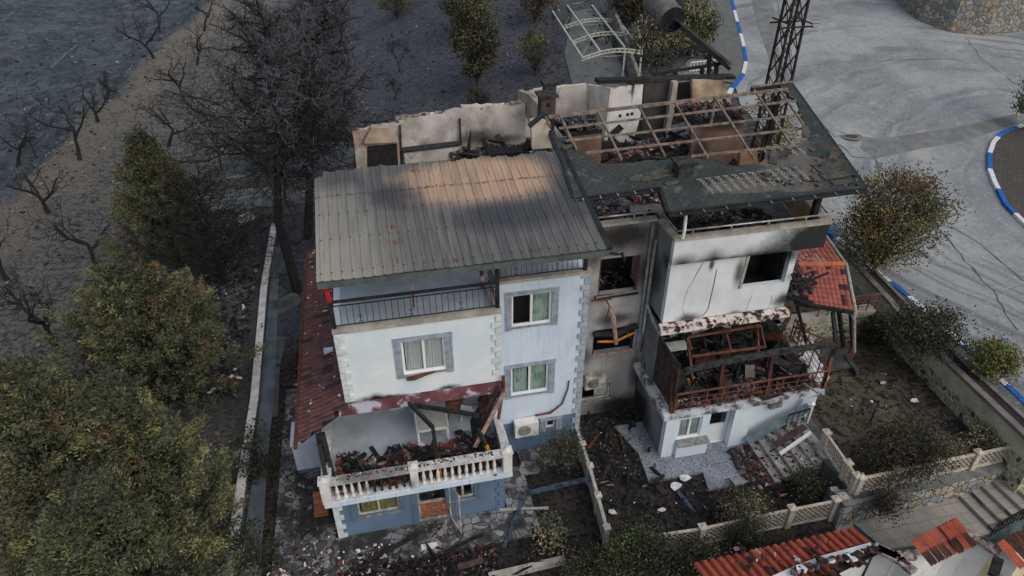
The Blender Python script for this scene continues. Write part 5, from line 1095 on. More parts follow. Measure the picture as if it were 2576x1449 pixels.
# ---- red tiled side roof
t_ = thing('porch_roof', 'red tiled hipped porch roof on charred posts at the right of the scorched house', 'roof', (21,6,5))
M_tr = mat('orange_red_tile', C(142,82,70), C(116,66,58), scale=2, grain=.25, spots=((C(60,46,44), 1.3, .6, .66),)); M_tr2 = mat('pale_washed_tile', C(150,112,104), C(124,82,74), scale=3); M_ridge = mat('orange_ridge_tile', C(158,92,66), C(134,78,58), scale=3)
R0, R1 = AZ(1978,668,5.9), AZ(2122,666,5.9); E0, E1 = AZ(2000,762,5.25), AZ(2146,786,5.15); B0_, B1_ = AZ(1960,655,5.45), AZ(2068,588,5.3)
def slope_tiles(mb, A, B, Cc, D, nu, nv, amp, mfun, keep=None):
    # A,B lower edge; D,Cc upper edge ; bilinear
    A, B, Cc, D = map(Vector, (A, B, Cc, D)); N = (B-A).cross(D-A).normalized(); N = N if N.z > 0 else -N; K_ = 4
    for j in range(nv):
        for i in range(nu):
            if keep and not keep(i, j): continue
            vs = []
            for e in (0,1):
                for k in range(K_+1):
                    s = (i+k/K_)/nu; tt = (j+e*1.05)/nv; p = A.lerp(B, s).lerp(D.lerp(Cc, s), min(tt, 1)); vs.append(p+N*(amp*math.sin(math.pi*k/K_)+.03*(1-e)))
            vs += [v-N*.02 for v in vs]; mb.add(vs, [(k, k+1, K_+2+k, K_+1+k) for k in range(K_)]+[(k+1, k, 2*K_+2+k, 2*K_+3+k) for k in range(K_)], mfun(i, j))
rt = random.Random(12); mb = MB()
slope_tiles(mb, E0, E1, R1, R0, 12, 9, .03, lambda i, j: 0 if rt.random() < .85 else 2, keep=lambda i, j: not (i < 4 and j < 4-i) and not (i < 1))
slope_tiles(mb, B0_, B1_, R1, R0, 12, 9, .03, lambda i, j: 1 if (rt.random() < .6 and i < 9) else 0)
mb.build('roof_tiles', [M_tr, M_tr2, M_tileD], t_); mb = MB(); n = 9
for i in range(n): mb.tube([R0.lerp(R1,i/n)+Vector((0,0,.03)), R0.lerp(R1,(i+1.06)/n)+Vector((0,0,.05))], [.12,.105], 8)
mb.build('ridge_tiles', M_ridge, t_)
mb = MB(); mb.prism([E0,E1,R1,R0], (0,0,-.1)); mb.prism([B0_,B1_,R1,R0], (0,0,-.1)); mb.build('roof_boards', M_char, t_, recalc=True)
mb = MB(); mb.tube([B1_+Vector((.1,0,0)), R1+Vector((.15,0,-.05)), E1+Vector((.12,0,0)), AZ(2148,800,4.9), AZ(2149,885,2.2)], .07, 8); mb.build('gutter', M_cap, t_)
mb = MB(); mb.beam(E0, E1, .14); mb.beam(AZ(1905,720,5.6), AZ(2060,775,5.3), .1); mb.build('charred_beam', M_char, t_)
for q, g_ in (((2110,780),(2122,872)),((2138,790),(2144,872))): mb = MB(); mb.beam(AZ(*q,5.1), AZ(*g_,2.4), .13 if q[0] < 2120 else .08); mb.build('post', M_char, t_)
rubble('burnt_scraps', '', lambda r: (lambda p: (p.x,p.y,p.z))(AZ(r.uniform(1965,2050), r.uniform(660,740), 5.75)), 110, (.08,.4), [M_char, M_ashg, M_whitebit, M_ashw], [4,2,1.2,3], seed=36, parent=t_)
mb = MB(); mb.hexa([AZ(1978,655,6.1),AZ(1998,648,6.3),AZ(2020,688,6.1),AZ(2010,692,6.0),AZ(1978,652,6.2),AZ(1998,645,6.4),AZ(2022,684,6.25),AZ(2012,688,6.15)]); thing_mesh(mb, 'metal_sheet', M_steel, 'bent pale metal sheet lying on the red tiled porch roof', 'metal sheet')
# ---- dark stairs down right of patio
t_ = thing('garden_stairs', 'rubble covered concrete stairs climbing from the patio to the right garden', 'stairs', (17,0,0))
ns = 6; M_stepc = mat('pale_dusty_concrete', C(150,146,140), C(118,114,110), scale=3, grain=.3)
for k in range(ns):
    x0_ = 15.95+k*.36; mb = MB(); yb_ = .95; yf_ = -1.15
    mb.hexa([(x0_,yf_,0),(x0_+.36,yf_,0),(x0_+.36-.0,yb_,0),(x0_,yb_,0),(x0_,yf_,.16*(k+1)+.1),(x0_+.36,yf_,.16*(k+1)+.1),(x0_+.36,yb_,.16*(k+1)+.1),(x0_,yb_,.16*(k+1)+.1)]); mb.build('step', M_stepc, t_)
mb = MB(); mb.box(18.11, 18.5, -3.0, .95, .0, 1.06); mb.box(17.75,18.11,-3.0,-1.16,0,1.04); mb.build('side_wall', M_conc_d, t_)
rubble('stair_rubble', 'tile shards and charcoal scattered down the garden stairs', lambda r: (lambda x: (x, r.uniform(-1.1,.9), .1+.16*(int((x-15.95)/.36)+1)))(r.uniform(15.95,17.9)), 240, (.03,.14), RM, [3,4,3,2,1,.6], seed=37)
rubble('garden_rubble', 'broken tiles and charcoal heap at the foot of the garden stairs', lambda r: (15.0+r.random()*1.1, r.uniform(-1.2,.8), .13), 380, (.06,.24), RM, [3,5,4,1,.5,.2], seed=38)
mb = MB(); mb.beam(AZ(1840,1128,.18), AZ(1860,1180,.2), .16, .1); thing_mesh(mb, 'charred_plank', M_ashw, 'grey charred plank on the patio before the garden stairs', 'plank')
mb = MB(); mb.beam(AZ(1962,1142,1.0), AZ(2040,1088,1.5), .12, .08, 0); mb.beam(AZ(1948,1120,1.0), AZ(2026,1072,1.5), .26, .05, 1); thing_mesh(mb, 'fallen_gutter', [M_frame, M_lat], 'white gutter length and brown board fallen across the garden stairs', 'gutter')
M_awn = mat('blue_green_awning', C(92,108,110), C(72,86,88), scale=3, rough=.6, grain=.3)
mb = MB(); pts = [AZ(1880,1110,.5), AZ(1920,1085,.9), AZ(1965,1062,1.3), AZ(2010,1040,1.6), AZ(2035,1022,1.7)]
for a, b in zip(pts, pts[1:]): mb.beam(a, b+(b-a)*.02, .3, .06, up=(0,-.6,1))
thing_mesh(mb, 'fallen_awning', M_awn, 'blue green fallen awning strip sagging against the white basement wall', 'awning')
mb = MB(); mb.tube([(18.2,.7,1.0),(18.2,.7,2.0)], .08, 8); mb.lathe((18.2,.7,2.0), [(.1,0),(.12,.06),(.05,.12),(0,.14)], 8); thing_mesh(mb, 'newel_post', M_frame, 'white round newel post at the top of the garden stairs', 'post')
mb = MB(); a, b = Vector((17.2,.6,1.75)), Vector((18.1,.6,1.9)); mb.beam(a, b, .05)
for i in range(5): p = a.lerp(b, i/4); mb.beam(p, p-Vector((0,0,.75)), .025)
thing_mesh(mb, 'stair_railing', M_black, 'black railing at the top of the garden stairs', 'railing')
# ================================================================== lattice fences
M_lattice = mat('cream_lattice', C(178,170,156), C(150,142,130), scale=4, grain=.25)
def lattice(t, a, b, z0, z1, solid=.0, cell=.19, th=.05, sign=1):
    """panel between a and b with diamond holes; real slats"""
    a = Vector((a.x, a.y, 0)); b = Vector((b.x, b.y, 0)); d = b-a; L = d.length; u = d.normalized(); n = Vector((-u.y, u.x, 0))
    mb = MB()
    P_ = lambda s, z, o: (a+u*s+n*o+Vector((0,0,z)))
    def bx(s0, s1, za, zb, o=th/2): mb.hexa([P_(s0,za,-o),P_(s1,za,-o),P_(s1,za,o),P_(s0,za,o),P_(s0,zb,-o),P_(s1,zb,-o),P_(s1,zb,o),P_(s0,zb,o)])
    bx(0,L,z0,z0+.14+solid); bx(0,L,z1-.06,z1,o=th*.9)
    zb, zt = z0+.14+solid, z1-.06; H = zt-zb; s = -H
    while s < L:
        for dr in (1,-1):
            # slat from (s,zb) to (s+H,zt) clipped
            s0, s1 = (s, s+H) if dr > 0 else (s+H, s); q0, q1 = Vector((s0, zb)), Vector((s1, zt))
            t0, t1 = 0., 1.; dx = q1.x-q0.x
            for lim, sg in ((0,1),(L,-1)):
                f0 = sg*(q0.x-lim); f1 = sg*(q1.x-lim)
                if f0 < 0 and f1 < 0: t0 = 2
                elif f0 < 0: t0 = max(t0, f0/(f0-f1))
                elif f1 < 0: t1 = min(t1, f0/(f0-f1))
            if t0 < t1:
                p, q = q0.lerp(q1, t0), q0.lerp(q1, t1); mb.beam(P_(p.x,p.y,.008*dr), P_(q.x,q.y,.008*dr), -0.0+.014, .036, up=tuple(n.cross(u)))
        s += cell
    return mb.build('lattice_panel', M_lattice, t)
def fpost(t, p, z0, z1, s=.2):
    mb = MB(); mb.box(p.x-s/2,p.x+s/2,p.y-s/2,p.y+s/2,z0,z1); mb.box(p.x-s/2-.04,p.x+s/2+.04,p.y-s/2-.04,p.y+s/2+.04,z1+.001,z1+.06)
    mb.add([(p.x-s/2,p.y-s/2,z1+.061),(p.x+s/2,p.y-s/2,z1+.061),(p.x+s/2,p.y+s/2,z1+.061),(p.x-s/2,p.y+s/2,z1+.061),(p.x,p.y,z1+.14)], [(0,1,4),(1,2,4),(2,3,4),(3,0,4)]); return mb.build('post', M_lattice, t)
t_ = thing('lattice_fence', 'cream lattice fence along the front of the burnt garden between the houses', 'fence', (13,-2.6,0))
pts = [AZ(1625,1392,0), AZ(1757,1372,0), AZ(1875,1345,0), AZ(1977,1324,0), AZ(2086,1302,0)]
for i, p in enumerate(pts): fpost(t_, p, -.3, .98)
fpost(t_, pts[-1]+Vector((.32,.05,0)), -.3, .98)
for a, b in zip(pts, pts[1:]): lattice(t_, a, b, -.2, .93, solid=.12)
GZ = 1.0
t_ = thing('lattice_fence', 'cream lattice fence on top of the stone wall above the tiled walkway', 'fence', (21,-2.6,GZ))
pts = [AZ(2150,1242,GZ), AZ(2240,1222,GZ), AZ(2338,1201,GZ), AZ(2440,1179,GZ), AZ(2541,1157,GZ)]
for p in pts: fpost(t_, p, GZ-.05, GZ+.85)
for a, b in zip(pts, pts[1:]): lattice(t_, a, b, GZ, GZ+.82)
t_ = thing('lattice_fence', 'short cream lattice fence climbing beside the garden stairs', 'fence', (18.3,-1,GZ))
pts2 = [AZ(2066,1128,GZ), AZ(2118,1205,GZ), AZ(2140,1238,GZ)]
for p in pts2: fpost(t_, p, GZ-.05, GZ+.85)
for a, b in zip(pts2, pts2[1:]): lattice(t_, a, b, GZ, GZ+.82)
t_ = thing('garden_fence', 'pale panel fence dividing the two burnt front gardens', 'fence', (9.2,0,0))
pts = [AZ(1444,1105,0), AZ(1462,1160,0), AZ(1480,1215,0), AZ(1500,1290,0), AZ(1522,1372,0)]
M_lat2 = mat('pale_fence_panel', C(160,156,148), C(132,128,122), scale=3, grain=.4)
for i, (a, b) in enumerate(zip(pts, pts[1:])): mb = MB(); mb.beam(a+Vector((0,0,.42)), b+Vector((0,0,.42)), .07, .84); mb.beam(a+Vector((0,0,.88)), b+Vector((0,0,.88)), .12, .06); mb.build('fence_panel', M_lat2, t_)
for p in pts: fpost(t_, p, 0, .95, .16)
# stone wall under the fence, walkway, tiled stairs
t_ = thing('stone_wall', 'low rubble stone wall with concrete coping beside the tiled walkway', 'wall', (20,-3.2,.1))
c0, c1 = AZ(2126,1271,GZ), AZ(2536,1177,GZ); u = (c1-c0).normalized(); n = Vector((-u.y,u.x,0)); WZ = -.2
mb = MB(); mb.hexa([c0+Vector((0,0,-1.4))+u*0, c1+Vector((0,0,-1.4)), c1+n*.5+Vector((0,0,-1.4)), c0+n*.5+Vector((0,0,-1.4)), c0+n*.05+Vector((0,0,-.09)), c1+n*.05+Vector((0,0,-.09)), c1+n*.5+Vector((0,0,-.09)), c0+n*.5+Vector((0,0,-.09))]); mb.build('stone_face', M_stone2, t_, recalc=True)
mb = MB(); mb.hexa([c0+Vector((-.03,-.05,-.088)), c1+Vector((0,-.05,-.088)), c1+n*.62+Vector((0,0,-.088)), c0+n*.62+Vector((0,0,-.088)), c0+Vector((-.03,-.05,.01)), c1+Vector((0,-.05,.01)), c1+n*.62+Vector((0,0,.01)), c0+n*.62+Vector((0,0,.01))]); mb.build('coping', M_conc, t_, recalc=True)
mb = MB(); mb.hexa([Vector((c0.x-.02,c0.y,-.5)), Vector((c0.x+.3,c0.y,-.5)), Vector((c0.x+.3,c0.y+.9,-.5)), Vector((c0.x-.02,c0.y+.9,-.5)), Vector((c0.x-.02,c0.y+.02,.9)), Vector((c0.x+.3,c0.y+.02,.9)), Vector((c0.x+.3,c0.y+.9,.9)), Vector((c0.x-.02,c0.y+.9,.9))]); mb.build('end_pier', M_stone2, t_, recalc=True)
def tilewalk():
    t = NT('beige_floor_tiles'); b = t.n('ShaderNodeTexBrick'); b.offset = 0; b.inputs['Scale'].default_value = 1; b.inputs['Brick Width'].default_value = .45; b.inputs['Row Height'].default_value = .45; b.inputs['Mortar Size'].default_value = .008
    b.inputs['Color1'].default_value = C(136,130,122); b.inputs['Color2'].default_value = C(126,121,114); b.inputs['Mortar'].default_value = C(84,80,76); t.L(t.P, b.inputs['Vector'])
    c = t.mix(t.ramp(t.noise(1.5, 7), .5, .7, 0, .5), b.outputs[0], C(92,88,82)); return t.col(c, .7)
M_tw = tilewalk(); M_tw2 = mat('brown_floor_tiles', C(96,84,80), C(84,74,72), scale=2, grain=.15)
wq = Vector((c0.x,c0.y,0)); wx1 = (Vector((AZ(2404,1246,WZ).x, AZ(2404,1246,WZ).y, 0))-wq).dot(u)
def WP(s_, w_, z): v = wq+u*s_-n*w_; return Vector((v.x, v.y, z))
def wbox(mb, s0, s1, w0, w1, z0, z1, m=0): return mb.hexa([WP(s0,w1,z0),WP(s1,w1,z0),WP(s1,w0,z0),WP(s0,w0,z0),WP(s0,w1,z1),WP(s1,w1,z1),WP(s1,w0,z1),WP(s0,w0,z1)], m)
mb = MB(); wbox(mb, -.6, wx1, -.05, 1.55, WZ-.3, WZ); tag(mb.build('path', M_tw), 'beige tiled walkway below the stone wall', 'path', kind='structure')
mb = MB(); wbox(mb, -.6, wx1+.02, 1.55, 2.9, WZ-.29, WZ+.004); tag(mb.build('path', M_tw2), 'brown tiled strip along the beige walkway', 'path', kind='structure')
t_ = thing('stairs', 'broad two-tone tiled stairs rising to the right from the walkway', 'stairs', tuple(WP(wx1,1.5,WZ)))
for k in range(12):
    x0_ = wx1+k*.42; mb = MB(); z1_ = WZ+.15*(k+1)
    wbox(mb, x0_, x0_+.425, -.02, 1.3, -.6, z1_, 0); wbox(mb, x0_, x0_+.425, 1.3, 2.3, -.6, z1_-.001, 1); wbox(mb, x0_, x0_+.425, 2.3, 3.4, -.6, z1_, 0)
    mb.build('step', [M_tw, M_tw2], t_)
mb = MB(); mb.tube([c0+Vector((9,-.12,-.0)), c0.lerp(c1,1)+Vector((0,-.1,.06)), Vector((28.5,c0.y+.7,2.3))], .03, 6); thing_mesh(mb, 'pipe', M_cap, 'thin grey pipe running along the coping beside the tiled stairs', 'pipe')
# stair side wall with black railing
t_ = thing('stair_parapet', 'low blue grey wall with black railing at the foot of the tiled stairs', 'wall', (24,-6,1))
a, b = AZ(2490,1350,1.5), AZ(2600,1285,2.4); mb = MB(); mb.beam(a-Vector((0,0,.9)), b-Vector((0,0,.9)), .18, 1.5); mb.build('wall', M_awn, t_)
mb = MB(); mb.beam(a+Vector((0,0,.55)), b+Vector((0,0,.55)), .05); mb.beam(a-Vector((0,0,.08)), b-Vector((0,0,.08)), .04)
for i in range(11): p = a.lerp(b, i/10); mb.beam(p-Vector((0,0,.1)), p+Vector((0,0,.55)), .025)
mb.build('railing', M_black, t_)
# ================================================================== neighbour house bottom right
NB = thing('house', 'neighbouring burnt house with orange barrel tiles and roofless white rooms', 'house', (15,-7,0))
EZ = 1.7
e0, e1 = AZ(1765,1416,EZ), AZ(2152,1328,EZ); ue = (e1-e0).normalized(); dn = Vector((ue.y,-ue.x,0)); sl = (dn+Vector((0,0,.34))).normalized()
M_nt = mat('orange_barrel_tile', C(158,82,62), C(130,66,52), scale=2.5, grain=.2, spots=((C(64,44,40), 2.2, .64, .7),)); M_ntd = mat('burnt_barrel_tile', C(92,56,46), C(52,42,40), scale=3, grain=.3)
nu_ = int((e1-e0).length/.27); rt = random.Random(19); mb = MB()
dist = lambda i: .55+ (1-i/nu_)*1.5
def kp(i, j): return (j+1)*.4 < (2.6 - 1.35*(i/nu_)) + .25*math.sin(i*1.7)
O_ = e0 + Vector((0,0,0)); K_ = 6
for i in range(-1, nu_):
    for j in range(9):
        if not kp(i, j): continue
        dark = not kp(i, j+1) or rt.random() < .05
        for half in (0,1):
            vs = []; a0 = O_+ue*(i*.27+half*.135)+sl*(j*.4)
            for e in (0,1):
                for k in range(K_+1):
                    an = math.pi*k/K_; rad = .085-(.012*e)
                    up_ = math.sin(an)*rad if half == 0 else -math.sin(an)*.04+.01
                    vs.append(a0+ue*(.07-math.cos(an)*(rad if half == 0 else .075))+sl*(e*.43)+Vector((0,0,up_+(.03-.03*e if half == 0 else 0)+rt.uniform(0,.008))))
            vs += [v-Vector((0,0,.015)) for v in vs]; N2 = 2*(K_+1)
            mb.add(vs, [(k, k+1, K_+2+k, K_+1+k) for k in range(K_)]+[(k+1, k, N2+k, N2+k+1) for k in range(K_)], 1 if dark else 0)
mb.build('barrel_tiles', [M_nt, M_ntd], NB)
mb = MB(); q0 = e0; q1 = e1; d3 = sl*2.4; d4 = sl*1.2
mb.prism([q0-Vector((0,0,.06)), q1-Vector((0,0,.06)), q1+d4-Vector((0,0,.06)), q0+d3-Vector((0,0,.06))], (0,0,-.08)); mb.build('roof_boards', M_char, NB, recalc=True)
mb = MB(); g0 = e1+ue*.1; mb.beam(g0-sl*.15, g0+sl*1.5, .12, .14); mb.build('verge_flashing', M_awn, NB)
M_nw = mat('burnt_room_plaster', C(206,208,206), C(180,180,176), scale=1.2, grain=.15, spots=((C(120,106,90), 1.1, .62, .75), (C(90,88,86), 2.4, .66, .76)))
mbw = MB()
# the wall the tiles rest on: its top follows the burnt edge; it is seen from inside
def nwall(pxs, ztop, h, m=0, thick=.2):
    pts = [AZ(px, py, z) for (px, py), z in zip(pxs, ztop)]; mb = MB()
    for a, b in zip(pts, pts[1:]):
        d = (b-a); d.z = 0; n = Vector((-d.y, d.x, 0)).normalized()*thick
        lo = Vector((0,0,h)); mb.hexa([a-lo, b-lo, b-lo+n, a-lo+n, a, b, b+n, a+n])
    return mb
nwall([(1895,1490),(1990,1447),(2075,1413),(2200,1378)], [2.3,2.3,2.25,2.2], 2.6).build('room_wall', M_nw, NB, recalc=True)
nwall([(2206,1382),(2262,1410),(2295,1440)], [2.2,2.2,2.2], 2.6).build('room_wall', M_nw, NB, recalc=True)
nwall([(2255,1402),(2310,1398),(2380,1372),(2418,1345)], [2.3,2.3,2.3,2.3], 2.6).build('room_wall', M_nw, NB, recalc=True)
nwall([(2418,1340),(2450,1352),(2510,1392),(2560,1425)], [2.5,2.4,2.3,2.3], 2.6, thick=.22).build('room_wall', M_nw, NB, recalc=True)
nwall([(2514,1400),(2560,1378),(2640,1352)], [2.3,2.3,2.3], 2.6).build('room_wall', mat('yellowed_plaster', C(186,176,150), C(166,154,130), scale=1), NB, recalc=True)
for pxs in (((2206,1380),(2262,1408),(2300,1440)), ((2415,1332),(2450,1350),(2512,1392)), ((2200,1376),(2255,1400),(2300,1396))):
    P_ = [AZ(*q, 2.42) for q in pxs]; mb = MB()
    for a, b in zip(P_, P_[1:]): mb.beam(a, b, .3, .12)
    mb.build('broken_wall_top', M_edge, NB)
mb = MB(); polyZ(mb, [(1880,1500),(2200,1390),(2420,1360),(2640,1420),(2640,1620),(1880,1620)], -.1, .1); mb.build('room_floor', M_conc_d, NB, recalc=True)
rt = random.Random(3)
def tpatch(q0, q1, z, n, rows, m, seed, dark=.3):
    mb = MB(); a, b = AZ(*q0, z), AZ(*q1, z); u_ = (b-a); L = u_.length/n; u_.normalize(); dd = Vector((u_.y,-u_.x,-.25)).normalized()
    r_ = random.Random(seed)
    for i in range(n):
        for j in range(rows):
            o = a+u_*(i*L)+dd*(j*.4)+Vector((0,0,.06*r_.random()+.04*(rows-j)+i*.01)); vs = []
            for e in (0,1):
                for k in range(5): vs.append(o+u_*(L*.96*k/4)+dd*(e*.42)+Vector((0,0,.06*abs(math.sin(math.pi*k/2)))))
            vs += [v-Vector((0,0,.02)) for v in vs]; mb.add(vs, [(k,k+1,6+k,5+k) for k in range(4)]+[(k+1,k,10+k,11+k) for k in range(4)]+[(0,4,14,10),(5,15,19,9)], 1 if r_.random() < dark or j == rows-1 and r_.random() < .5 else 0)
    return mb.build('remaining_tiles', [M_nt, M_ntd], NB)
tpatch((2288,1365),(2400,1310),2.7,6,2,None,1); tpatch((2360,1332),(2405,1312),2.85,3,2,None,2,.1); tpatch((2505,1372),(2560,1340),2.6,3,2,None,3,.5); tpatch((2530,1350),(2600,1330),2.7,3,1,None,4,.3)
rubble('burnt_scraps', '', lambda r: (lambda p: (p.x,p.y,p.z))(AZ(*(lambda f: (1990+f*215+r.gauss(0,6), 1440-f*60+r.gauss(0,4)))(r.random()), 2.4)), 90, (.08,.34), [M_char, M_ashg, M_ntd, M_whitebit], [4,2,4,.6], seed=41, parent=NB)
rubble('burnt_scraps', '', lambda r: (lambda p: (p.x,p.y,p.z))(AZ(r.uniform(1850,2130), r.uniform(1350,1440), 2.15)), 40, (.06,.26), [M_char, M_ntd, M_whitebit, M_tileP], [3,4,.6,2], seed=42, parent=NB)
mb = MB(); mb.beam(AZ(2498,1449,2.2), AZ(2512,1405,2.4), .25, .2); mb.build('charred_beam', M_char, NB)
# ================================================================== lattice mast
M_mast = mat('rusted_black_steel', C(30,27,28), C(44,36,35), scale=2, rough=.7)
t_ = thing('lattice_mast', 'tall dark steel lattice mast rising behind the green shingle roof', 'mast', (20.35,11,3))
cx, cy = 20.6, 11.0
def wdt(z): return .45-.01*(z-3)
for sx in (-1,1):
    for sy in (-1,1):
        mb = MB(); mb.beam((cx+sx*wdt(3),cy+sy*wdt(3),2.8),(cx+sx*wdt(22),cy+sy*wdt(22),22),.09,.09); mb.build('leg', M_mast, t_)
mb = MB(); z = 3.2
while z < 21.5:
    h = 1.05; a, b = wdt(z), wdt(z+h)
    for (p, q) in (((-1,-1),(1,-1)),((1,-1),(1,1)),((1,1),(-1,1)),((-1,1),(-1,-1))):
        mb.beam((cx+p[0]*a,cy+p[1]*a,z),(cx+q[0]*b,cy+q[1]*b,z+h),.035); mb.beam((cx+q[0]*a,cy+q[1]*a,z),(cx+p[0]*b,cy+p[1]*b,z+h),.035)
    z += h
mb.build('bracing', M_mast, t_)
mb = MB(); z = AY(1978,62,11).z
for s in (-1,1): mb.beam((cx-.7,cy+s*.5,z),(cx+.7,cy+s*.5,z),.06); mb.beam((cx+s*.5,cy-.7,z+.15),(cx+s*.5,cy+.7,z+.15),.05)
for k in range(5):
    for s in (-1,1): mb.beam((cx+s*.6,cy-.5,z-.2+k*.15),(cx+s*.95,cy-.5,z-.2+k*.15),.015)
mb.build('anti_climb_guard', M_mast, t_)
# ================================================================== solar water heater on its stand
t_ = thing('solar_water_heater', 'burnt solar water heater with cylinder and tilted panels on a steel stand', 'solar water heater', (18,14,10.6))
Z0 = 11.0
y1, y2 = 14.2, 15.4
def S(px, py, y): return AY(px, py, y)
M_tank = mat('scorched_tank', C(104,98,92), C(76,72,68), scale=1, rough=.6); 
mb = MB(); ta, tb = S(1646,-5,17.2), S(1692,50,15.0); mb.tube([ta, tb], .62, 20); mb.build('tank', M_tank, t_, smooth=False)
mb = MB(); d = (tb-ta).normalized(); mb.tube([tb+d*.005, tb+d*.04], .6, 20); mb.build('tank_end', M_black, t_)
mb = MB(); e_ = S(1705,18,16.0); mb.lathe(e_-Vector((0,0,.25)), [(.0,0),(.28,.03),(.34,.25),(.3,.45),(.1,.6),(0,.62)], 12); mb.tube([e_-Vector((0,0,.2)), e_-Vector((0,0,1.0))], .05, 6); mb.build('header_vessel', M_black, t_)
M_pan = mat('sooty_collector', C(66,66,66), C(46,47,48), scale=2, rough=.5)
pA_, pB_ = S(1712,60,14.4), S(1838,166,13.6); wv = Vector((-.25,2.0,.2)); nrm = (pB_-pA_).cross(wv).normalized()
mb = MB(); mb.hexa([pA_, pB_, pB_+wv, pA_+wv]+[p+nrm*(.12 if nrm.z > 0 else -.12) for p in (pA_, pB_, pB_+wv, pA_+wv)]); mb.build('collector_panel', M_pan, t_, recalc=True)
mb = MB(); mb.beam(pA_-Vector((0,0,.15)), pB_-Vector((0,0,.15)), .12, .16); mb.build('panel_edge', M_black, t_)
LN = [((1640,187),(1825,158),.12),((1600,143),(1765,118),.1),((1640,187),(1600,143),.05),((1648,25),(1597,138),.04),((1650,30),(1635,183),.05),((1680,60),(1650,185),.05),((1600,98),(1740,92),.04),((1620,35),(1612,140),.04),((1665,68),(1760,100),.03),((1617,38),(1640,187),.03),((1725,105),(1820,150),.12),((1740,110),(1800,160),.08)]
mb = MB()
for a, b, s in LN: mb.beam(S(a[0],a[1],14.0), S(b[0],b[1],14.0), s, s)
mb.build('stand', M_black, t_)
for q, h in (((1655,187),14),((1767,165),30),((1803,158),30),((1785,130),55),((1700,178),25)):
    a = S(q[0], q[1], 14.0); b = S(q[0]-2, q[1]+h, 14.0); mb = MB(); mb.beam(a, b, .16); mb.build('stand_leg', M_char, t_)
mb = MB(); a = S(1700,190,14.1); mb.beam(S(1640,200,13.9), S(1690,178,13.9), .08); mb.build('brace', M_char, t_)
# ================================================================== carport frame
M_cpt = mat('pale_green_steel', C(168,170,156), C(136,138,128), scale=4, grain=.3, rough=.5)
g4 = GL(1607,200); ZP = g4.z; ztop = AX(1614,128,g4.x).z if False else at(1614,128,1,g4.y).z
t_ = thing('carport_frame', 'bare pale carport frame with arched lattice trusses', 'carport', tuple(g4))
def CP(px, py, dz=0): return AZ(px, py, ztop+dz)
for a, b in (((1384,19),(1463,142)),((1424,9),(1508,127)),((1489,13),(1571,118)),((1520,8),(1614,125))):
    mb = MB(); h0, h1 = (.0,.0) if a[0] in (1384,1520) else (.25,.25); mb.beam(CP(*a, h0), CP(*b, h1), .12, .1); mb.build('purlin', M_cpt, t_)
for a, m_, b in (((1397,25),(1470,8),(1525,10)),((1420,65),(1495,46),(1554,51)),((1441,103),(1510,82),(1579,84)),((1463,145),(1530,122),(1614,128))):
    A, B = CP(*a), CP(*b); mb = MB(); n = 12; prev = None
    for i in range(n+1):
        f = i/n; p = A.lerp(B, f)+Vector((0,0,.35*math.sin(math.pi*f))); q = p-Vector((0,0,.22))
        if prev: mb.beam(prev[0], p, .06); mb.beam(prev[1], q, .06); mb.beam(prev[1], p, .03); mb.beam(prev[0], q, .03)
        prev = (p, q)
    mb.build('truss', M_cpt, t_)
for q in ((1614,128),(1579,84),(1554,51),(1572,126)):
    p = CP(*q); mb = MB(); mb.beam(p, (p.x, p.y, h_low(p.x,p.y)), .11); mb.build('post', M_cpt, t_)
for q in ((1463,145),(1420,65)):
    p = CP(*q); mb = MB(); mb.beam(p, CP(q[0]+100, q[1]-5, -.2), .02); mb.beam(p, CP(q[0]+45,q[1]-90,-.2), .02); mb.build('wire_brace', M_cpt, t_)
tag(drape([tuple(GL(*q))[:2] for q in [(1420,140),(1455,270),(1530,275),(1600,268),(1570,180),(1540,120),(1500,20),(1440,30)]], h_low, .05).build('pavement', M_paver), 'paved drive beneath the carport frame', 'pavement', kind='structure')
t_ = thing('stone_wall', 'pale rubble wall along the carport drive', 'wall', tuple(GL(1575,180)))
mb = MB(); pp = [GL(*q) for q in ((1525,40),(1550,100),(1568,150),(1604,262))]
for a, b in zip(pp, pp[1:]): mb.hexa([a-Vector((0,0,.3)), b-Vector((0,0,.3)), b+Vector((.35,0,-.3)), a+Vector((.35,0,-.3)), a+Vector((.1,0,1.25)), b+Vector((.1,0,1.25)), b+Vector((.35,0,1.25)), a+Vector((.35,0,1.25))])
mb.build('stone_face', M_stone, t_, recalc=True)
# dark wrecked motorbike shape under the carport
mb = MB(); p = GL(1508,112)
for dx in (-.6,.6): mb.tube([p+Vector((dx+.32*math.cos(a)*.6,.32*math.cos(a)*.8,.33+.32*math.sin(a))) for a in [i*math.pi/7 for i in range(15)]], .05, 5)
mb.beam(p+Vector((-.5,-.3,.6)), p+Vector((.5,.3,.75)), .22, .25); mb.beam(p+Vector((.5,.3,.4)), p+Vector((.4,.2,1.05)), .06); mb.beam(p+Vector((.1,.45,1.05)), p+Vector((.7,0,1.05)), .04)
thing_mesh(mb, 'burnt_motorbike', M_char, 'burnt out motorbike under the carport frame', 'motorbike')
# white bench railing near the corner of the road, low steps
mb = MB(); a, b = GL(1735,185), GL(1800,178); zz = Vector((0,0,.8))
mb.beam(a+zz, b+zz, .05); mb.beam(a+zz*.25, b+zz*.25, .04)
for i in range(9): p = a.lerp(b, i/8); mb.beam(p, p+zz, .03)
thing_mesh(mb, 'white_railing', M_frame, 'short white tubular railing behind the solar water heater', 'railing')
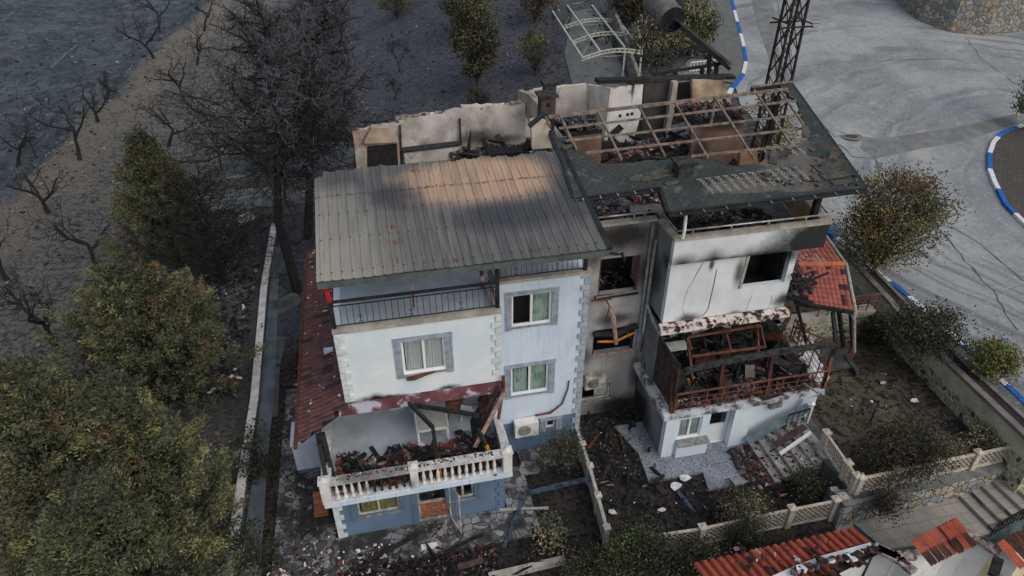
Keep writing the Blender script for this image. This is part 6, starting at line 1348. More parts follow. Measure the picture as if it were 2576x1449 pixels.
# ================================================================== left yard
t_ = thing('boundary_wall', 'low white capped boundary wall running up the left side of the house', 'wall', (-3.4,8,0))
M_wcap = mat('flaking_white_cap', C(206,198,190), C(170,164,156), scale=2, grain=.2, spots=((C(66,66,68), 1.3, .6, .64),)); M_gw = mat('grey_blue_render', C(88,96,104), C(70,76,82), scale=1.5, grain=.2)
wl_ = [hit(q[0], q[1], lambda x, y: h_low(x, y)+.5) for q in ((570,1475),(612,1180),(640,1000),(664,720),(690,560))]
for a, b in zip(wl_, wl_[1:]):
    mb = MB(); mb.hexa([Vector((v.x+o, v.y, v.z-.5+z)) for z in (-.2,.42) for v, o in ((a,-.1),(a,.12),(b,.12),(b,-.1))]); mb.build('wall', M_gw, t_, recalc=True)
    mb = MB(); mb.hexa([Vector((v.x+o, v.y, v.z-.5+z)) for z in (.423,.5) for v, o in ((a,-.17),(a,.16),(b,.16),(b,-.17))]); mb.build('wall_cap', M_wcap, t_, recalc=True)
mb = MB(); fl = [GL(*q)+Vector((0,0,.02)) for q in ((600,1475),(640,1180),(655,1000),(690,620),(706,620),(690,1000),(672,1180),(655,1475))]; mb.prism(fl, (0,0,.06)); tag(mb.build('path', M_gw, recalc=True), 'grey blue gutter path inside the left boundary wall', 'path', kind='structure')
for (q0, q1, q2, q3) in (((690,760),(745,735),(760,765),(690,800)),((672,850),(722,850),(706,920),(665,920)),((665,925),(705,925),(700,1050),(655,1050)),((700,560),(720,560),(716,600),(697,600)),((697,640),(722,640),(718,690),(694,690)),((716,500),(790,500),(790,545),(716,545))):
    mb = MB(); mb.prism([GL(*q) for q in (q0,q1,q2,q3)], (0,0,.08)); tag(mb.build('path', M_conc_d, recalc=True), 'worn stone slab of the left side path', 'path', kind='structure')
# cream terrace walls seen through the burnt trees
t_ = thing('terrace_wall', 'beige and blue grey garden terrace walls behind the burnt pines', 'wall', (-4,27,1))
for (q0, q1, z0, z1, m) in (((540,470),(690,455),1,1.5,M_conc),((560,415),(700,400),1.2,1.7,M_gw),((705,470),(800,455),1,2.2,M_gw),((790,390),(900,375),1.3,1.9,M_gw),((600,560),(690,520),.6,.9,M_wcap)):
    a, b = AZ(*q0, z0), AZ(*q1, z0); mb = MB(); mb.hexa([Vector((v.x, v.y+o, z)) for z in (z0-1.2, z1) for v, o in ((a,0),(b,0),(b,.3),(a,.3))]); mb.build('wall', m, t_, recalc=True)
a, b = AZ(540,440,2), AZ(700,430,2); mb = MB(); mb.box(-10.5,-1.0,24.6,27.5,.4,1.15); tag(mb.build('terrace', M_conc), 'pale paved terrace half hidden by the burnt pines', 'terrace', kind='structure')
rubble('garden_rubble', 'white plaster and broken glass littering the yard below the burnt tree', lambda r: (r.uniform(-8.2,-4.2), r.uniform(8,19), .25), 1500, (.08,.34), [M_ashg, M_whitebit, M_char, M_ashw], [5,.5,6,4], seed=51, flat=.3)
rubble('garden_rubble', 'bits of red tile and white plaster at the bottom left of the blue house', lambda r: (r.uniform(-2.3,1.8), r.uniform(-2.2,-.5), .1), 420, (.05,.2), RM, [4,3,2,2,1,3], seed=52)
rubble('garden_rubble', 'broken red tiles and charcoal heaped along the front of the blue house garden', lambda r: (r.uniform(.2,5.2), r.uniform(-2.7,-1.3), .05), 900, (.04,.17), RM, [2.5,6,6,1.5,.4,.25], seed=53, pile=.05)
rubble('garden_rubble', 'fragments of charcoal and tile scattered over the soil before the concrete patio', lambda r: (r.uniform(9.6,18), r.uniform(-2.6,-.4), .05), 1100, (.02,.11), RM, [.8,4,8,2,.3,.2], seed=54)
rubble('garden_rubble', 'blackened wood fragments in the gap between the two houses', lambda r: (r.uniform(9.2,12.2), r.uniform(.2,3.9), .05), 800, (.03,.15), RM, [.2,2,9,3,.15,.1], seed=55)
rubble('garden_rubble', 'crumbs on the crazy paving left of the house', lambda r: (r.uniform(-2.2,-.1), r.uniform(-1,8), .11), 700, (.03,.12), RM, [.4,1,5,4,.8,.6], seed=56)
rubble('garden_rubble', 'debris in the planting bed beside the left tile roof', lambda r: (r.uniform(-1.9,-.75), r.uniform(6,14), .05), 350, (.05,.2), RM, [2,3,3,1,1,.6], seed=57)
rubble('leaf_litter', 'ash flakes and scorched leaves on the right garden soil', lambda r: (r.uniform(18.6,25), r.uniform(-2.6,7), 1.02), 900, (.03,.14), [M_char, M_tileD, M_ashg, M_whitebit], [6,4,1,.3], seed=58)
# single scraps
for (q, z, s, lab) in (((2385,970),1.02,.25,'white crumpled rag on the lawn near the yellow wall'),((2222,965),1.02,.2,'white paper scrap lying on the right lawn'),((2300,1010),1.02,.22,'torn white scrap on the lawn, nearest the black lamp'),((1700,1225),.05,.34,'white plaster slab on the soil, left of the patio corner'),((1722,1207),.05,.3,'curved white plaster shard beside the patio edge'),((1540,1290),.05,.25,'grey white bottle lying by the panel fence'),((1665,1285),.05,.2,'pale blue plastic bottle on the soil')):
    p = AZ(q[0], q[1], z); rr_ = random.Random(q[0]); n = 6; mb = MB()
    ring = [p+Vector((math.cos(i*1.05)*s*rr_.uniform(.5,1), math.sin(i*1.05)*s*rr_.uniform(.3,.7), .02+rr_.uniform(0,.06))) for i in range(n)]
    mb.prism(ring, (0,0,.03)); thing_mesh(mb, 'scrap', M_whitebit, lab, 'scrap')
for (q, s, lab) in (((2310,1115),.75,'flattened black plastic sheet in the middle of the right lawn'),((2400,1075),.7,'dark sheet lying near the yellow wall'),((2265,1140),.5,'dark cloth patch on the lawn left of the black sheet')):
    p = AZ(q[0], q[1], 1.03); rr_ = random.Random(q[0]); mb = MB(); mb.prism([p+Vector((math.cos(i*.785)*s*rr_.uniform(.6,1), math.sin(i*.785)*s*rr_.uniform(.3,.7), 0)) for i in range(8)], (0,0,.04)); thing_mesh(mb, 'plastic_sheet', M_black, lab, 'sheet')
t_ = thing('garden_lamp', 'black garden lamp with hanging basket ring, leaning on the right lawn', 'lamp', tuple(AZ(2183,1075,1)))
p = AZ(2183,1075,1.0); mb = MB(); mb.tube([p, p+Vector((.15,.1,1.3))], .035, 6); mb.build('pole', M_black, t_); mb = MB(); c = p+Vector((-.2,.1,1.35))
for k in range(6): mb.tube([c+Vector((.3*math.cos(a)*math.sin(.3+k*.25), .3*math.sin(a)*math.sin(.3+k*.25), -.1*k*.3)) for a in [i*math.pi/6 for i in range(13)]], .015, 4)
mb.tube([p+Vector((.15,.1,1.3)), c], .02, 5); mb.build('lamp_arm', M_black, t_); mb = MB(); mb.lathe(c-Vector((0,0,.1)), [(0,0),(.06,.03),(.07,.08),(0,.14)], 8); mb.build('globe', M_frame, t_)
# blue charred beam and posts by the fence
M_bluew = mat('blue_charred_timber', C(72,86,104), C(36,38,42), scale=4, grain=.5)
for a, b, z0, z1, s, m, lab in (((1318,1243),(1487,1203),.15,.75,.16,M_bluew,'long blue painted charred beam propped on the panel fence'),((1320,1248),(1268,1376),.2,.1,.14,M_bluew,'blue charred beam lying towards the bottom of the garden'),((1256,1283),(1380,1278),.15,.2,.09,M_lat2,'pale round pole under the blue charred beams'),((885,1435),(1050,1345),.1,.15,.15,M_char,'black burnt beam lying before the blue house'),((1110,1395),(1215,1345),.05,.1,.14,M_char,'black burnt beam among tiles at the bottom centre'),((1478,1130),(1510,1090),.05,.1,.1,M_rustm,'rusty board in the gap between the houses'),((1700,1232),(1745,1290),.05,.08,.16,M_bluew,'blue grey plank on the soil under the patio'),((1583,1180),(1608,1215),.05,.1,.07,M_ashw,'thin grey stick near the patio corner'),((1553,1068),(1570,1135),.05,.1,.08,M_rustm,'orange brown stake lying left of the patio'),((2090,1400),(2200,1600),.5,.5,.05,M_awn,'x')):
    if lab == 'x': continue
    mb = MB(); A, B = AZ(*a, z0), AZ(*b, z1); mb.beam(A, A.lerp(B,.5)+Vector((0,0,.02)), s, s*.7); mb.beam(A.lerp(B,.5)+Vector((0,0,.02)), B, s*.9, s*.65); thing_mesh(mb, 'burnt_beam', m, lab, 'beam')
mb = MB(); c = AZ(810,1330,.1)
mb.hexa([c+Vector(p) for p in ((-.7,-.35,.55),(.7,-.3,.55),(.75,.4,.6),(-.6,.4,.6),(-.7,-.35,.6),(.7,-.3,.6),(.75,.4,.65),(-.6,.4,.65))])
for dx, dy in ((-.65,-.3),(.65,-.25),(.7,.35),(-.55,.35)): mb.beam(c+Vector((dx,dy,0)), c+Vector((dx,dy,.56)), .06)
mb.beam(c+Vector((-.7,-.3,.1)), c+Vector((.7,.35,.5)), .05); thing_mesh(mb, 'burnt_bench', M_char, 'blackened burnt bench on the crazy paving left of the house', 'bench')
mb = MB(); mb.box(*[v for p in ((AZ(1060,1382,.1).x, AZ(1060,1382,.1).x+.55),(AZ(1060,1382,.1).y-.05,AZ(1060,1382,.1).y+.12)) for v in p], .1, .2); thing_mesh(mb, 'plastic_box', M_frame, 'narrow white box lying on the paving before the blue house door', 'box')
# low edging wall at the bottom
t_ = thing('edging_wall', 'low pale edging wall at the bottom of the blue house garden', 'wall', (6,-3.5,0))
mb = MB(); a, b = AZ(1230,1449,.2), AZ(1420,1405,.2); mb.beam(a-Vector((0,0,.15)), b-Vector((0,0,.15)), .2, .4); mb.build('wall', M_lat2, t_)
mb = MB(); a = AZ(1722,1395,.05)
for (p, q) in (((1722,1385),(1742,1475)),((1752,1378),(1775,1470)),((1722,1405),(1756,1398)),((1727,1430),(1762,1422)),((1733,1455),(1768,1446))): mb.beam(AZ(*p,.5), AZ(*q,.5), .04)
thing_mesh(mb, 'garden_ladder', mat('green_metal', C(58,84,72)), 'green metal ladder frame in the bushes at the bottom', 'ladder')

def gsamp(x0, x1, y0, y1, cond=None):
    def f(r):
        for _ in range(50):
            x, y = r.uniform(x0, x1), y0+(y1-y0)*r.random()**1.3
            if cond is None or cond(x, y): break
        return x, y, h_low(x, y)
    return f
M_rockb = mat('blue_grey_rock', C(92,98,104), C(60,66,72), scale=3); M_rockl = mat('pale_rock', C(128,132,134), C(98,100,102), scale=3); M_rockd = mat('dark_rock', C(40,44,50), C(30,33,38), scale=3); M_rocko = mat('ochre_earth_clod', C(104,90,72), C(80,70,60), scale=3)
gul = lambda x, y: (x+20.8)-.10*(y-31) < -1
rubble('rocks', 'stones and charred brush strewn over the blue grey gully', gsamp(-48,-14,22,95,gul), 1500, (.08,.4), [M_rockb,M_rockl,M_rockd,M_rocko], [5,.5,4,2], seed=71, flat=.5)
rubble('clods', 'earth clods and burnt litter over the orchard slope on the left', gsamp(-24,-4,-6,70,lambda x, y: not gul(x, y)), 6000, (.05,.26), [mat('ash_clod', C(88,86,84), C(66,65,66)),mat('pale_clod', C(122,117,110)),M_rockd,M_rocko], [5,1,2.2,.6], seed=72, flat=.5)
rubble('clods', 'clods and stones over the purple grey ash ground behind the houses', gsamp(-4,26,15,90), 4500, (.06,.28), [mat('grey_clod', C(76,77,86), C(58,59,66)),mat('pale_stone', C(116,116,122)),M_rockd], [4,.6,5], seed=73, flat=.5)
a = GL(148,173); mb = MB(); mb.tube([GL(130,175)+Vector((0,0,.2)), GL(197,118)+Vector((0,0,.3))], [.2,.12], 8); thing_mesh(mb, 'fallen_log', M_rockb, 'pale fallen log lying in the gully', 'log')


SM = [M_char, M_ashw, M_rustm, M_lat]
rubble('charred_timber', 'tangle of charred laths and bent strips over the scorched house terrace', lambda r: (r.uniform(12.9,18.4), r.uniform(1.2,5.0), 2.62+.25*r.random()), 130, (.4,1.3), SM, [6,3,1,1], seed=81, flat=.05)
rubble('charred_timber', 'charred laths mixed with the tiles on the blue house terrace', lambda r: (r.uniform(.4,5.6), r.uniform(-.3,.9), 2.75+.15*r.random()), 60, (.3,.9), SM, [7,3,.4,1], seed=82, flat=.06)
rubble('charred_timber', 'burnt laths and pipes fallen inside the roofless rooms', lambda r: (r.uniform(6.5,18), r.uniform(8,13.5), 8.25+.3*r.random()), 170, (.4,1.4), SM, [6,4,.6,1], seed=83, flat=.05)
rubble('charred_timber', 'burnt sticks and boards scattered between the two houses', lambda r: (r.uniform(9.3,12), r.uniform(-2,3.8), .12), 60, (.2,.75), SM+[M_tileP], [6,4,0,.3,.3], seed=84, flat=.05)
rubble('charred_timber', 'burnt sticks over the soil and stairs before the scorched house', lambda r: (r.uniform(12,18), r.uniform(-2.4,-.9), .12), 45, (.2,.7), SM+[M_tileP], [6,3,0,.4,.5], seed=85, flat=.05)
rubble('charred_timber', 'burnt branches and laths on the soil before the blue house', lambda r: (r.uniform(-2,8.5), r.uniform(-3.4,-1.2), .12), 90, (.2,.8), SM+[M_tileP], [6,4,0,.3,.2], seed=86, flat=.045)
rubble('charred_timber', 'charred strips on the two narrow balconies under the shingle roof', lambda r: (r.uniform(9.6,17.2), r.uniform(4.3,6) if r.random() < .5 else r.uniform(3,5.5), 8.25), 70, (.3,1.0), SM+[M_ashg], [5,3,.2,.4,3], seed=87, flat=.07)
# ================================================================== vegetation
def fast(name, V, nper, mats, idx=None, parent=None):
    V = np.asarray(V, dtype=np.float32).reshape(-1, 3); nf = len(V)//nper
    me = bpy.data.meshes.new(name); me.vertices.add(len(V)); me.vertices.foreach_set('co', V.ravel())
    me.loops.add(len(V)); me.loops.foreach_set('vertex_index', np.arange(len(V), dtype=np.int32))
    me.polygons.add(nf); me.polygons.foreach_set('loop_start', np.arange(nf, dtype=np.int32)*nper)
    for m in mats: me.materials.append(m)
    if idx is not None: me.polygons.foreach_set('material_index', np.asarray(idx, dtype=np.int32))
    me.update(calc_edges=True)
    o = bpy.data.objects.new(name, me); scene.collection.objects.link(o)
    if parent is not None: o.parent = parent; o.matrix_parent_inverse = Matrix.Translation(parent.matrix_world.translation).inverted()
    return o
def unit(a): return a/np.maximum(np.linalg.norm(a, axis=-1, keepdims=True), 1e-9)
def leafquads(P, size, rg, asp=1.6, dirs=None, droop=0):
    n = len(P); d = unit(rg.normal(size=(n,3))) if dirs is None else unit(dirs+rg.normal(size=(n,3))*.45)
    d[:,2] -= droop; d = unit(d); s = unit(np.cross(d, rg.normal(size=(n,3)))); L = (size*rg.uniform(.6,1.3,(n,1)))
    a = d*L*asp*.5; b = s*L*.5
    return np.stack([P-a, P+b*.9, P+a, P-b*.9], 1)
def leafmat(name, c1, c2, c3=None, sc=2.2, tip=None):
    t = NT(name); c = t.mix(t.ramp(t.noise(sc, 5), .38, .62), c1, c2)
    if c3: c = t.mix(t.ramp(t.noise(sc*.55, 3), .56, .68), c, c3)
    c = t.mix(t.ramp(t.noise(17, 2), .45, .7, 0, .5), c, tuple(x*.4 for x in c1[:3])+(1,))
    return t.col(c, .9, spec=.15)
KD = 1/.42
def D(r, g, b): return C(r, g, b, KD)
M_cyp = leafmat('conifer_green', D(70,73,54), D(84,85,60), D(82,80,62), 1.1)
M_cyt = leafmat('conifer_yellow_tip', D(104,102,68), D(88,91,62), D(104,94,68), 1.3)
M_cyr = leafmat('conifer_scorched', D(98,76,56), D(76,64,50), None, 1.5)
M_cyd = leafmat('conifer_dark', D(42,44,36), D(52,54,43), None, 1.2)  # dark green paints the shade inside conifer crowns; plain foliage on the shrub
M_bark = mat('burnt_bark', C(44,42,42), C(30,29,30), scale=4, bump=.8, grain=.3); M_twig = mat('lit_twig', C(82,82,87), C(54,54,58), scale=1.2, bump=0)  # paler twig grey paints the light on the upper pine crowns
M_barkg = mat('grey_bark', C(42,40,40), C(30,29,29), scale=3)
def branch(V, p, d, L, r, rg, depth, curl=.25, up=.1, ns=3, sub=(3,5), spread=.8, shrink=.62, rmin=.006, sides=4):
    """appends quads of tapered tube segments"""
    p = np.array(p, float); d = np.array(d, float); pts = [p.copy()]; rs = [r]
    for i in range(ns):
        d = d + rg.normal(size=3)*curl; d[2] += up; d /= np.linalg.norm(d)
        p = p + d*L/ns; pts.append(p.copy()); rs.append(max(rmin, r*(1-.6*(i+1)/ns)))
    for i in range(len(pts)-1):
        a, b = pts[i], pts[i+1]; q = b-a; q /= max(np.linalg.norm(q), 1e-9); u = np.cross(q, [0,0,1.]) if abs(q[2]) < .9 else np.cross(q, [1.,0,0]); u /= np.linalg.norm(u); v = np.cross(q, u)
        for k in range(sides):
            t0, t1 = 2*math.pi*k/sides, 2*math.pi*(k+1)/sides
            c0 = u*math.cos(t0)+v*math.sin(t0); c1 = u*math.cos(t1)+v*math.sin(t1)
            V.append((a+c0*rs[i], a+c1*rs[i], b+c1*rs[i+1], b+c0*rs[i+1]))
    if depth > 0:
        for _ in range(rg.integers(sub[0], sub[1]+1)):
            i = rg.integers(1, len(pts)); dd = d*(.55)+unit(rg.normal(size=3))*spread; dd /= np.linalg.norm(dd)
            branch(V, pts[i], dd, L*shrink*rg.uniform(.7,1.2), max(rmin, rs[i]*.6), rg, depth-1, curl, up, max(2, ns-1), sub, spread, shrink, rmin, 3)
    return pts
def height_at(base, px_top):
    lo, hi = .3, 40
    for _ in range(30):
        m = (lo+hi)/2; y = proj((base.x, base.y, base.z+m))[1]
        if y > px_top: lo = m
        else: hi = m
    return (lo+hi)/2
def conifer(base_px, top_py, rad, label, seed, lean=(0,0), n=330, cols=(5,3,1), shape=.9, bare=0.1, z=None, fuzz=70, size=.11):
    base = GL(*base_px) if z is None else AZ(*base_px, z); H = height_at(base, top_py); rg = np.random.default_rng(seed)
    t = thing('conifer_tree', label, 'tree', tuple(base)); mb = MB(); top = base+Vector((lean[0], lean[1], H))
    mb.tube([base-Vector((0,0,.2)), base.lerp(top,.5), top], [.2,.12,.02], 7); mb.build('trunk', M_bark, t)
    LV, LI, BV = [], [], []
    for i in range(n):
        f = (i+rg.uniform(0,1))/n; f = bare+(1-bare)*f**.85; ang = rg.uniform(0, 2*math.pi); lumpy = 1+.22*math.sin(ang*3+seed+f*5)+.12*math.sin(ang*5+f*9)
        R_ = (rad*((1-f)**shape)*lumpy+.12)*rg.uniform(.72,1.08); o = np.array(base.lerp(top, f)); out = np.array([math.cos(ang), math.sin(ang), .1+.5*f]); out /= np.linalg.norm(out)
        tip = o+out*R_; tip[2] += .3*rg.uniform(-.5,.6)
        q = tip-o; u = np.cross(q, [0,0,1.]); u /= np.linalg.norm(u)+1e-9; BV.append((o-u*.03, o+u*.03, tip+u*.006, tip-u*.006))
        pd = unit(out*1.1+np.array([0,0,rg.uniform(.1,.6)])+rg.normal(size=3)*.2); Lp = rg.uniform(.7,1.4)*min(1.1, .45+R_*.3); k = rg.choice(3, p=np.array(cols)/sum(cols))
        m = int(fuzz*3.0); tt = rg.uniform(0,1,m); w_ = (.03+.17*np.sin(np.pi*np.clip(tt*.9+.08,0,1)))*(.6+Lp*.6)
        P = tip-pd*(tt*Lp)[:,None]+rg.normal(size=(m,3))*w_[:,None]*.62
        LV.append(leafquads(P, size*.42, rg, 2.8, np.repeat(pd[None], m, 0)))
        hh = (P-tip)@pd; hi = tt < rg.uniform(.3,.6); LI.append(np.where(hi, [0,1,2][k], np.where(tt > .8, 3, 0)))  # lighter tips and dark roots put lit tops and shaded gaps into colour
        m2 = int(fuzz*.45); t2 = rg.uniform(.35,.95,m2); P2 = o+(tip-o)*t2[:,None]+rg.normal(size=(m2,3))*.2; LV.append(leafquads(P2, size, rg, 2., None)); LI.append(np.full(m2, 3))  # inner filler leaves coloured dark as crown shade
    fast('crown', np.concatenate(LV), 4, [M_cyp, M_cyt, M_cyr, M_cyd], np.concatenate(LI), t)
    fast('branches', np.array(BV), 4, [M_bark], None, t)
    return t
conifer((455,680), 345, 3.5, 'narrow browning conifer with a scorched spire, farthest of the green conifers', 1, n=300, cols=(6,.6,1.6), shape=.8, fuzz=70)
conifer((425,990), 690, 4.6, 'broad dark green conifer in the middle of the left row', 2, n=400, cols=(6,1.5,.8), shape=.72, fuzz=80, size=.115)
conifer((310,1455), 945, 3.5, 'big yellow green conifer filling the lower left', 3, n=330, cols=(4,4,.5), shape=.68, fuzz=85, size=.1)
conifer((465,1420), 970, 2.7, 'yellow tipped conifer nearest the boundary wall', 4, n=230, cols=(4,4,.5), shape=.65, fuzz=85, size=.1)
conifer((215,1455), 1130, 2.2, 'drooping olive conifer at the far lower left', 5, n=220, cols=(6,2,.8), shape=.65, fuzz=80, size=.1)
conifer((400,1600), 1230, 3.2, 'dull green conifer cut by the bottom edge of the picture', 6, n=220, cols=(7,1.2,.4), shape=.65, fuzz=75, size=.1)
def bare(name, base_px, top_py, label, seed, spread=1.0, trunk_r=.1, depth=4, group=None, m=None, f=GL, forks=3, sub=(3,4)):
    base = f(*base_px); H = height_at(base, top_py); rg = np.random.default_rng(seed); t = thing(name, label, 'tree', tuple(base), group)
    TV = []; dirn = np.array([rg.uniform(-.3,.3), rg.uniform(-.3,.3), 1.]); p = branch(TV, (base.x, base.y, base.z-.15), dirn/np.linalg.norm(dirn), H*.36+.15, trunk_r, rg, 0, .12, .1, 4, rmin=trunk_r*.6, sides=7)
    fast('trunk', np.array(TV), 4, [m or M_barkg], None, t); BV = []
    for k in range(forks):
        a = 2*math.pi*k/forks+rg.uniform(-.5,.5); d = np.array([math.cos(a)*spread, math.sin(a)*spread, rg.uniform(.6,1.1)]); d /= np.linalg.norm(d)
        branch(BV, p[-1 if k else -2], d, H*.5, trunk_r*.62, rg, depth-1, .24, .14, 4, sub, .75, .62, .013, 5)
    fast('branches', np.array(BV), 4, [m or M_barkg], None, t); return t
BT = [((495,163),60,'between the ridge and the burnt pines'),((513,78),-40,'at the top edge left of the burnt pines'),((463,253),120,'with a long arm reaching left across the pale ridge'),((387,147),-5,'on the pale ridge'),((402,80),-60,'highest on the ridge at the top edge'),((267,250),175,'leaning over the edge of the blue gully'),((245,307),210,'with twin trunks beside the gully edge'),((200,402),200,'with an arched crown over the gully edge'),((423,368),235,'directly above the browning conifer spire'),((90,397),290,'thin, at the gully foot on the left'),((43,420),290,'cut by the left edge beside the gully'),((125,536),395,'with spreading curved limbs at the left of the slope'),((248,676),510,'with a wide forked crown left of the conifers'),((20,701),560,'standing at the left edge, mid height'),((143,875),670,'tall and many branched, above the lower conifers'),((20,1116),930,'dark, at the left edge beside the lower conifers'),((560,430),300,'small and pale at the left foot of the burnt pines'),((320,95),10,'far in the gully at the top')]
for i, (b, tp, lab) in enumerate(BT): bare('bare_tree', b, tp, 'bare burnt orchard tree '+lab, 100+i, spread=1.15, trunk_r=.17 if i not in (9,16,17) else .07, group='bare orchard trees on the ash slope', depth=4)
# burnt pines
def pine(base_px, mid, top, label, seed, rad, n):
    base = GL(*base_px); rg = np.random.default_rng(seed); t = thing('burnt_pine', label, 'tree', tuple(base)); mb = MB()
    top = Vector(top); mb.tube([base-Vector((0,0,.3)), base.lerp(top,.3)+Vector(mid), base.lerp(top,.65), top], [.27,.22,.14,.04], 9); mb.build('trunk', M_bark, t)
    V = []; V2 = []; V3 = []
    for i in range(n):
        f = .4+.6*((i+.5)/n)**1.0; o = np.array(base.lerp(top, f)); a = rg.uniform(0, 6.283); L = rad*(1.15-.75*max(0,(f-.45)/.55)**1.4)*rg.uniform(.7,1.1) * (1.0 if f > .42 else .9)
        d = np.array([math.cos(a), math.sin(a), .1+.35*(f-.3)]); d /= np.linalg.norm(d)
        pts = branch(V, o, d, L, .06, rg, 0, .24, .05, 7, rmin=.01, sides=4)
        for j in range(1, 8):
            for _ in range(3):
                dd = d*.5+unit(rg.normal(size=3)); dd /= np.linalg.norm(dd)
                branch(V3 if (f < .62 and rg.random() < .75) or rg.random() < .2 else V2, pts[j] + (pts[j-1]-pts[j])*rg.uniform(0,1), dd, L*.2*rg.uniform(.6,1.3), .02, rg, 2, .45, .06, 3, (2,3), .9, .6, .011, 3)  # mostly dark twigs low, pale ones high: lit top put into colour
    fast('branches', np.array(V), 4, [M_bark], None, t); fast('twigs', np.array(V2+V3), 4, [M_twig, M_bark], [0]*len(V2)+[1]*len(V3), t)
    return t
def above(px, py, y): return AY(px, py, y)
b1, b2 = GL(748,720), GL(772,590)
pine((750,735), (-.5,-.2,0), above(660,40,b1.y+2.5), 'left burnt pine with a leaning black trunk and a cloud of twigs painted lit above', 201, 4.9, 84)
pine((772,600), (0,0,0), above(800,5,b2.y+2.5), 'right burnt pine, straight black trunk and twigs painted lit above, close behind the metal roof', 202, 4.4, 78)
def deadfir(base_px, top_py, rad, label, seed):
    base = GL(*base_px); H = height_at(base, top_py); rg = np.random.default_rng(seed); t = thing('burnt_tree', label, 'tree', tuple(base)); mb = MB(); mb.tube([base, base+Vector((0,0,H))], [.17,.03], 7); mb.build('trunk', M_bark, t); V = []
    for i in range(130):
        f = .05+.93*i/130; a = rg.uniform(0,6.28); d = np.array([math.cos(a), math.sin(a), .15]); branch(V, np.array(base)+np.array([0,0,H*f]), d, rad*(1.05-.8*f), .035, rg, 2, .22, .02, 4, (3,5), .7, .5, .008, 3)
    fast('branches', np.array(V), 4, [M_bark], None, t)
deadfir((565,715), 440, 4.3, 'black skeleton of a burnt fir over the littered yard between the conifers and the wall', 301)
# leafy shrubs and trees
M_l1 = leafmat('olive_leaf', D(54,58,44), D(66,67,48), D(66,59,46), 1.4); M_l2 = leafmat('autumn_leaf', D(100,88,54), D(82,76,48), D(92,70,46), 1.6); M_l3 = leafmat('brown_dry_leaf', D(66,56,44), D(50,45,38), None, 1.5); M_l4 = leafmat('dark_leaf', D(42,46,34), D(30,33,27), None, 1.5); M_l5 = leafmat('pale_dry_leaf', D(118,110,88), D(94,88,72), None, 2.); M_l6 = leafmat('fresh_leaf', D(66,84,42), D(84,96,48), None, 2.)
def leafy(name, base, H, rx, ry, label, seed, mats, wts, n=60, per=110, size=.09, trunk=.07, low=.2, stems=5, cat='tree', droop=0, group=None, shift=(0,0)):
    rg = np.random.default_rng(seed); t = thing(name, label, cat, tuple(base), group); BV = []; LV = []; LI = []
    b = np.array(base)
    for i in range(n):
        u_ = unit(rg.normal(size=3)); r = rg.uniform(.35,1)**.6; c = b+np.array([u_[0]*rx*r+shift[0], u_[1]*ry*r+shift[1], H*(low+(1-low)*(.5+.5*u_[2]*r))])
        s = .2+.12*rg.random(); s *= max(rx, .8)**.5
        P = c+rg.normal(size=(per,3))*s*np.array([1,1,.75]); LV.append(leafquads(P, size, rg, 1.5, None, droop)); LI.append(np.full(per, rg.choice(len(mats), p=np.array(wts)/sum(wts))))
        if i < n*.6:
            m_ = b+(c-b)*.5+np.array([0,0,H*.08]); 
            for p, q, r0, r1 in ((b+np.array([0,0,H*.08]), m_, trunk*.5, trunk*.3), (m_, c, trunk*.3, .006)):
                d = q-p; L = np.linalg.norm(d); branch(BV, p, d/L, L, r0, rg, 1 if r1 < .01 else 0, .06, .0, 2, (2,3), .8, .4, .006, 4)
    fast('leaves' if cat != 'tree' else 'crown', np.concatenate(LV), 4, mats, np.concatenate(LI), t); 
    mb = MB(); mb.tube([b-np.array([0,0,.2]), b+np.array([0,0,H*.12])], [trunk, trunk*.8], 6); mb.build('trunk' if cat == 'tree' else 'stem', M_barkg, t); fast('branches', np.array(BV), 4, [M_barkg], None, t)
    return t
def lg(base_px, top_py, rpx, f=GL):
    base = f(*base_px); H = height_at(base, top_py); depth = (base-CAM).dot(FW); return base, H, rpx*depth/F
def LT(name, base_px, top_py, rpx, label, seed, mats, wts, f=GL, **k):
    b, H, r = lg(base_px, top_py, rpx, f); return leafy(name, b, H, r, r*k.pop('ry', .8), label, seed, mats, wts, **k)
LT('shrub_tree', (1200,228), 5, 52, 'tall half scorched olive green tree on the ash ground, left of the carport', 401, [M_l1,M_l3,M_l4], [4,2,2], n=80, per=120, size=.13, low=.15)
LT('shrub_tree', (1165,90), -60, 55, 'green topped scorched tree at the top edge, left of the carport', 402, [M_l1,M_l4,M_l3], [5,2,1], n=60, per=120, size=.13)
LT('shrub_tree', (1345,190), 55, 35, 'sparse tree with yellow green leaves and bare stems just left of the carport', 403, [M_l6,M_l1,M_l3], [2,2,2], n=34, per=60, size=.1)
LT('shrub_tree', (1345,60), -50, 50, 'brown burnt bush at the top edge above the yellow green tree', 404, [M_l3,M_l1], [3,2], n=40, per=90, size=.12)
LT('shrub_tree', (1000,50), -40, 40, 'scorched bush at the top edge beside the burnt pines', 405, [M_l3,M_l1], [3,1.5], n=34, per=70, size=.12)
LT('shrub_tree', (1205,265), 225, 22, 'small dark bush hard behind the roofless wall of the blue house', 406, [M_l4,M_l3], [3,1], n=16, per=60, size=.09)
for i, (b, tp, lab) in enumerate((((1005,180),90,'thin brown orchard tree right of the burnt pines'),((995,255),185,'small wispy orchard tree behind the corner of the roofless wall'),((1380,215),110,'pale wispy bare sapling beside the carport'))): bare('bare_tree', b, tp, lab, 130+i, spread=.8, trunk_r=.06, depth=4)
LT('olive_tree', (1650,165), 30, 62, 'dense grey green tree behind the solar water heater', 407, [M_l1,M_l5,M_l4], [4,3,1.2], n=90, per=130, size=.12, low=.1)
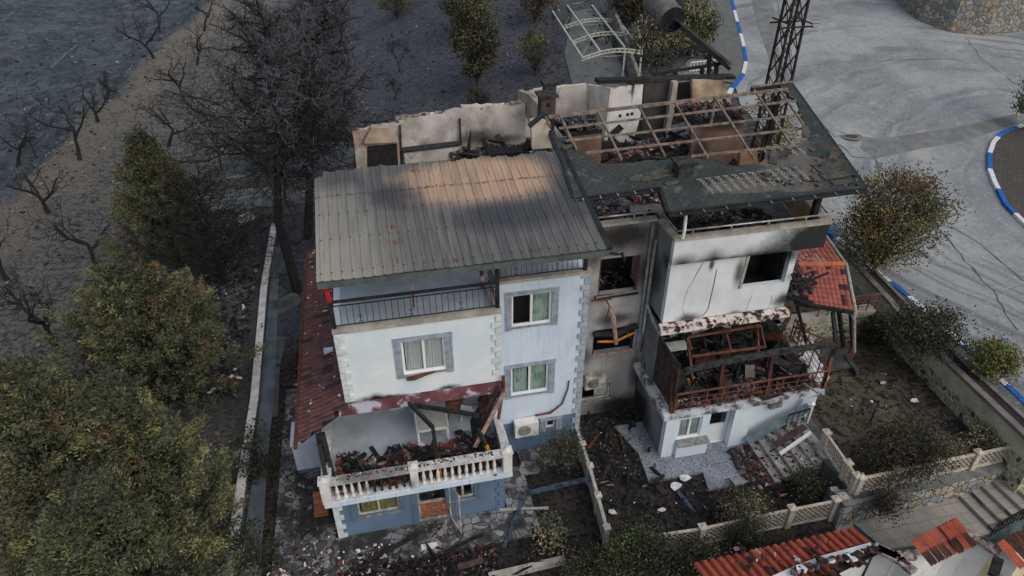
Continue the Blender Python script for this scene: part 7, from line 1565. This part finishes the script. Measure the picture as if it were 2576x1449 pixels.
LT('olive_tree', (1730,140), -10, 55, 'olive coloured tree right of the hot water cylinder by the paving', 408, [M_l5,M_l1,M_l4], [2,4,1.2], n=80, per=130, size=.12, low=.1)
LT('olive_tree', (1590,60), -60, 60, 'dark tree at the top edge behind the carport', 409, [M_l4,M_l3,M_l1], [3,2,1.5], n=60, per=110, size=.13, low=.1)
LT('shrub_tree', (1905,420), 235, 55, 'slender leafy tree growing up beside the mast through the roof frame', 410, [M_l1,M_l2,M_l4], [3,2,1], n=34, per=60, size=.09, low=.2, ry=.6)
LT('shrub_tree', (1965,400), 300, 48, 'yellowish small tree between the mast and the shingle roof edge', 411, [M_l2,M_l1], [3,2], n=26, per=50, size=.09, low=.2)
LT('autumn_tree', (2195,690), 430, 120, 'large golden brown tree on the footway beside the road', 412, [M_l2,M_l1,M_l3], [4,3,1.5], f=GU, n=130, per=150, size=.08, low=.12, trunk=.12)
LT('shrub_tree', (2320,880), 775, 90, 'dark green scorched tree hanging over the yellow wall', 413, [M_l1,M_l4,M_l3], [3,4,1.5], f=GU, n=70, per=90, size=.08, low=.05, shift=(-.3,0))
LT('autumn_tree', (2475,950), 865, 50, 'small orange and green tree on the footway at the right', 414, [M_l2,M_l1,M_l6], [4,2,1.5], f=GU, n=60, per=100, size=.07, low=.15)
LT('conifer_shrub', (2575,330), 130, 40, 'feathery dark evergreen on the brown island at the right edge', 415, [M_cyp,M_cyd,M_l5], [3,3,.5], f=GU, n=60, per=120, size=.1, low=.1, cat='tree')
f1 = lambda x, y: AZ(x, y, 1.0); f0 = lambda x, y: AZ(x, y, 0.0)
LT('shrub', (2250,1190), 1075, 92, 'sprawling burnt brown shrub behind the corner of the lattice fences', 416, [M_l3,M_l4,M_barkg], [4,3,1.5], f=f1, n=130, per=80, size=.055, low=.0, cat='shrub', trunk=.05)
LT('shrub', (2470,1125), 1080, 30, 'pale dry wispy shrub before the yellow wall', 417, [M_l5,M_l3], [4,1], f=f1, n=22, per=60, size=.07, low=.1, cat='shrub', trunk=.02)
LT('shrub', (2375,1150), 1115, 26, 'pale yellowish shrub left of the wispy pale shrub', 418, [M_l5,M_l1], [2,3], f=f1, n=18, per=60, size=.06, low=.1, cat='shrub', trunk=.02)
LT('shrub', (2330,1170), 1130, 45, 'low dark shrubs along the inside of the lattice fence', 419, [M_l4,M_l3,M_l1], [3,2,1], f=f1, n=34, per=70, size=.06, low=.0, cat='shrub', trunk=.02, ry=.4)
LT('shrub', (2540,1085), 1040, 40, 'green creeper at the foot of the yellow wall on the far right', 420, [M_l1,M_l3], [2,2], f=f1, n=22, per=70, size=.06, low=.0, cat='shrub', trunk=.02)
LT('shrub', (1860,1330), 1245, 52, 'round olive shrub inside the front lattice fence', 421, [M_l1,M_l3,M_l5], [3,3,1], f=f0, n=60, per=80, size=.05, low=.0, cat='shrub', trunk=.03)
LT('shrub', (1850,1385), 1300, 26, 'dark creeper hanging over the front lattice fence', 422, [M_l4,M_l3], [3,2], f=f0, n=26, per=70, size=.05, low=.0, cat='shrub', trunk=.02)
LT('shrub', (1410,1200), 1095, 40, 'small round leaved tree before the blue lower wall', 423, [M_l1,M_l4,M_l3], [3,3,1], f=f0, n=34, per=60, size=.06, low=.3, cat='shrub', trunk=.03)
LT('shrub', (1385,1380), 1305, 34, 'pale green leafy plant beside the round pole', 424, [M_l5,M_l1], [1,3], f=f0, n=20, per=36, size=.07, low=.1, cat='shrub', trunk=.02)
LT('shrub', (1600,1435), 1345, 70, 'dark bush at the bottom between the two garden fences', 425, [M_l4,M_l1,M_l6], [4,1.5,.7], f=f0, n=80, per=80, size=.06, low=.0, cat='shrub', trunk=.03)
LT('shrub', (1745,1445), 1385, 70, 'mass of dark creeper above the orange tiled roof', 426, [M_l4,M_l3,M_l5], [4,2,.5], f=f0, n=70, per=80, size=.06, low=.0, cat='shrub', trunk=.03)
LT('shrub', (1480,1465), 1420, 60, 'patchy low greenery at the bottom edge of the blue house garden', 427, [M_l1,M_l3,M_l4], [2,2,2], f=f0, n=50, per=70, size=.06, low=.0, cat='shrub', trunk=.02)
LT('shrub', (2030,1250), 1195, 42, 'dark shrub in the pit beside the garden stairs', 428, [M_l4,M_l1], [3,1], f=f0, n=40, per=70, size=.06, low=.0, cat='shrub', trunk=.02)
LT('shrub', (2215,1290), 1235, 30, 'dry brown creeper tumbling over the stone wall coping', 429, [M_l3,M_l4], [3,2], f=lambda x, y: AZ(x, y, .6), n=40, per=60, size=.05, low=.0, cat='shrub', trunk=.02)
LT('shrub', (1105,1340), 1270, 20, 'dry weed by the right window of the blue ground floor', 430, [M_l3,M_l5], [3,1], f=f0, n=12, per=22, size=.05, low=.2, cat='shrub', trunk=.015)
LT('shrub', (1930,1405), 1365, 60, 'creeping plants under the front lattice fence', 431, [M_l4,M_l3,M_l1], [3,2,1], f=f0, n=60, per=60, size=.05, low=.0, cat='shrub', trunk=.02, ry=.35)
LT('shrub', (2185,860), 800, 35, 'dark ivy patch at the inner corner of the yellow wall', 432, [M_l4,M_l3], [3,1], f=f1, n=40, per=70, size=.07, low=.0, cat='shrub', trunk=.02)
LT('shrub', (655,1200), 1060, 50, 'burnt brown creeper over the boundary wall beside the lower conifers', 433, [M_l3,M_l4], [1,3], f=f0, n=40, per=50, size=.07, low=.0, cat='shrub', trunk=.03)
LT('shrub', (660,1440), 1330, 70, 'scorched dark branches over the path at the lower left', 434, [M_l4,M_l3], [3,1], f=f0, n=36, per=40, size=.07, low=.1, cat='shrub', trunk=.04)
